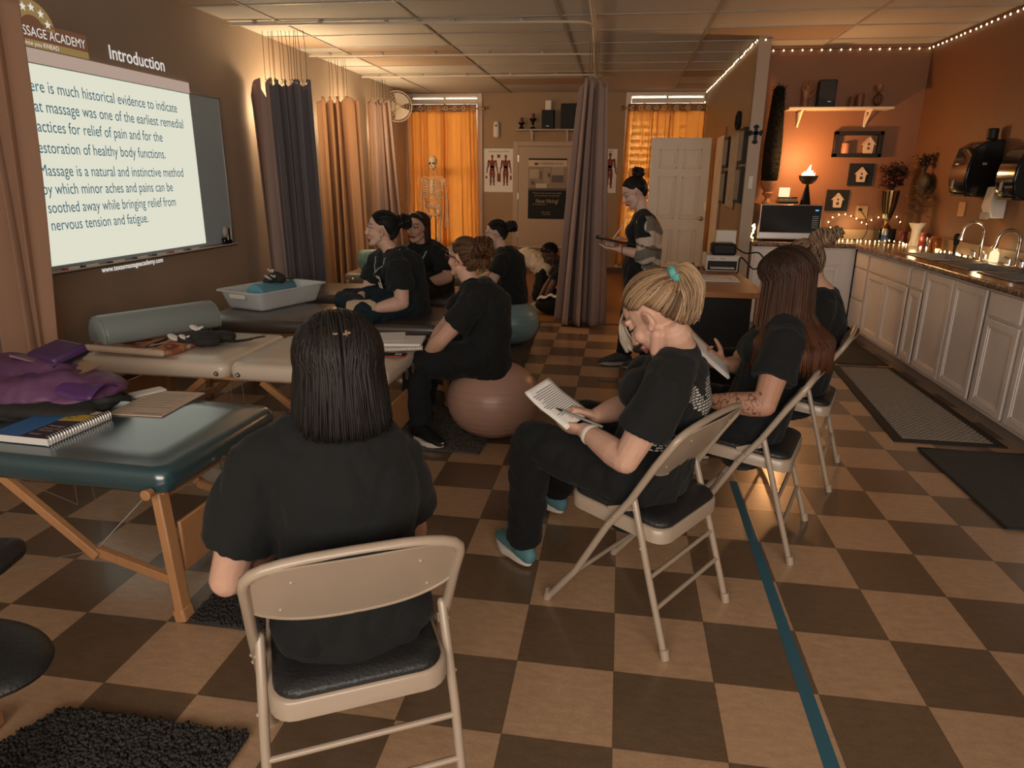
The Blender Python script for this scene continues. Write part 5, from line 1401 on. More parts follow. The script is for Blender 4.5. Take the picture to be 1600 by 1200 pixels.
# vases, jars and lights on the counter
def leafy(g, base, n, spread, h, seed, droop=.3, lw=.012, ll=.06):
    rnd = random.Random(seed)
    for _ in range(n):
        a = rnd.uniform(0, 6.28); sp = spread * rnd.uniform(.2, 1); hh = h * rnd.uniform(.55, 1)
        d = Vector((math.cos(a), math.sin(a) * .6, 0))
        p0 = Vector(base); p1 = p0 + d * sp * .4 + Vector((0, 0, hh * .7)); p2 = p0 + d * sp + Vector((0, 0, hh * (1 - droop * rnd.random())))
        g.tube(catmull([p0, p1, p2], 4), .0018, 4)
        for k in range(7):
            f = rnd.uniform(.35, 1); q = p0.lerp(p1, min(1, f * 2)) if f < .5 else p1.lerp(p2, (f - .5) * 2)
            e = Vector((rnd.uniform(-1, 1), rnd.uniform(-1, 1), rnd.uniform(-.6, .8))).normalized(); s = e.orthogonal().normalized() * lw
            L = ll * rnd.uniform(.6, 1.1)
            g.add([q, q + e * L * .5 + s, q + e * L, q + e * L * .5 - s], [(0, 1, 2, 3)])
t = thing('gold_vase', 'tall ribbed gold and black vase with dark red dried flowers on the counter', 'vase', (2.60, 5.45, .90))
vc = (2.60, 5.45, .90)
part('base', G().bb(2.52, 2.68, 5.37, 5.53, .90, 1.03), 'gloss_black', t, world=True, bevel=.006)
part('vase', G().lathe([(.045, .13), (.05, .145), (.02, .17), (.016, .20), (.03, .22), (.06, .36), (.072, .50), (.068, .50), (.05, .40), (0, .3)], vc, 24), 'brass', t, world=True)
for k in range(12):
    w = 2 * PI * k / 12
    part('rib', G().tube([(vc[0] + r * math.cos(w), vc[1] + r * math.sin(w), vc[2] + z) for r, z in ((.032, .23), (.061, .36), (.073, .49))], .007, 6), 'gloss_black', t, world=True)
g = G(); leafy(g, (2.60, 5.45, 1.32), 60, .17, .38, 3, .45)
part('dried_flowers', g, 'leaf_red', t, world=True, angle=180)
g = G(); leafy(g, (2.60, 5.45, 1.32), 40, .15, .40, 9, .6)
part('dark_leaves', g, 'leaf_dark', t, world=True, angle=180)
t = thing('white_vase', 'flared white vase with dried grasses on the counter', 'vase', (2.72, 5.0, .90))
part('vase', G().lathe([(.045, 0), (.047, .01), (.038, .06), (.042, .15), (.075, .21), (.07, .21), (.035, .15), (0, .05)], (2.72, 5.0, .90), 20), 'white_plastic', t, world=True)
g = G(); leafy(g, (2.72, 5.0, 1.0), 24, .13, .55, 5, .35, .005, .09)
part('dried_grass', g, M('dry_grass', (.14, .08, .035), .8), t, world=True, angle=180)
t = thing('hanging_basket', 'dark heart shaped woven basket with twigs on the kitchen corner wall', 'basket', (2.79, 5.15, 1.36))
hb = Vector((2.77, 5.15, 1.47))
g = G().ell(hb, (.05, .13, .10)).ell(hb + Vector((0, .0, -.07)), (.035, .07, .06))
part('basket', fuse(g, .012, 2), 'leaf_dark', t, world=True, angle=180)
g = G(); leafy(g, hb + Vector((-.01, 0, .06)), 20, .14, .24, 12, .3, .006, .07)
part('twigs', g, 'leaf_dark', t, world=True, angle=180)
t = thing('drink_can', 'blue and silver drink can on the counter by the gold vase', 'can', (2.55, 5.30, .90))
part('can', G().lathe([(.024, 0), (.028, .006), (.028, .125), (.022, .138), (0, .136)], (2.55, 5.30, .90), 20), 'alu', t, world=True)
part('label', G().lathe([(.0284, .02), (.0284, .075)], (2.55, 5.30, .90), 20, False), M('can_blue', (.03, .08, .25), .3), t, world=True)
for lb, x, y, r, h, mt in (('dark red candle jar between the gold vase and the white vase', 2.71, 5.28, .042, .12, 'red_wax'), ('dark red candle jar right of the white vase', 2.74, 4.83, .05, .13, 'red_wax'), ('amber glass jar lit from inside on the counter', 2.74, 4.60, .05, .11, 'amber')):
    t = thing('candle_jar', lb, 'jar', (x, y, .90), group='candle jars on the counter')
    part('jar', G().lathe([(r * .9, 0), (r, .01), (r, h * .85), (r * .75, h), (r * .7, h), (0, h * .9)], (x, y, .90), 20), mt, t, world=True)
    part('rim', G().tube([(x + r * .75 * math.cos(q), y + r * .75 * math.sin(q), .90 + h) for q in [2 * PI * s / 18 for s in range(18)]], .004, 5, closed=True), 'brass', t, world=True)
t = thing('glass_tumbler', 'clear glass tumbler between the red and amber jars', 'glass', (2.74, 4.71, .90))
part('tumbler', G().lathe([(.028, 0), (.034, .10), (.031, .10), (.026, .008), (0, .008)], (2.74, 4.71, .90), 18), 'glass', t, world=True)
t = thing('pen', 'dark pen leaning on the amber jar', 'pen', (2.68, 4.52, .9))
part('barrel', G().tube([(2.66, 4.46, .905), (2.71, 4.62, 1.0)], .006, 7), 'black', t, world=True)
def fairy(label, pts, spacing, r=.006):
    return lights(label, pts, spacing, 'fairy_lights', r, 'bulb_y', .004, 'fairy lights on the kitchen counter')
fairy('warm fairy lights strewn along the counter from the microwave to the sinks', catmull([(1.95, 5.16, .912), (2.1, 5.35, .912), (2.3, 5.40, .912), (2.45, 5.28, .915), (2.58, 5.22, .93), (2.68, 5.18, .915), (2.66, 5.05, .912), (2.76, 4.92, .912), (2.68, 4.75, .912), (2.77, 4.62, .915), (2.70, 4.45, .912), (2.76, 4.25, .912), (2.72, 4.02, .912), (2.79, 3.72, .912)], 8), .044)
fairy('warm fairy lights looped on the kitchen wall above the counter', catmull([(2.16, YK - .04, .97), (2.10, YK - .025, 1.09), (2.22, YK - .025, 1.16), (2.36, YK - .03, 1.12), (2.45, YK - .03, 1.06), (2.56, YK - .03, 1.13), (2.72, YK - .04, 1.16), (2.80, YK - .06, 1.06)], 5), .062)
rb = random.Random(6)
fairy('tangle of warm fairy lights left of the microwave', [(1.272 + .02 * rb.random(), 5.22 + .06 * rb.random(), .915 + .15 * k / 14) for k in range(15)], .017, .007)

# things on the partition wall
def wallpic(label, y0, y1, z0, z1, th=.035, mt='alu'):
    t = thing('framed_picture', label, 'picture', (XP0 - .02, (y0 + y1) / 2, z0), group='black framed pictures on the partition wall')
    part('frame', G().bb(XP0 - th, XP0, y0, y1, z0, z1), 'black_wood', t, world=True, bevel=.002)
    part('picture', G().bb(XP0 - th - .002, XP0 - th + .002, y0 + .03, y1 - .03, z0 + .03, z1 - .03), M('faded_print', (.25, .22, .19), .5, noise_amt=.5, noise_scale=9), t, world=True)
wallpic('upper black framed picture nearer the brown door casing', 6.30, 6.64, 1.62, 1.95)
wallpic('lower black framed picture nearer the brown door casing', 6.30, 6.66, 1.22, 1.58)
wallpic('upper black framed picture nearest the cross', 5.24, 5.56, 1.64, 1.98)
wallpic('lower black framed picture nearest the cross', 5.24, 5.58, 1.26, 1.61)
single('hanging_cloth', 'streaky white cloth panel hanging between the framed pictures', 'cloth', drape(0, (0, 0, 0), (0, 0, 0), 1, .0) if False else G().slab(lambda u, v: (XP0 - .016 + .008 * math.sin(16 * u), 5.66 + .56 * u, 1.96 - .78 * v), 40, 12, .006), M('streaky_cloth', (.46, .36, .29), .8, noise_amt=.3, noise_scale=14), angle=180)
t = thing('wall_clock', 'dark oval clock high on the partition wall', 'clock', (XP0 - .02, 5.84, 2.02))
part('rim', G().tube([(XP0 - .02, 5.84 + .10 * math.cos(q), 2.08 + .08 * math.sin(q)) for q in [2 * PI * s / 24 for s in range(24)]], .018, 8, closed=True), 'black', t, world=True)
part('face', G().tube([(XP0 - .012, 5.84, 2.08), (XP0 - .002, 5.84, 2.08)], [(.08, .10)] * 2, 24, wdir=(0, 0, 1)), 'manila', t, world=True)
g = G(); cx, cz, y = 1.187, 1.915, YE - .012
for dx, dz in ((0, .05), (0, -.075), (.045, 0), (-.045, 0)):
    g.bar((cx, y - .006, cz), (cx + dx, y - .006, cz + dz), .012, .030, up=(1, 0, 0) if dx == 0 else (0, 0, 1))
    L = 1 + .32 * (dz < 0)
    for a in (-1, 0, 1):
        g.ell((cx + dx + (a * .014 if dx == 0 else math.copysign(.006 if a else .014, dx)), y - .006, cz + dz + (a * .014 if dx != 0 else math.copysign(.006 if a else .014, dz))), (.013, .006, .013), nu=10, nv=6)
single('wall_cross', 'small dark cross on the beige end of the partition wall', 'cross', g, 'black_wood')
single('light_switch', 'cream light switch on the beige end of the partition wall', 'switch', G().bb(1.165, 1.205, YE - .022, YE - .012, 1.40, 1.52).bb(1.18, 1.19, YE - .03, YE - .02, 1.45, 1.47), 'white_plastic', bevel=.003)
single('cord', 'thin brown cord hanging down beside the partition end by the microwave', 'cord', G().tube(catmull([(1.262, 5.14, .95), (1.255, 5.12, .7), (1.262, 5.13, .4), (1.25, 5.12, .05)], 6), .004, 6), 'wood_trim')

# ================================================================ desk with office things
DX = (.33, .93); DYY = (2.60, 4.10)
t = thing('desk', 'oak topped desk behind the blonde woman carrying a printer and papers', 'desk', (.63, 3.35, 0))
part('desktop', G().bb(DX[0], DX[1], DYY[0], DYY[1], .72, .76), 'wood_desk', t, world=True, bevel=.004)
for x in (DX[0] + .03, DX[1] - .03):
    for y in (DYY[0] + .04, DYY[1] - .04): part('leg', G().bb(x - .025, x + .025, y - .025, y + .025, 0, .72), 'wood', t, world=True, bevel=.004)
part('cupboard', G().bb(DX[0] + .04, DX[1] - .08, DYY[0] + .03, DYY[1] - .1, .06, .715), 'black_wood', t, world=True, bevel=.004)
DZT = .76
t = thing('printer', 'white and black printer on the oak desk', 'printer', (.80, 3.86, DZT))
part('body', G().bb(.66, .93, 3.72, 4.02, DZT, DZT + .13), 'white_plastic', t, world=True, bevel=.012)
part('paper_slot', G().bb(.675, .905, 3.712, 3.73, DZT + .012, DZT + .085), 'black', t, world=True, bevel=.003)
part('output_tray', G().bb(.69, .88, 3.64, 3.73, DZT + .03, DZT + .04), 'white_plastic', t, world=True, bevel=.003)
part('buttons', G().bb(.69, .73, 3.716, 3.72, DZT + .10, DZT + .108).bb(.77, .81, 3.716, 3.72, DZT + .10, DZT + .108), 'grey_plastic', t, world=True)
single('power_adapter', 'black box with a cable sitting on top of the printer', 'speaker', G().bb(.70, .89, 3.70, 3.88, DZT + .132, DZT + .225), 'black', bevel=.018, segs=3)
t = thing('tissue_box', 'white upright box behind the printer on the oak desk', 'box', (.84, 4.0, DZT))
part('box', G().bb(.765, .93, 4.03, 4.10, DZT, DZT + .31), 'white_plastic', t, world=True, bevel=.006)
part('slot', G().bb(.79, .90, 4.026, 4.03, DZT + .20, DZT + .215), 'grey_plastic', t, world=True)
t = thing('keyboard', 'white slim keyboard at the front of the oak desk', 'keyboard', (.70, 3.1, DZT))
part('tray', G().box((.70, 3.22, DZT + .008), (.27, .30, .014)), 'white_plastic', t, world=True, bevel=.004)
g = G(); [g.box((.60 + .025 * i, 3.12 + .036 * j, DZT + .018), (.021, .03, .005)) for i in range(7) for j in range(6)]
[g.box((.795 + .022 * i, 3.12 + .036 * j, DZT + .018), (.018, .03, .005)) for i in range(2) for j in range(6)]
part('keys', g, 'paper', t, world=True, smooth=False)
t = thing('red_binder', 'red binder under loose papers at the left of the oak desk', 'binder', (.47, 3.85, DZT))
part('cover', G().box((.48, 3.86, DZT + .018), (.26, .30, .034), rz=.05), M('red_cover', (.25, .03, .02), .5), t, world=True, bevel=.003)
for k, (dx, dy, a) in enumerate(((0, .01, .1), (.02, -.02, -.08), (-.12, -.12, .5))):
    lb = ['pale form on top of the red binder', 'second pale form lying across the red binder', 'white sheet with a dark mark sticking out left of the red binder'][k]
    t = thing('paper_sheet', lb, 'paper', (.48 + dx, 3.86 + dy, DZT + .036 + .002 * k), a, group='papers on the oak desk')
    part('sheet', G().bb(-.11, .11, -.14, .14, 0, .0015), 'paper', t, smooth=False)
    g = G(); [g.bb(-.08, .08, .1 - .03 * j, .104 - .03 * j, .0015, .0018) for j in range(6)]
    part('print', g, 'ink', t, smooth=False)
t = thing('acrylic_stand', 'clear acrylic sign holder on the oak desk left of the printer', 'sign holder', (.60, 3.70, DZT))
part('stand', G().bar((.60, 3.62, DZT + .01), (.62, 3.76, DZT + .22), .004, .14, up=(0, -1, .6)).bb(.54, .66, 3.60, 3.70, DZT, DZT + .006), 'glass', t, world=True)
t = thing('hand_sanitizer', 'small clear bottle on the oak desk', 'bottle', (.52, 3.42, DZT))
part('bottle', G().lathe([(.025, 0), (.027, .06), (.012, .08), (.01, .1), (0, .1)], (.53, 3.45, DZT), 14), 'glass', t, world=True)
single('cable', 'looped black cable trailing off the power box on the oak desk', 'cable', G().tube(catmull([(.89, 3.8, DZT + .19), (.97, 3.75, DZT + .15), (1.06, 3.7, DZT + .16), (1.10, 3.66, DZT + .10), (1.02, 3.6, DZT + .04), (.93, 3.7, DZT + .12), (.90, 3.6, DZT + .02), (.88, 3.55, DZT + .01)], 6), .006, 6), 'black')
single('paper_bag', 'crumpled beige bag on the floor behind the desk', 'bag', G().box((1.06, 4.85, .12), (.2, .16, .22), rz=.2), 'wall_strip', bevel=.03)

# ================================================================ skeleton model
t = thing('anatomical_skeleton', 'life size skeleton model standing in front of the left far window', 'skeleton', (-2.98, 8.75, 0))
K = Vector((-2.98, 8.75, 0)); 
def kp(x, y, z): return K + Vector((x, y, z))
g = G().ell(kp(0, 0, 1.72), (.07, .088, .082)).ell(kp(.012, -.06, 1.645), (.048, .035, .05)).tube([kp(-.045, -.02, 1.63), kp(.0, -.085, 1.605), kp(.05, -.02, 1.63)], .016, 8, round_ends=True)
me = fuse(g, .009, 2)
part('skull', me, 'bone', t, world=True, angle=180)
part('eye_socket', G().ell(kp(.03, -.088, 1.685), (.018, .012, .016)).ell(kp(-.024, -.088, 1.685), (.018, .012, .016)).ell(kp(.003, -.098, 1.645), (.008, .006, .012)), 'ink', t, world=True)
g = G()
for k in range(24): g.ell(kp(0, .03 + .02 * math.sin(k / 4), .98 + .027 * k), (.019, .019, .010), nu=8, nv=6)
part('spine', g, 'bone', t, world=True)
g = G()
for k in range(10):
    z = 1.46 - .036 * k; rx = .075 + .075 * math.sin(min(1, (k + 1) / 6) * PI / 2) - (.012 * max(0, k - 7)); ry = rx * .72
    a1 = 2.75 if k < 7 else 2.1
    for s in (-1, 1):
        g.tube([kp(s * rx * math.sin(q), .045 - ry * (1 - math.cos(q)) , z - .055 * q / PI * 1.3) for q in [a1 * j / 12 for j in range(13)]], [(.008, .005)] * 13, 6, wdir=(0, 0, 1))
g.tube([kp(0, -.10, 1.44), kp(0, -.125, 1.34), kp(0, -.13, 1.24)], [(.022, .006)] * 3, 8, wdir=(1, 0, 0))
for s in (-1, 1): g.tube([kp(0, -.09, 1.455), kp(s * .09, -.07, 1.48), kp(s * .17, -.01, 1.47)], .008, 7)
part('rib_cage', g, 'bone', t, world=True)
g = G()
for s in (-1, 1):
    g.tube([kp(s * .02, .04, 1.02), kp(s * .10, .03, 1.05), kp(s * .13, -.02, 1.0), kp(s * .10, -.05, .93), kp(s * .02, -.075, .90)], [(.03, .010), (.045, .012), (.04, .012), (.025, .012), (.015, .012)], 10, wdir=(0, 0, 1), round_ends=True)
    g.tube([kp(s * .09, -.02, .93), kp(s * .06, .01, .84), kp(s * .03, -.06, .88)], .012, 7)
g.tube([kp(0, .05, 1.03), kp(0, .07, .93)], [(.04, .012), (.012, .01)], 8, wdir=(1, 0, 0))
part('pelvis', g, 'bone', t, world=True)
def bone(a, b, r, e=1.9):
    a = Vector(a); b = Vector(b); q = G()
    q.tube([a, a.lerp(b, .06), a.lerp(b, .16), a.lerp(b, .84), a.lerp(b, .94), b], [r * e * .7, r * e, r, r, r * e, r * e * .7], 10)
    return q
for s in (-1, 1):
    g = bone(kp(s * .185, 0, 1.46), kp(s * .205, .02, 1.15), .011)
    for d in (-.012, .012): 
        q = bone(kp(s * .205 + d, .02, 1.14), kp(s * .215 + d, -.02, .89), .007); g.add(q.v, q.f)
    for d in range(5): g.tube([kp(s * .215 + (d - 2) * .008, -.02, .885), kp(s * .215 + (d - 2) * .014, -.03, .80), kp(s * .215 + (d - 2) * .016, -.035, .72)], .005, 5)
    g.prism([(s * .1, 0), (s * .17, .02), (s * .13, -.14)][::s], .008, kp(0, .06, 1.44), (1, 0, 0), (0, 0, 1))
    part('arm', g, 'bone', t, world=True)
    g = bone(kp(s * .11, -.01, .93), kp(s * .085, -.01, .50), .015, 2.0)
    q = bone(kp(s * .085, -.01, .48), kp(s * .08, .02, .10), .013, 2.0); g.add(q.v, q.f)
    g.tube([kp(s * .08 + s * .022, .02, .46), kp(s * .08 + s * .02, .02, .1)], .006, 6).ell(kp(s * .085, -.035, .50), .02)
    for d in range(5): g.tube([kp(s * .08, .03, .07), kp(s * .08 + (d - 2) * .012, -.06, .05), kp(s * .08 + (d - 2) * .018, -.14, .03)], .008, 6)
    part('leg', g, 'bone', t, world=True)
part('stand', G().tube([kp(0, .10, .02), kp(0, .10, 1.05), kp(0, .05, 1.06)], .012, 8).bar(kp(-.25, .10, .025), kp(.25, .10, .025), .04, .03).bar(kp(0, -.15, .025), kp(0, .35, .025), .04, .03), 'steel', t, world=True)
# ================================================================ people
HAIRM = M('hair', (.1, .05, .03), .45, attr='Col', spec=.2)
SKIN = M('skin', (.6, .36, .26), .5, attr='Col', spec=.35, noise_amt=.07, noise_scale=60, bump=.08, bump_scale=220)
SKIN.node_tree.nodes['Principled BSDF'].inputs['Subsurface Weight'].default_value = 0.08
SKIN.node_tree.nodes['Principled BSDF'].inputs['Subsurface Radius'].default_value = (.01, .004, .002)
V = Vector
def basis(f, u):
    f = V(f).normalized(); r = f.cross(V(u)).normalized(); u = r.cross(f)
    return r, f, u
def head_matrix(c, f, up=(0, 0, 1), k=1.0):
    r, f, u = basis(f, up)
    m = Matrix((r * k, f * k, u * k)).transposed().to_4x4(); m.translation = V(c)
    return m
def add_head(g, Mh, k, mouth_open=False):
    R = Mh.to_3x3().normalized()
    def P(x, y, z): return Mh @ V((x, y, z))
    def E(x, y, z, a, b, c, rot=None): g.ell(P(x, y, z), (a * k, b * k, c * k), rot=R if rot is None else R @ rot, nu=20, nv=14)
    def T(pts, rs, n=10): g.tube([P(*p) for p in pts], [r * k for r in rs], n, round_ends=True)
    E(0, -.014, .032, .073, .092, .083)
    E(0, .022, -.025, .058, .062, .082)
    E(0, .036, .048, .055, .045, .045)
    T([(-.046, .005, -.052), (-.030, .045, -.090), (0, .064, -.099), (.030, .045, -.090), (.046, .005, -.052)], [.019, .0175, .019, .0175, .019])
    T([(0, .080, .018), (0, .090, -.004), (0, .102, -.030)], [.008, .009, .0112])
    for s in (-1, 1):
        E(s * .010, .092, -.034, .008, .010, .007)
        T([(s * .048, .066, .026), (s * .025, .082, .031), (s * .006, .083, .024)], [.009, .0105, .008])
        E(s * .036, .054, -.028, .025, .022, .025)
        E(s * .031, .067, .006, .0145, .0145, .012)
        E(s * .074, -.010, -.008, .009, .018, .029, Matrix.Rotation(-.2, 3, 'X') @ Matrix.Rotation(s * .35, 3, 'Z'))
        E(s * .072, -.002, -.032, .008, .010, .010)
    o = .006 if mouth_open else 0
    T([(-.023, .076, -.060), (-.008, .088, -.056 + o), (0, .087, -.058 + o), (.008, .088, -.056 + o), (.023, .076, -.060)], [.004, .0072, .0066, .0072, .004], 8)
    T([(-.021, .076, -.063), (0, .086, -.070 - o), (.021, .076, -.063)], [.004, .0085, .004], 8)

def paint_head(co, col, Mh, skin, lips=(.42, .13, .11), brow=(.05, .03, .02), eyes='open', mouth_open=False):
    inv = np.array(Mh.inverted()); L = co @ inv[:3, :3].T + inv[:3, 3]
    x, y, z = L[:, 0], L[:, 1], L[:, 2]; ax = np.abs(x)
    front = (y > .045) & (np.abs(z) < .13) & (ax < .08)
    m = front & (y > .062) & (((ax / .026) ** 2 + ((z + .064) / .0135) ** 2) < 1); col[m] = lips
    if mouth_open:
        m = front & (((ax / .015) ** 2 + ((z + .064) / .006) ** 2) < 1); col[m] = (.06, .01, .01)
    zb = .036 - 3.2 * (ax - .028) ** 2
    m = front & (ax > .010) & (ax < .052) & (np.abs(z - zb) < .0042); col[m] = np.array(brow) * .6 + np.array(skin) * .4
    if eyes == 'open':
        m = front & ((((ax - .031) / .0155) ** 2 + ((z - .006) / .0062) ** 2) < 1); col[m] = (.46, .38, .33)
        m = front & ((((ax - .031) / .0062) ** 2 + ((z - .006) / .0068) ** 2) < 1); col[m] = (.04, .025, .018)
        m = front & (np.abs(ax - .031) < .017) & (np.abs(z - (.0135 - 20 * (ax - .031) ** 2)) < .0024); col[m] = (.06, .035, .025)
    else:
        m = front & (np.abs(ax - .031) < .017) & (np.abs(z - (-.001 + 14 * (ax - .031) ** 2)) < .0032); col[m] = (.04, .025, .02)
        m = front & ((((ax - .031) / .017) ** 2 + ((z - .008) / .009) ** 2) < 1) & (z > .003); col[m] = np.array(skin) * .82
    m = front & (np.abs(ax - .008) < .0035) & (np.abs(z + .040) < .004) & (y > .085); col[m] = np.array(skin) * .25
    m = (ax > .066) & ((((y + .008) / .010) ** 2 + ((z + .004) / .017) ** 2) < 1); col[m] = col[m] * np.array([.62, .55, .52])
    m = front & (((ax - .038) / .02) ** 2 + ((z + .03) / .02) ** 2 < 1); col[m] = col[m] * np.array([1.05, .92, .9])

def add_hand(g, wr, d, nrm, side, curl=.5, k=1.0, spread=1.0, thumb=(.55, .75, .25), curls=None):
    """d: towards the knuckles, nrm: where the palm faces, side: +1 when the thumb lies along d x nrm"""
    d = V(d).normalized(); nrm = V(nrm); nrm = (nrm - d * nrm.dot(d)).normalized(); w = d.cross(nrm) * side
    wr = V(wr)
    g.tube([wr - d * .01 * k, wr + d * .03 * k, wr + d * .065 * k, wr + d * .088 * k], [(.024 * k, .018 * k), (.034 * k, .016 * k), (.040 * k, .0135 * k), (.037 * k, .011 * k)], 14, wdir=w, round_ends=True)
    for i, (o, L) in enumerate(((.030, .068), (.0105, .078), (-.0095, .073), (-.0285, .058))):
        c = (curls[i] if curls else curl) * (1 + .08 * i)
        p = wr + d * (.082 - .004 * abs(i - 1.2)) * k + w * o * k
        dr = (d + w * o * 2.2 * spread).normalized(); pts = [p]
        for seg, f in enumerate((.44, .31, .25)):
            a = c * (.55, .9, .6)[seg]
            ax_ = dr.cross(nrm); q = Quaternion(ax_.normalized(), a); dr = q @ dr
            # rotate towards the palm
            p = p + dr * L * f * k; pts.append(p)
            nn = nrm
        g.tube(pts, [.0092 * k, .0088 * k, .0078 * k, .0062 * k], 8, round_ends=True)
    t0 = wr + d * .022 * k + w * .022 * k; td = (d * thumb[0] + w * thumb[1] + nrm * thumb[2]).normalized()
    t1 = t0 + td * .042 * k; td2 = (td + d * .55).normalized(); t2 = t1 + td2 * .03 * k; t3 = t2 + (td2 + d * .2).normalized() * .02 * k
    g.tube([t0, t1, t2, t3], [.0135 * k, .0115 * k, .0095 * k, .0075 * k], 8, round_ends=True)

def wrinkle(me, a, b, seed=0, sc=(13, 13, 9)):
    def f(p):
        q = V((p.x * sc[0] + seed, p.y * sc[1], p.z * sc[2] + seed * .7))
        return a * (abs(noise.noise(q)) * 2 - .5) + b * noise.noise(p * 38)
    displace(me, f)

def shoe(parent, ank, toe, upper, sole, heel_h=.03, cols=None, seed=0):
    ank = V(ank); toe = V(toe); d = (toe - ank); dz = d.z; d.z = 0; d.normalize()
    down = V((0, 0, -1)); z0 = min(ank.z - .085, toe.z - .02)
    base = V((ank.x, ank.y, 0)) + d * -.045; zb = max(.002, z0)
    L = .25; sd = d.cross(V((0, 0, 1)))
    def pt(s, z): return base + d * (s * L) + V((0, 0, zb + z))
    g = G().tube([pt(.0, .045), pt(.12, .055), pt(.32, .06), pt(.55, .05), pt(.8, .035), pt(.97, .028)], [(.03, .042), (.037, .05), (.040, .05), (.046, .036), (.043, .026), (.028, .018)], 16, wdir=sd, round_ends=True)
    g.tube([V((ank.x, ank.y, zb + .05)), V((ank.x, ank.y, zb + .1))], [.042, .04], 14, round_ends=True)
    me = fuse(g, .008, 3)
    for v in me.vertices:
        if v.co.z < zb + .018: v.co.z = zb + .018
    u = part('shoe', me, upper, parent, world=True, angle=180)
    prof = []
    for k in range(28):
        w = 2 * PI * k / 28; s = .5 - .53 * math.cos(w); hw = (.042 + .012 * math.sin(PI * min(1, max(0, s))) * (1 if s > .4 else .2)) * math.sin(w)
        prof.append(base + d * (s * L) + sd * hw)
    g = G(); N = len(prof)
    g.add([p + V((0, 0, zb + z)) + V((0, 0, .012 * max(0, (p - base).dot(d) / L - .8) / .2)) for z in (0, .014, .028) for p in prof], [(k * N + i, k * N + (i + 1) % N, (k + 1) * N + (i + 1) % N, (k + 1) * N + i) for k in range(2) for i in range(N)] + [tuple(range(N - 1, -1, -1)), tuple(range(2 * N, 3 * N))])
    so = part('sole', g, sole, u, bevel=.004)
    so.data.transform(Matrix.Translation(-base_of(u) - V((0, 0, 0))))
    return u

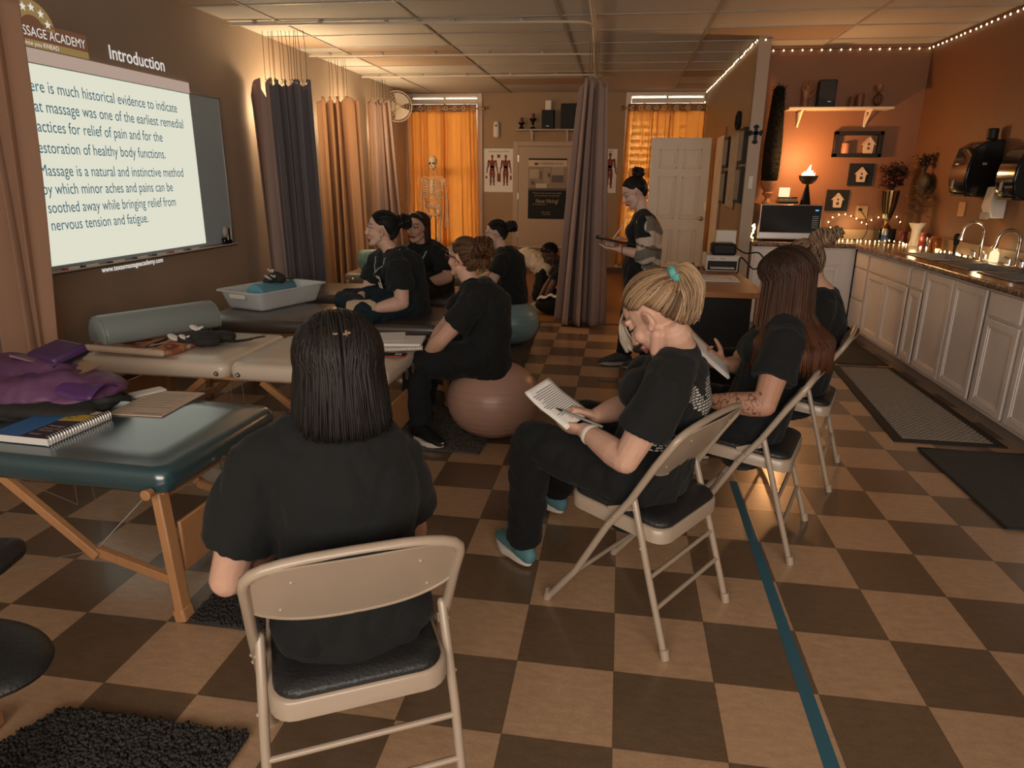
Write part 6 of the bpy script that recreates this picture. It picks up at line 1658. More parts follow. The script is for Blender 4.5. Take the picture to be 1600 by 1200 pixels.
def human(label, J, shirt='tee', pants='pants', skin=(.58, .345, .245), lips=(.42, .13, .11), brow=(.05, .03, .02), k=1.0, build=1.0, voxel=.0055,
          sleeve=.62, eyes='open', slouch=.05, bust=1.0, shoes=('black', 'white_plastic'), up=(0, 0, 1), hk=.96, hands=None, mouth_open=False, arm=1.0,
          cat='person', cloth_voxel=.011, collar='round', tattoo=None, wr_amp=.010, shirt_hem=.07, paintfn=None, leg=1.0):
    P = {q: V(v) for q, v in J.items() if q not in ('hf', 'hands')}
    pel, neck, head = P['pelvis'], P['neck'], P['head']
    rs = (P['shR'] - P['shL']).normalized(); rh = (P['hipR'] - P['hipL']).normalized()
    upv = (neck - pel).normalized(); fwd = upv.cross(rs).normalized(); b = build
    m0 = pel - upv * .05; m1 = pel.lerp(neck, .34) - fwd * slouch * .7; m2 = pel.lerp(neck, .68) - fwd * slouch; m3 = pel.lerp(neck, .90) - fwd * slouch * .35
    wd = [rh, rh, rh.lerp(rs, .4), rs, rs, rs]
    def torso(g, e=0.0, hem=0.0, top=0.0):
        pts = [m0 - upv * hem, pel, m1, m2, m3, neck - upv * top]
        rad = [(.155 * b + e, .115 * b + e), (.168 * b + e, .125 * b + e), (.140 * b + e, .112 * b + e), (.152 * b + e, .112 * b + e), (.128 * b + e, .080 + e), (.058 + e, .052 + e)]
        g.tube(pts, rad, 22, wdir=wd, round_ends=True)
        for s in (-1, 1):
            sh = P['shR'] if s > 0 else P['shL']
            a = pel.lerp(neck, .90)
            g.tube([a, a.lerp(sh, .6) + upv * .012, sh], [.062 + e, .058 + e, .052 + e], 14, round_ends=True)
            if bust: g.ell(m2 + fwd * (.075 + .01 * bust) * b + rs * s * .068 - upv * .005, (.07 * b + e * .7, .07 * b * (.6 + .4 * bust) + e * .7, .068 * b + e * .7))
        return g
    # ---------------- body: one continuous surface
    g = torso(G())
    Mh = head_matrix(head, J['hf'], up, hk * k)
    add_head(g, Mh, hk * k, mouth_open)
    hb = Mh @ V((0, -.022, -.075))
    g.tube([neck - upv * .02, neck.lerp(hb, .5), hb], [.056, .050, .052], 16, round_ends=True)
    for s in ('L', 'R'):
        sh, el, wr = P['sh' + s], P['el' + s], P['wr' + s]
        a = arm
        g.tube([sh, sh.lerp(el, .35), sh.lerp(el, .75), el], [.050 * a, .049 * a, .042 * a, .038 * a], 14, round_ends=True)
        g.tube([el, el.lerp(wr, .25), el.lerp(wr, .6), wr], [.039 * a, .042 * a, .036 * a, .025 * a], 14, round_ends=True)
        hd = (hands or {}).get(s)
        if hd is None: hd = dict(d=(wr - el), n=(0, 0, -1))
        w = V(hd['d']).normalized().cross(V(hd['n']))
        add_hand(g, wr, hd['d'], hd['n'], hd.get('side', 1), hd.get('curl', .45), hd.get('k', 1.0), hd.get('spread', 1.0), hd.get('thumb', (.55, .75, .25)), hd.get('curls'))
        hp, kn, an = P['hip' + s], P['kn' + s], P['an' + s]
        g.tube([hp, hp.lerp(kn, .5), kn], [.085 * b, .072 * b, .055], 14, round_ends=True)
        g.tube([kn, kn.lerp(an, .3), kn.lerp(an, .7), an], [.054, .055, .042, .036], 14, round_ends=True)
    me = fuse(g, voxel, 3, .5)
    co = verts_np(me); col = np.tile(np.array(skin, np.float32), (len(co), 1))
    paint_head(co, col, Mh, skin, lips, brow, eyes, mouth_open)
    if tattoo is not None:
        a, c = V(tattoo[0]), V(tattoo[1])
        for i, p in enumerate(co):
            q = V(p); t = (q - a).dot(c - a) / (c - a).length_squared
            if 0 < t < 1 and (q - a.lerp(c, t)).length < .06:
                if abs(noise.noise(q * 42)) < .07: col[i] = np.array(skin) * .28
    base = V((pel.x, pel.y, 0.0))
    me.transform(Matrix.Translation(-base))
    o = part('person', me, SKIN, None, cols=col, angle=180)
    o.location = base
    tag(o, label, cat)
    # ---------------- clothes
    if shirt:
        g = torso(G(), .017, shirt_hem, .028)
        for s in ('L', 'R'):
            sh, el = P['sh' + s], P['el' + s]; e = sh.lerp(el, sleeve)
            ins = (pel.lerp(neck, .8) - sh) * .25
            g.tube([sh + ins, sh, sh.lerp(e, .5), e], [.066 * arm, .068 * arm, .068 * arm + .004, .073 * arm + .006], 16)
        ms = fuse(g, cloth_voxel, 4, .5)
        wrinkle(ms, wr_amp, .002, seed=len(label))
        cols = None
        if paintfn is not None: cols = paintfn(verts_np(ms), base)
        so = part('shirt' if paintfn is None else 'cardigan', ms, shirt if paintfn is None else 'attr', o, world=True, angle=180, cols=cols)
        if collar == 'round':
            # ribbed neckline, follows the base of the neck
            q = neck - upv * .022
            cr = [q + rs * .068 * math.cos(w) + fwd * (.060 * math.sin(w) + .004) - upv * (.018 * max(0, math.sin(w))) for w in [2 * PI * j / 24 for j in range(24)]]
            part('neckband', G().tube(cr, .0075, 6, closed=True), shirt if paintfn is None else 'tee', o, world=True)
    if pants:
        g = G().tube([pel - upv * .06, pel, pel + upv * .08], [(.150 * b, .115 * b), (.170 * b, .128 * b), (.150 * b, .112 * b)], 20, wdir=rh, round_ends=True)
        for s in ('L', 'R'):
            hp, kn, an = P['hip' + s], P['kn' + s], P['an' + s]
            l = leg
            g.tube([hp, hp.lerp(kn, .5), kn], [.102 * b * l, .090 * b * l, .074 * l], 16, round_ends=True)
            g.tube([kn, kn.lerp(an, .4), kn.lerp(an, .8), an - (an - kn).normalized() * .01], [.073 * l, .072 * l, .066 * l, .070 * l], 16)
        mp = fuse(g, cloth_voxel, 4, .5)
        wrinkle(mp, wr_amp * 1.1, .002, seed=len(label) + 5, sc=(11, 11, 11))
        part('trousers', mp, pants, o, world=True, angle=180)
    if shoes:
        for s in ('L', 'R'): shoe(o, P['an' + s], P['to' + s], *shoes)
    return o, Mh, dict(fwd=fwd, rs=rs, up=upv, neck=neck, m2=m2, m3=m3)

# ---------------------------------------------------------------- hair
class HG(G):
    def __init__(s): super().__init__(); s.cols = []
    def lock(s, pts, r, c, n=5, tip=None, wdir=None):
        k = len(s.v); N = len(pts)
        rr = []
        for i in range(N):
            f = i / (N - 1); q = r * (1 - .75 * max(0, (f - .6) / .4)) * (.6 + .4 * min(1, f * 5))
            rr.append((q, q * .6))
        s.tube(pts, rr, n, wdir=wdir)
        per = n
        for i in range((len(s.v) - k) // per):
            f = i / max(1, (len(s.v) - k) // per - 1)
            cc = c if tip is None else tuple(a * (1 - f ** 1.5) + b2 * f ** 1.5 for a, b2 in zip(c, tip))
            s.cols += [cc] * per
SC = V((0, -.014, .032)); SRAD = V((.0755, .096, .087))
def sdir(d): return V(d).normalized()
def scalp(Mh, d, k=1.0):
    d = sdir(d); return Mh @ (SC + V((d.x * SRAD.x, d.y * SRAD.y, d.z * SRAD.z)) * k)
def slerp(a, b, t):
    a = sdir(a); b = sdir(b); w = math.acos(max(-1, min(1, a.dot(b))))
    if w < 1e-4: return a
    return (a * math.sin((1 - t) * w) + b * math.sin(t * w)) / math.sin(w)
HL = [(0, .80, .60), (.34, .77, .56), (.66, .62, .42), (.86, .42, .16), (.93, .16, .02), (.95, -.02, .14), (.91, -.26, -.30), (.80, -.44, -.62), (.58, -.62, -.78), (.25, -.70, -.88), (0, -.72, -.90)]
HL = [sdir(p) for p in HL]
def hairline(t):
    """t in -1..1; 0 is the front, +-1 the nape"""
    a = abs(t) * (len(HL) - 1); i = min(len(HL) - 2, int(a)); p = HL[i].lerp(HL[i + 1], a - i)
    return V((p.x * (1 if t >= 0 else -1), p.y, p.z)).normalized()
def shade(c, rnd, lo=.55, hi=1.5): 
    f = rnd.uniform(lo, hi); return tuple(min(1, x * f) for x in c)
def cap_mesh(Mh, c, g, k=1.035, part_y=0.0):
    """closed under-hair skull cap, open over the face"""
    s0 = len(g.v); nu, nv = 40, 16
    vs = []
    for j in range(nv + 1):
        for i in range(nu):
            t = -1 + 2 * i / nu
            d = slerp(V((0, -.25, .97)), hairline(t), j / nv)
            vs.append(scalp(Mh, d, k - .03 * (j / nv) ** 4))
    fs = [(j * nu + i, j * nu + (i + 1) % nu, (j + 1) * nu + (i + 1) % nu, (j + 1) * nu + i) for j in range(nv) for i in range(nu)]
    inner = [scalp(Mh, slerp(V((0, -.25, .97)), hairline(-1 + 2 * i / nu), 1), .93) for i in range(nu)]
    o = len(vs); vs += inner
    fs += [(nv * nu + i, nv * nu + (i + 1) % nu, o + (i + 1) % nu, o + i) for i in range(nu)]
    fs.append(tuple(o + i for i in range(nu)))
    g.add(vs, [tuple(f[::-1]) for f in fs]); g.cols += [tuple(x * .7 for x in c)] * len(vs)
def gather(g, Mh, gd, c, n=260, r=.0045, seed=0, kend=1.10, lo=.55, hi=1.5, loose=.0, kmid=.03, tmin=0.0):
    rnd = random.Random(seed)
    for i in range(n):
        t = rnd.uniform(tmin, 1) * rnd.choice((-1, 1)); s0 = rnd.random() ** 2 * .75
        a = slerp(hairline(t), gd, s0); kk = rnd.uniform(-.012, .018); pts = []
        dn = Mh.to_3x3() @ V((0, .012, -.034)) * max(0, min(1, (abs(t) - .62) / .3)) * (1 - s0)
        for j in range(11):
            f = j / 10
            d = slerp(a, gd, f); k = 1.03 + (kend - 1.03) * (s0 + (1 - s0) * f) + kmid * math.sin(PI * f) + kk
            pts.append(scalp(Mh, d, k) + dn * (1 - f) ** 1.6 + V((rnd.uniform(-1, 1), rnd.uniform(-1, 1), rnd.uniform(-1, 1))) * loose)
        g.lock(pts, r * rnd.uniform(.7, 1.3), shade(c, rnd, lo, hi))
def bun(g, c, axis, R, col, n=60, r=.006, seed=0, messy=.1, flat=.6):
    rnd = random.Random(seed); ax_ = V(axis).normalized(); e1 = ax_.orthogonal().normalized(); e2 = ax_.cross(e1)
    k0 = len(g.v); g.ell(c, R * .72); g.cols += [tuple(x * .6 for x in col)] * (len(g.v) - k0)
    for i in range(n):
        ph = rnd.uniform(0, 2 * PI); a0 = rnd.uniform(0, 2 * PI); span = rnd.uniform(2.2, 5.0)
        ring = R * (.55 + .42 * math.cos(ph)); h = R * flat * math.sin(ph)
        pts = []
        for j in range(12):
            a = a0 + span * j / 11; q = ring * (1 + messy * math.sin(3 * a + ph)) 
            pts.append(V(c) + e1 * q * math.cos(a) + e2 * q * math.sin(a) + ax_ * (h * (1 + messy * math.sin(2 * a + i)) + R * .12 * j / 11))
        g.lock(pts, r * rnd.uniform(.7, 1.3), shade(col, rnd))
def tail(g, pts, rad, col, n=120, r=.004, seed=0, tip=None, wave=.006):
    rnd = random.Random(seed); C = catmull(pts, 5); N = len(C)
    for i in range(n):
        a = rnd.uniform(0, 2 * PI); q = math.sqrt(rnd.random()); end = rnd.uniform(.75, 1.0); p2 = rnd.uniform(0, 6.28); out = []
        for j in range(N):
            f = j / (N - 1)
            if f > end: break
            rr = rad[0] + (rad[1] - rad[0]) * min(1, f * 2) if f < .5 else rad[1] + (rad[2] - rad[1]) * (f - .5) * 2
            t = (C[min(j + 1, N - 1)] - C[max(j - 1, 0)]).normalized(); e1 = t.cross(V((.3, .9, .2))).normalized(); e2 = t.cross(e1)
            out.append(C[j] + e1 * rr * q * math.cos(a) + e2 * rr * q * math.sin(a) + e1 * wave * math.sin(9 * f + p2) * f)
        g.lock(out, r * rnd.uniform(.7, 1.3), shade(col, rnd), tip=None if tip is None else shade(tip, rnd))
def fall(g, Mh, col, zend, n=420, amin=70, r=.0045, seed=0, k=(1.05, 1.16), spread=0.0, tip=None, jit=.03, partline=((.0, .62, .78), (.0, -.35, .94)), out=0.0, axis=None, pinch=.0, drape=None, pmul=1.0):
    """locks fall from the part over the skull and straight down to zend (world); drape(p) pushes points off the shoulders"""
    rnd = random.Random(seed)
    for i in range(n):
        s = rnd.choice((-1, 1)); a = math.radians(amin + (180 - amin) * rnd.random() ** .85)
        f0 = rnd.random(); st = V(partline[0]).lerp(V(partline[1]), f0) + V((s * abs(rnd.gauss(0, .12)), rnd.gauss(0, .10), 0))
        tgt = V((s * math.sin(a), math.cos(a), -.22)); kk = rnd.uniform(*k); pts = []
        for j in range(9):
            f = j / 8; d = slerp(st, tgt, f); pts.append(scalp(Mh, d, 1.02 + (kk - 1.02) * min(1, .35 + f)))
        last = pts[-1]; c = axis or Mh.translation; o = V((last.x - c[0], last.y - c[1], 0))
        ze = zend + rnd.uniform(-jit, jit * .4); L = last.z - ze; ph = rnd.uniform(0, 6.28)
        m = 9
        for j in range(1, m + 1):
            f = j / m; p = last + V((0, 0, -L * f)) + o * (out * f - pinch * f * f) + V((math.cos(ph), math.sin(ph), 0)) * .006 * f
            if drape: p = drape(p)
            pts.append(p)
        g.lock(pts, r * rnd.uniform(.7, 1.3), shade(col, rnd), tip=None if tip is None else shade(tip, rnd))
def hair(parent, g, name='hair'):
    return part(name, g, HAIRM, parent, world=True, cols=g.cols, angle=180)
def ring_part(name, pts, r, mat, parent, n=6, closed=True, wdir=None):
    return part(name, G().tube(pts, r, n, closed=closed, wdir=wdir), mat, parent, world=True)
LAN = M('patterned_lanyard', (.30, .38, .36), .6, noise_amt=.6, noise_scale=90)
TEALL = M('teal_lanyard', (.07, .27, .25), .6)
def lanyard(o, K, width, drop, mat, badge=True, side=.0, lift=.0):
    """strap round the neck lying on the chest"""
    neck, fwd, rs, up = K['neck'], K['fwd'], K['rs'], K['up']
    sh = [c for c in o.children if c.name.startswith('shirt')][0]; off = base_of(sh)
    bv = BVHTree.FromPolygons([v.co + off for v in sh.data.vertices], [tuple(p.vertices) for p in sh.data.polygons])
    def onto(p, e=.006):
        h = bv.ray_cast(p + fwd * .5, -fwd)
        return p if h[0] is None else h[0] + fwd * e
    end = onto(K['m2'] - up * drop + rs * side, .01)
    L = catmull([end, end.lerp(neck, .5) + fwd * .035 - rs * width * .6, neck - rs * width + fwd * .03 + up * .0, neck - rs * width * .9 - fwd * .03 + up * .02, neck - fwd * .066 + up * .015,
                 neck + rs * width * .9 - fwd * .03 + up * .02, neck + rs * width + fwd * .03, end.lerp(neck, .5) + fwd * .035 + rs * width * .6, end], 8)
    L = [onto(p) if ((p - neck).dot(up) < -.005 and (p - neck).dot(fwd) > .0) else p for p in L]
    st = part('lanyard', G().tube(L, [(.007, .0022)] * len(L), 6, wdir=rs), mat, o, world=True)
    if badge:
        bc = onto(end - up * .07, .010); q_ = max((end - bc).dot(fwd), 0); bc = bc + fwd * q_ * .6
        g = G().box(bc, (.062, .004, .088), rot=Matrix((rs, fwd, up)).transposed())
        bd = part('badge', g, 'white_plastic', o, world=True)
        R = Matrix((rs, fwd, up)).transposed()
        part('badge_picture', G().box(bc + up * .012 + fwd * .003, (.052, .002, .028), rot=R), 'brass', o, world=True, smooth=False)
        part('badge_clip', G().box(end - up * .012 + fwd * .006, (.012, .008, .03), rot=R), 'steel', o, world=True)

def J_(**k): return k
BLACK = (.012, .010, .009); DKBROWN = (.022, .013, .009); BLOND = (.30, .185, .10); AUBURN = (.10, .042, .02)

# ---------------------------------------------------------------- woman with the black bob, nearest
o, Mh, K = human('person seen from behind in black with a half clipped black bob, nearest the viewer',
    J_(pelvis=(-.640, -.795, .53), neck=(-.637, -.775, .962), head=(-.648, -.755, 1.072), hf=(-.47, .87, -.12), shL=(-.795, -.870, .880), shR=(-.540, -.724, .848),
       elL=(-.875, -.905, .615), elR=(-.528, -.655, .635), wrL=(-.86, -.66, .60), wrR=(-.62, -.50, .62), hipL=(-.70, -.865, .50), hipR=(-.545, -.78, .50),
       knL=(-.955, -.50, .51), knR=(-.72, -.38, .51), anL=(-.985, -.44, .09), anR=(-.735, -.33, .09), toL=(-1.06, -.30, .03), toR=(-.81, -.2, .03)),
    build=.97, voxel=.005, cloth_voxel=.009, sleeve=.68, slouch=.03, arm=1.05, wr_amp=.009)
g = HG(); cap_mesh(Mh, BLACK, g, 1.06)
fall(g, Mh, (.017, .0145, .013), .962, n=2600, amin=58, r=.0028, seed=3, k=(1.10, 1.34), jit=.016, pinch=.05, out=.16)
# the half-up section combed back into a clip
rnd = random.Random(8)
for i in range(900):
    t = rnd.uniform(0, .62) * rnd.choice((-1, 1)); a = hairline(t); gd = V((.0, -.80, .52)); kk = rnd.uniform(1.12, 1.17)
    g.lock([scalp(Mh, slerp(a, gd, j / 9), 1.03 + (kk - 1.03) * min(1, .4 + j / 6)) for j in range(10)], .0028, shade((.017, .0145, .013), rnd))
hair(o, g)
cp = scalp(Mh, (0.0, -.86, .46), 1.20); R = Mh.to_3x3().normalized()
part('hair_clip', G().box(cp + R @ V((-.012, 0, 0)), (.010, .014, .020), rot=R).tube([cp + R @ V((.003, -.008, .006)), cp + R @ V((.018, -.006, .009))], .003, 6).tube([cp + R @ V((.010, -.008, -.003)), cp + R @ V((.010, -.006, .014))], .0028, 6), M('tortoise_clip', (.20, .12, .06), .5), o, world=True)

# ---------------------------------------------------------------- blonde woman with the ponytail
o, Mh, K = human('person in black with a blonde ponytail and teal scrunchie writing on papers',
    J_(pelvis=(.080, .092, .53), neck=(.152, .008, .968), head=(.070, .010, 1.068), hf=(-.70, .36, -.66), shL=(.110, -.148, .885), shR=(.15, .16, .90),
       elL=(.0, -.165, .655), elR=(.0, .25, .69), wrL=(-.135, .005, .680), wrR=(-.10, .10, .70), hipL=(.043, .012, .51), hipR=(.143, .158, .51),
       knL=(-.325, .15, .575), knR=(-.14, .46, .565), anL=(-.365, .275, .10), anR=(-.28, .72, .12), toL=(-.46, .40, .03), toR=(-.40, .84, .04)),
    voxel=.0034, cloth_voxel=.008, sleeve=.60, slouch=.01, hk=1.04, eyes='down', skin=(.60, .36, .26), brow=(.20, .11, .06), build=1.0, arm=1.1, up=(-.3, .2, .9), wr_amp=.008,
    shoes=(M('teal_mesh_shoe', (.10, .24, .27), .7), 'white_plastic'), leg=1.05,
    hands=dict(L=dict(d=(-.80, .58, -.12), n=(.35, .62, .70), side=1, curl=.42, thumb=(.8, .5, .35)), R=dict(d=(-.75, -.18, .25), n=(-.35, -.35, -.85), side=-1, curl=.85, curls=[.5, .7, .9, 1.0], thumb=(.8, .45, .5))))
g = HG(); cap_mesh(Mh, (.16, .10, .055), g, 1.03)
gdir = (-.06, -.96, .22)
for c, n, sd in ((BLOND, 520, 1), ((.40, .27, .16), 230, 2), ((.12, .068, .035), 300, 3)):
    gather(g, Mh, gdir, c, n=n, r=.0036, seed=sd, kend=1.16, lo=.7, hi=1.3, kmid=.075)
gp = scalp(Mh, gdir, 1.16); back = (gp - Mh.translation).normalized()
pts = [gp, gp + back * .042 + V((.0, -.010, -.014)), gp + back * .058 + V((.02, -.018, -.068)), gp + back * .056 + V((.025, -.022, -.13)), gp + back * .05 + V((.015, -.02, -.185))]
tail(g, pts, (.018, .034, .022), BLOND, n=260, r=.0032, seed=5, tip=(.45, .31, .19)); tail(g, pts, (.016, .036, .026), (.40, .27, .16), n=160, r=.003, seed=6); tail(g, pts, (.016, .030, .02), (.14, .08, .04), n=110, r=.003, seed=7)
R = Mh.to_3x3()
# a loose strand along the cheek
for i in range(60):
    rnd = random.Random(i); q = rnd.uniform(-.010, .010); L = rnd.uniform(.11, .15)
    s0 = scalp(Mh, (.12 + q * 6, .82, .50), 1.05)
    g.lock(catmull([scalp(Mh, (.05 + q * 4, .6, .78), 1.06), s0, s0 + V((-.012, .006, -L * .35)), s0 + V((-.004 + q, .002, -L * .7)), s0 + V((.018 + q, -.002, -L))], 4), .0026, shade((.50, .41, .32), rnd))
hair(o, g)
sc_c = gp + back * .012
e1 = back.orthogonal().normalized(); e2 = back.cross(e1)
g = G().tube([sc_c + (e1 * math.cos(w) + e2 * math.sin(w)) * (.025 + .004 * math.sin(7 * w)) + back * .005 * math.sin(5 * w) for w in [2 * PI * j / 40 for j in range(40)]], .013, 10, closed=True)
part('scrunchie', g, M('teal_scrunchie', (.13, .40, .37), .8, bump=.6, bump_scale=40), o, world=True)
el, wr = V((.0, -.165, .655)), V((-.135, .005, .680)); ad = (wr - el).normalized(); wc = wr - ad * .035; e1 = ad.orthogonal().normalized(); e2 = ad.cross(e1)
wt = part('watch', G().tube([wc + (e1 * math.cos(w) + e2 * math.sin(w)) * .0325 for w in [2 * PI * j / 30 for j in range(30)]], [(.011, .003)] * 30, 8, closed=True, wdir=ad), 'white_plastic', o, world=True)
# white lettered print on the back of the shirt
sh = [c for c in o.children if c.name.startswith('shirt')][0]
bvh = BVHTree.FromPolygons([v.co + base_of(sh) for v in sh.data.vertices], [tuple(p.vertices) for p in sh.data.polygons])
f2 = V((-.83, .55, 0)).normalized(); r2 = V((.55, .83, 0)).normalized(); orig = V((.165, .03, .0)); g = G(); rnd = random.Random(3)
def onback(a, z):
    h = bvh.ray_cast(orig - f2 * .6 + r2 * a + V((0, 0, z)), f2)
    return None if h[0] is None else h[0] + h[1] * .0018
def in_print(a, z):
    u = (a + .15) / .30; w = (z - .655) / .235
    if not (0 <= u <= 1 and 0 <= w <= 1): return False
    return abs(u - w) < .13 or abs((1 - u) - w) < .13 or (w < .24 and .05 < u < .95) or (abs(u - .5) < .1 and w > .3)
for row in range(25):
    z = .660 + row * .0094; a = -.16
    while a < .16:
        L = rnd.uniform(.006, .020)
        if in_print(a + L / 2, z):
            q = [onback(a, z), onback(a + L, z), onback(a + L, z + .0058), onback(a, z + .0058)]
            if all(x is not None for x in q): g.add(q, [(0, 1, 2, 3)])
        a += L + .004
if g.v: part('back_print', g, M('white_screen_print', (.50, .48, .44), .8), o, world=True, smooth=False)
# her papers and pen
pc = V((-.235, .085, .742)); px = V((.62, -.36, -.28)).normalized(); pz = V((-.25, .40, -.88)); py = pz.cross(px).normalized(); pz = px.cross(py)
t = thing('paper_sheets', 'curled white printed sheets held by the blonde woman', 'paper', pc)
def sheetf(u, v, off=0): 
    x = (u - .5) * .19; y = (v - .5) * .13
    return pc + px * x + py * y + pz * (-.018 * (2 * (u - .5)) ** 2 * (1 if u < .5 else -.3) + off)
for k in range(3): part('sheet', G().slab(lambda u, v, k=k: sheetf(u + .008 * k, v - .01 * k, .003 * k), 14, 6, .0008), 'paper', t, world=True, angle=180)
g = G()
for r_ in range(15):
    u0 = .12 + r_ * .045; v1 = .92 - .3 * random.random()
    g.slab(lambda u, v, u0=u0, v1=v1: sheetf(u0 + .012 * v, .12 + (v1 - .12) * u, -.0012), 4, 1, .0004); g.slab(lambda u, v, u0=u0, v1=v1: sheetf(u0 + .012 * v, .12 + (v1 - .12) * u, .0075), 4, 1, .0004)
part('printed_lines', g, 'ink', t, world=True, smooth=False)
t = thing('pen', 'silver and blue pen in the right hand of the blonde woman', 'pen', (-.15, .06, .74))
p0, p1 = V((-.235, .055, .735)), V((-.075, -.02, .705))
part('barrel', G().tube([p0.lerp(p1, .15), p1], .0048, 8), 'alu', t, world=True); part('tip', G().tube([p0, p0.lerp(p1, .15)], [.0012, .0048], 8), 'black', t, world=True)

# ---------------------------------------------------------------- long dark hair
o, Mh, K = human('person in black with long straight dark hair and a tattooed forearm',
    J_(pelvis=(.550, .730, .53), neck=(.640, .722, .955), head=(.600, .732, 1.100), hf=(-.88, .36, -.30), shL=(.590, .555, .885), shR=(.71, .885, .89),
       elL=(.520, .440, .665), elR=(.545, .93, .69), wrL=(.335, .50, .650), wrR=(.425, .835, .715), hipL=(.535, .64, .51), hipR=(.60, .81, .51),
       knL=(.14, .74, .53), knR=(.22, .97, .53), anL=(.10, .80, .09), anR=(.17, 1.02, .09), toL=(-.02, .85, .03), toR=(.05, 1.06, .03)),
    voxel=.0046, cloth_voxel=.009, sleeve=.60, skin=(.47, .25, .165), arm=1.15, slouch=.015, tattoo=((.52, .44, .66), (.335, .5, .65)), wr_amp=.008,
    hands=dict(L=dict(d=(-.9, .35, -.1), n=(0, 0, -1), side=-1, curl=.4), R=dict(d=(-.78, -.30, .35), n=(-.2, -.75, .5), side=1, curl=.8)))
g = HG(); cap_mesh(Mh, DKBROWN, g, 1.05)
cax = V((.62, .725, 0))
def drape3(p):
    # keep the hair outside the shoulders and back
    d = V((p.x - .655, p.y - .72, 0)); f = max(0, min(1, (1.02 - p.z) / .15))
    al = d.dot(V((.354, .935, 0))); fw = d.dot(V((-.935, .354, 0)))
    rmin = 1.0; q = ((al / .22) ** 2 + (fw / .165) ** 2) ** .5
    lim = f * (1.0 if p.z < .95 else .85)
    if q < lim and q > 1e-3: d = d * (lim / q); return V((.655 + d.x, .72 + d.y, p.z))
    return p
fall(g, Mh, (.020, .0125, .009), .80, n=1200, amin=46, r=.0046, seed=21, k=(1.08, 1.28), jit=.05, out=.14, tip=(.095, .036, .017), drape=drape3)
hair(o, g)
t = thing('paper_sheets', 'white sheets held by the woman with long dark hair', 'paper', (.30, .74, .78))
pc = V((.335, .775, .775)); px = V((.72, -.05, -.62)).normalized(); py = V((.1, .95, .12)).normalized(); pz = px.cross(py)
for k in range(3): part('sheet', G().slab(lambda u, v, k=k: pc + px * (u - .5) * .24 + py * (v - .5) * .17 + pz * (.004 * k + .02 * (u - .5) ** 2), 8, 4, .0008), 'paper', t, world=True, angle=180)

# ---------------------------------------------------------------- messy blonde bun
o, Mh, K = human('person in black with a messy blonde bun behind the long haired woman',
    J_(pelvis=(.915, 1.46, .53), neck=(.955, 1.44, .955), head=(.845, 1.462, 1.075), hf=(-.86, .36, -.45), shL=(.905, 1.28, .885), shR=(1.03, 1.62, .885),
       elL=(.80, 1.20, .66), elR=(.90, 1.68, .66), wrL=(.62, 1.32, .62), wrR=(.70, 1.60, .62), hipL=(.88, 1.375, .51), hipR=(.95, 1.545, .51),
       knL=(.49, 1.49, .52), knR=(.57, 1.72, .52), anL=(.45, 1.52, .09), anR=(.52, 1.76, .09), toL=(.33, 1.56, .03), toR=(.4, 1.8, .03)),
    voxel=.006, cloth_voxel=.010, arm=1.1, slouch=.015)
g = HG(); cap_mesh(Mh, (.035, .022, .015), g, 1.03); gd = (-.05, -.72, .70)
gather(g, Mh, gd, (.20, .125, .075), n=300, r=.004, seed=31, kend=1.12, loose=.003); gather(g, Mh, gd, (.03, .019, .013), n=240, r=.004, seed=32, kend=1.10)
gp = scalp(Mh, gd, 1.12); bd = (gp - Mh.translation).normalized()
bun(g, gp + V((.035, -.02, .008)), (.8, -.3, .35), .047, (.24, .155, .095), n=110, r=.0045, seed=33, messy=.25, flat=.9)
bun(g, gp + V((.085, -.03, .03)), (.8, -.2, .55), .032, (.24, .155, .095), n=60, r=.004, seed=34, messy=.3, flat=1.0)
tail(g, [gp, gp + V((.05, -.02, -.07)), gp + V((.045, -.01, -.14)), gp + V((.05, -.02, -.20))], (.01, .012, .02), (.2, .12, .07), n=14, r=.0018, seed=35, wave=.012)
hair(o, g)

# ---------------------------------------------------------------- standing teacher with the tablet
GRY = (.17, .155, .13); CRM = (.56, .47, .37); BRN = (.12, .06, .035)
def cardi(co, base):
    out = np.tile(np.array(GRY, np.float32), (len(co), 1))
    for i, (x, y, z) in enumerate(co):
        w = .02 * math.sin(x * 22 + y * 9)
        if 1.03 + w < z < 1.09 + w and x > .02: out[i] = CRM
        if z < 1.03 + w and z > .985 + w: out[i] = CRM if y < 3.5 else GRY
        if 1.0 < z < 1.19 + w and x < .125 + (z - 1.0) * .1 and x > .03: out[i] = CRM
        if .86 + w < z < .90 + w: out[i] = CRM
        if .74 + w < z < .86 + w and x < .12: out[i] = CRM
        if .74 + w < z < .80 + w: out[i] = CRM
        if abs(z - (1.005 + (x - .1) * -.3)) < .008 and x > .05: out[i] = BRN
        n = noise.noise(V((x * 120, y * 120, z * 160))); out[i] *= 1 + .25 * n
    return out
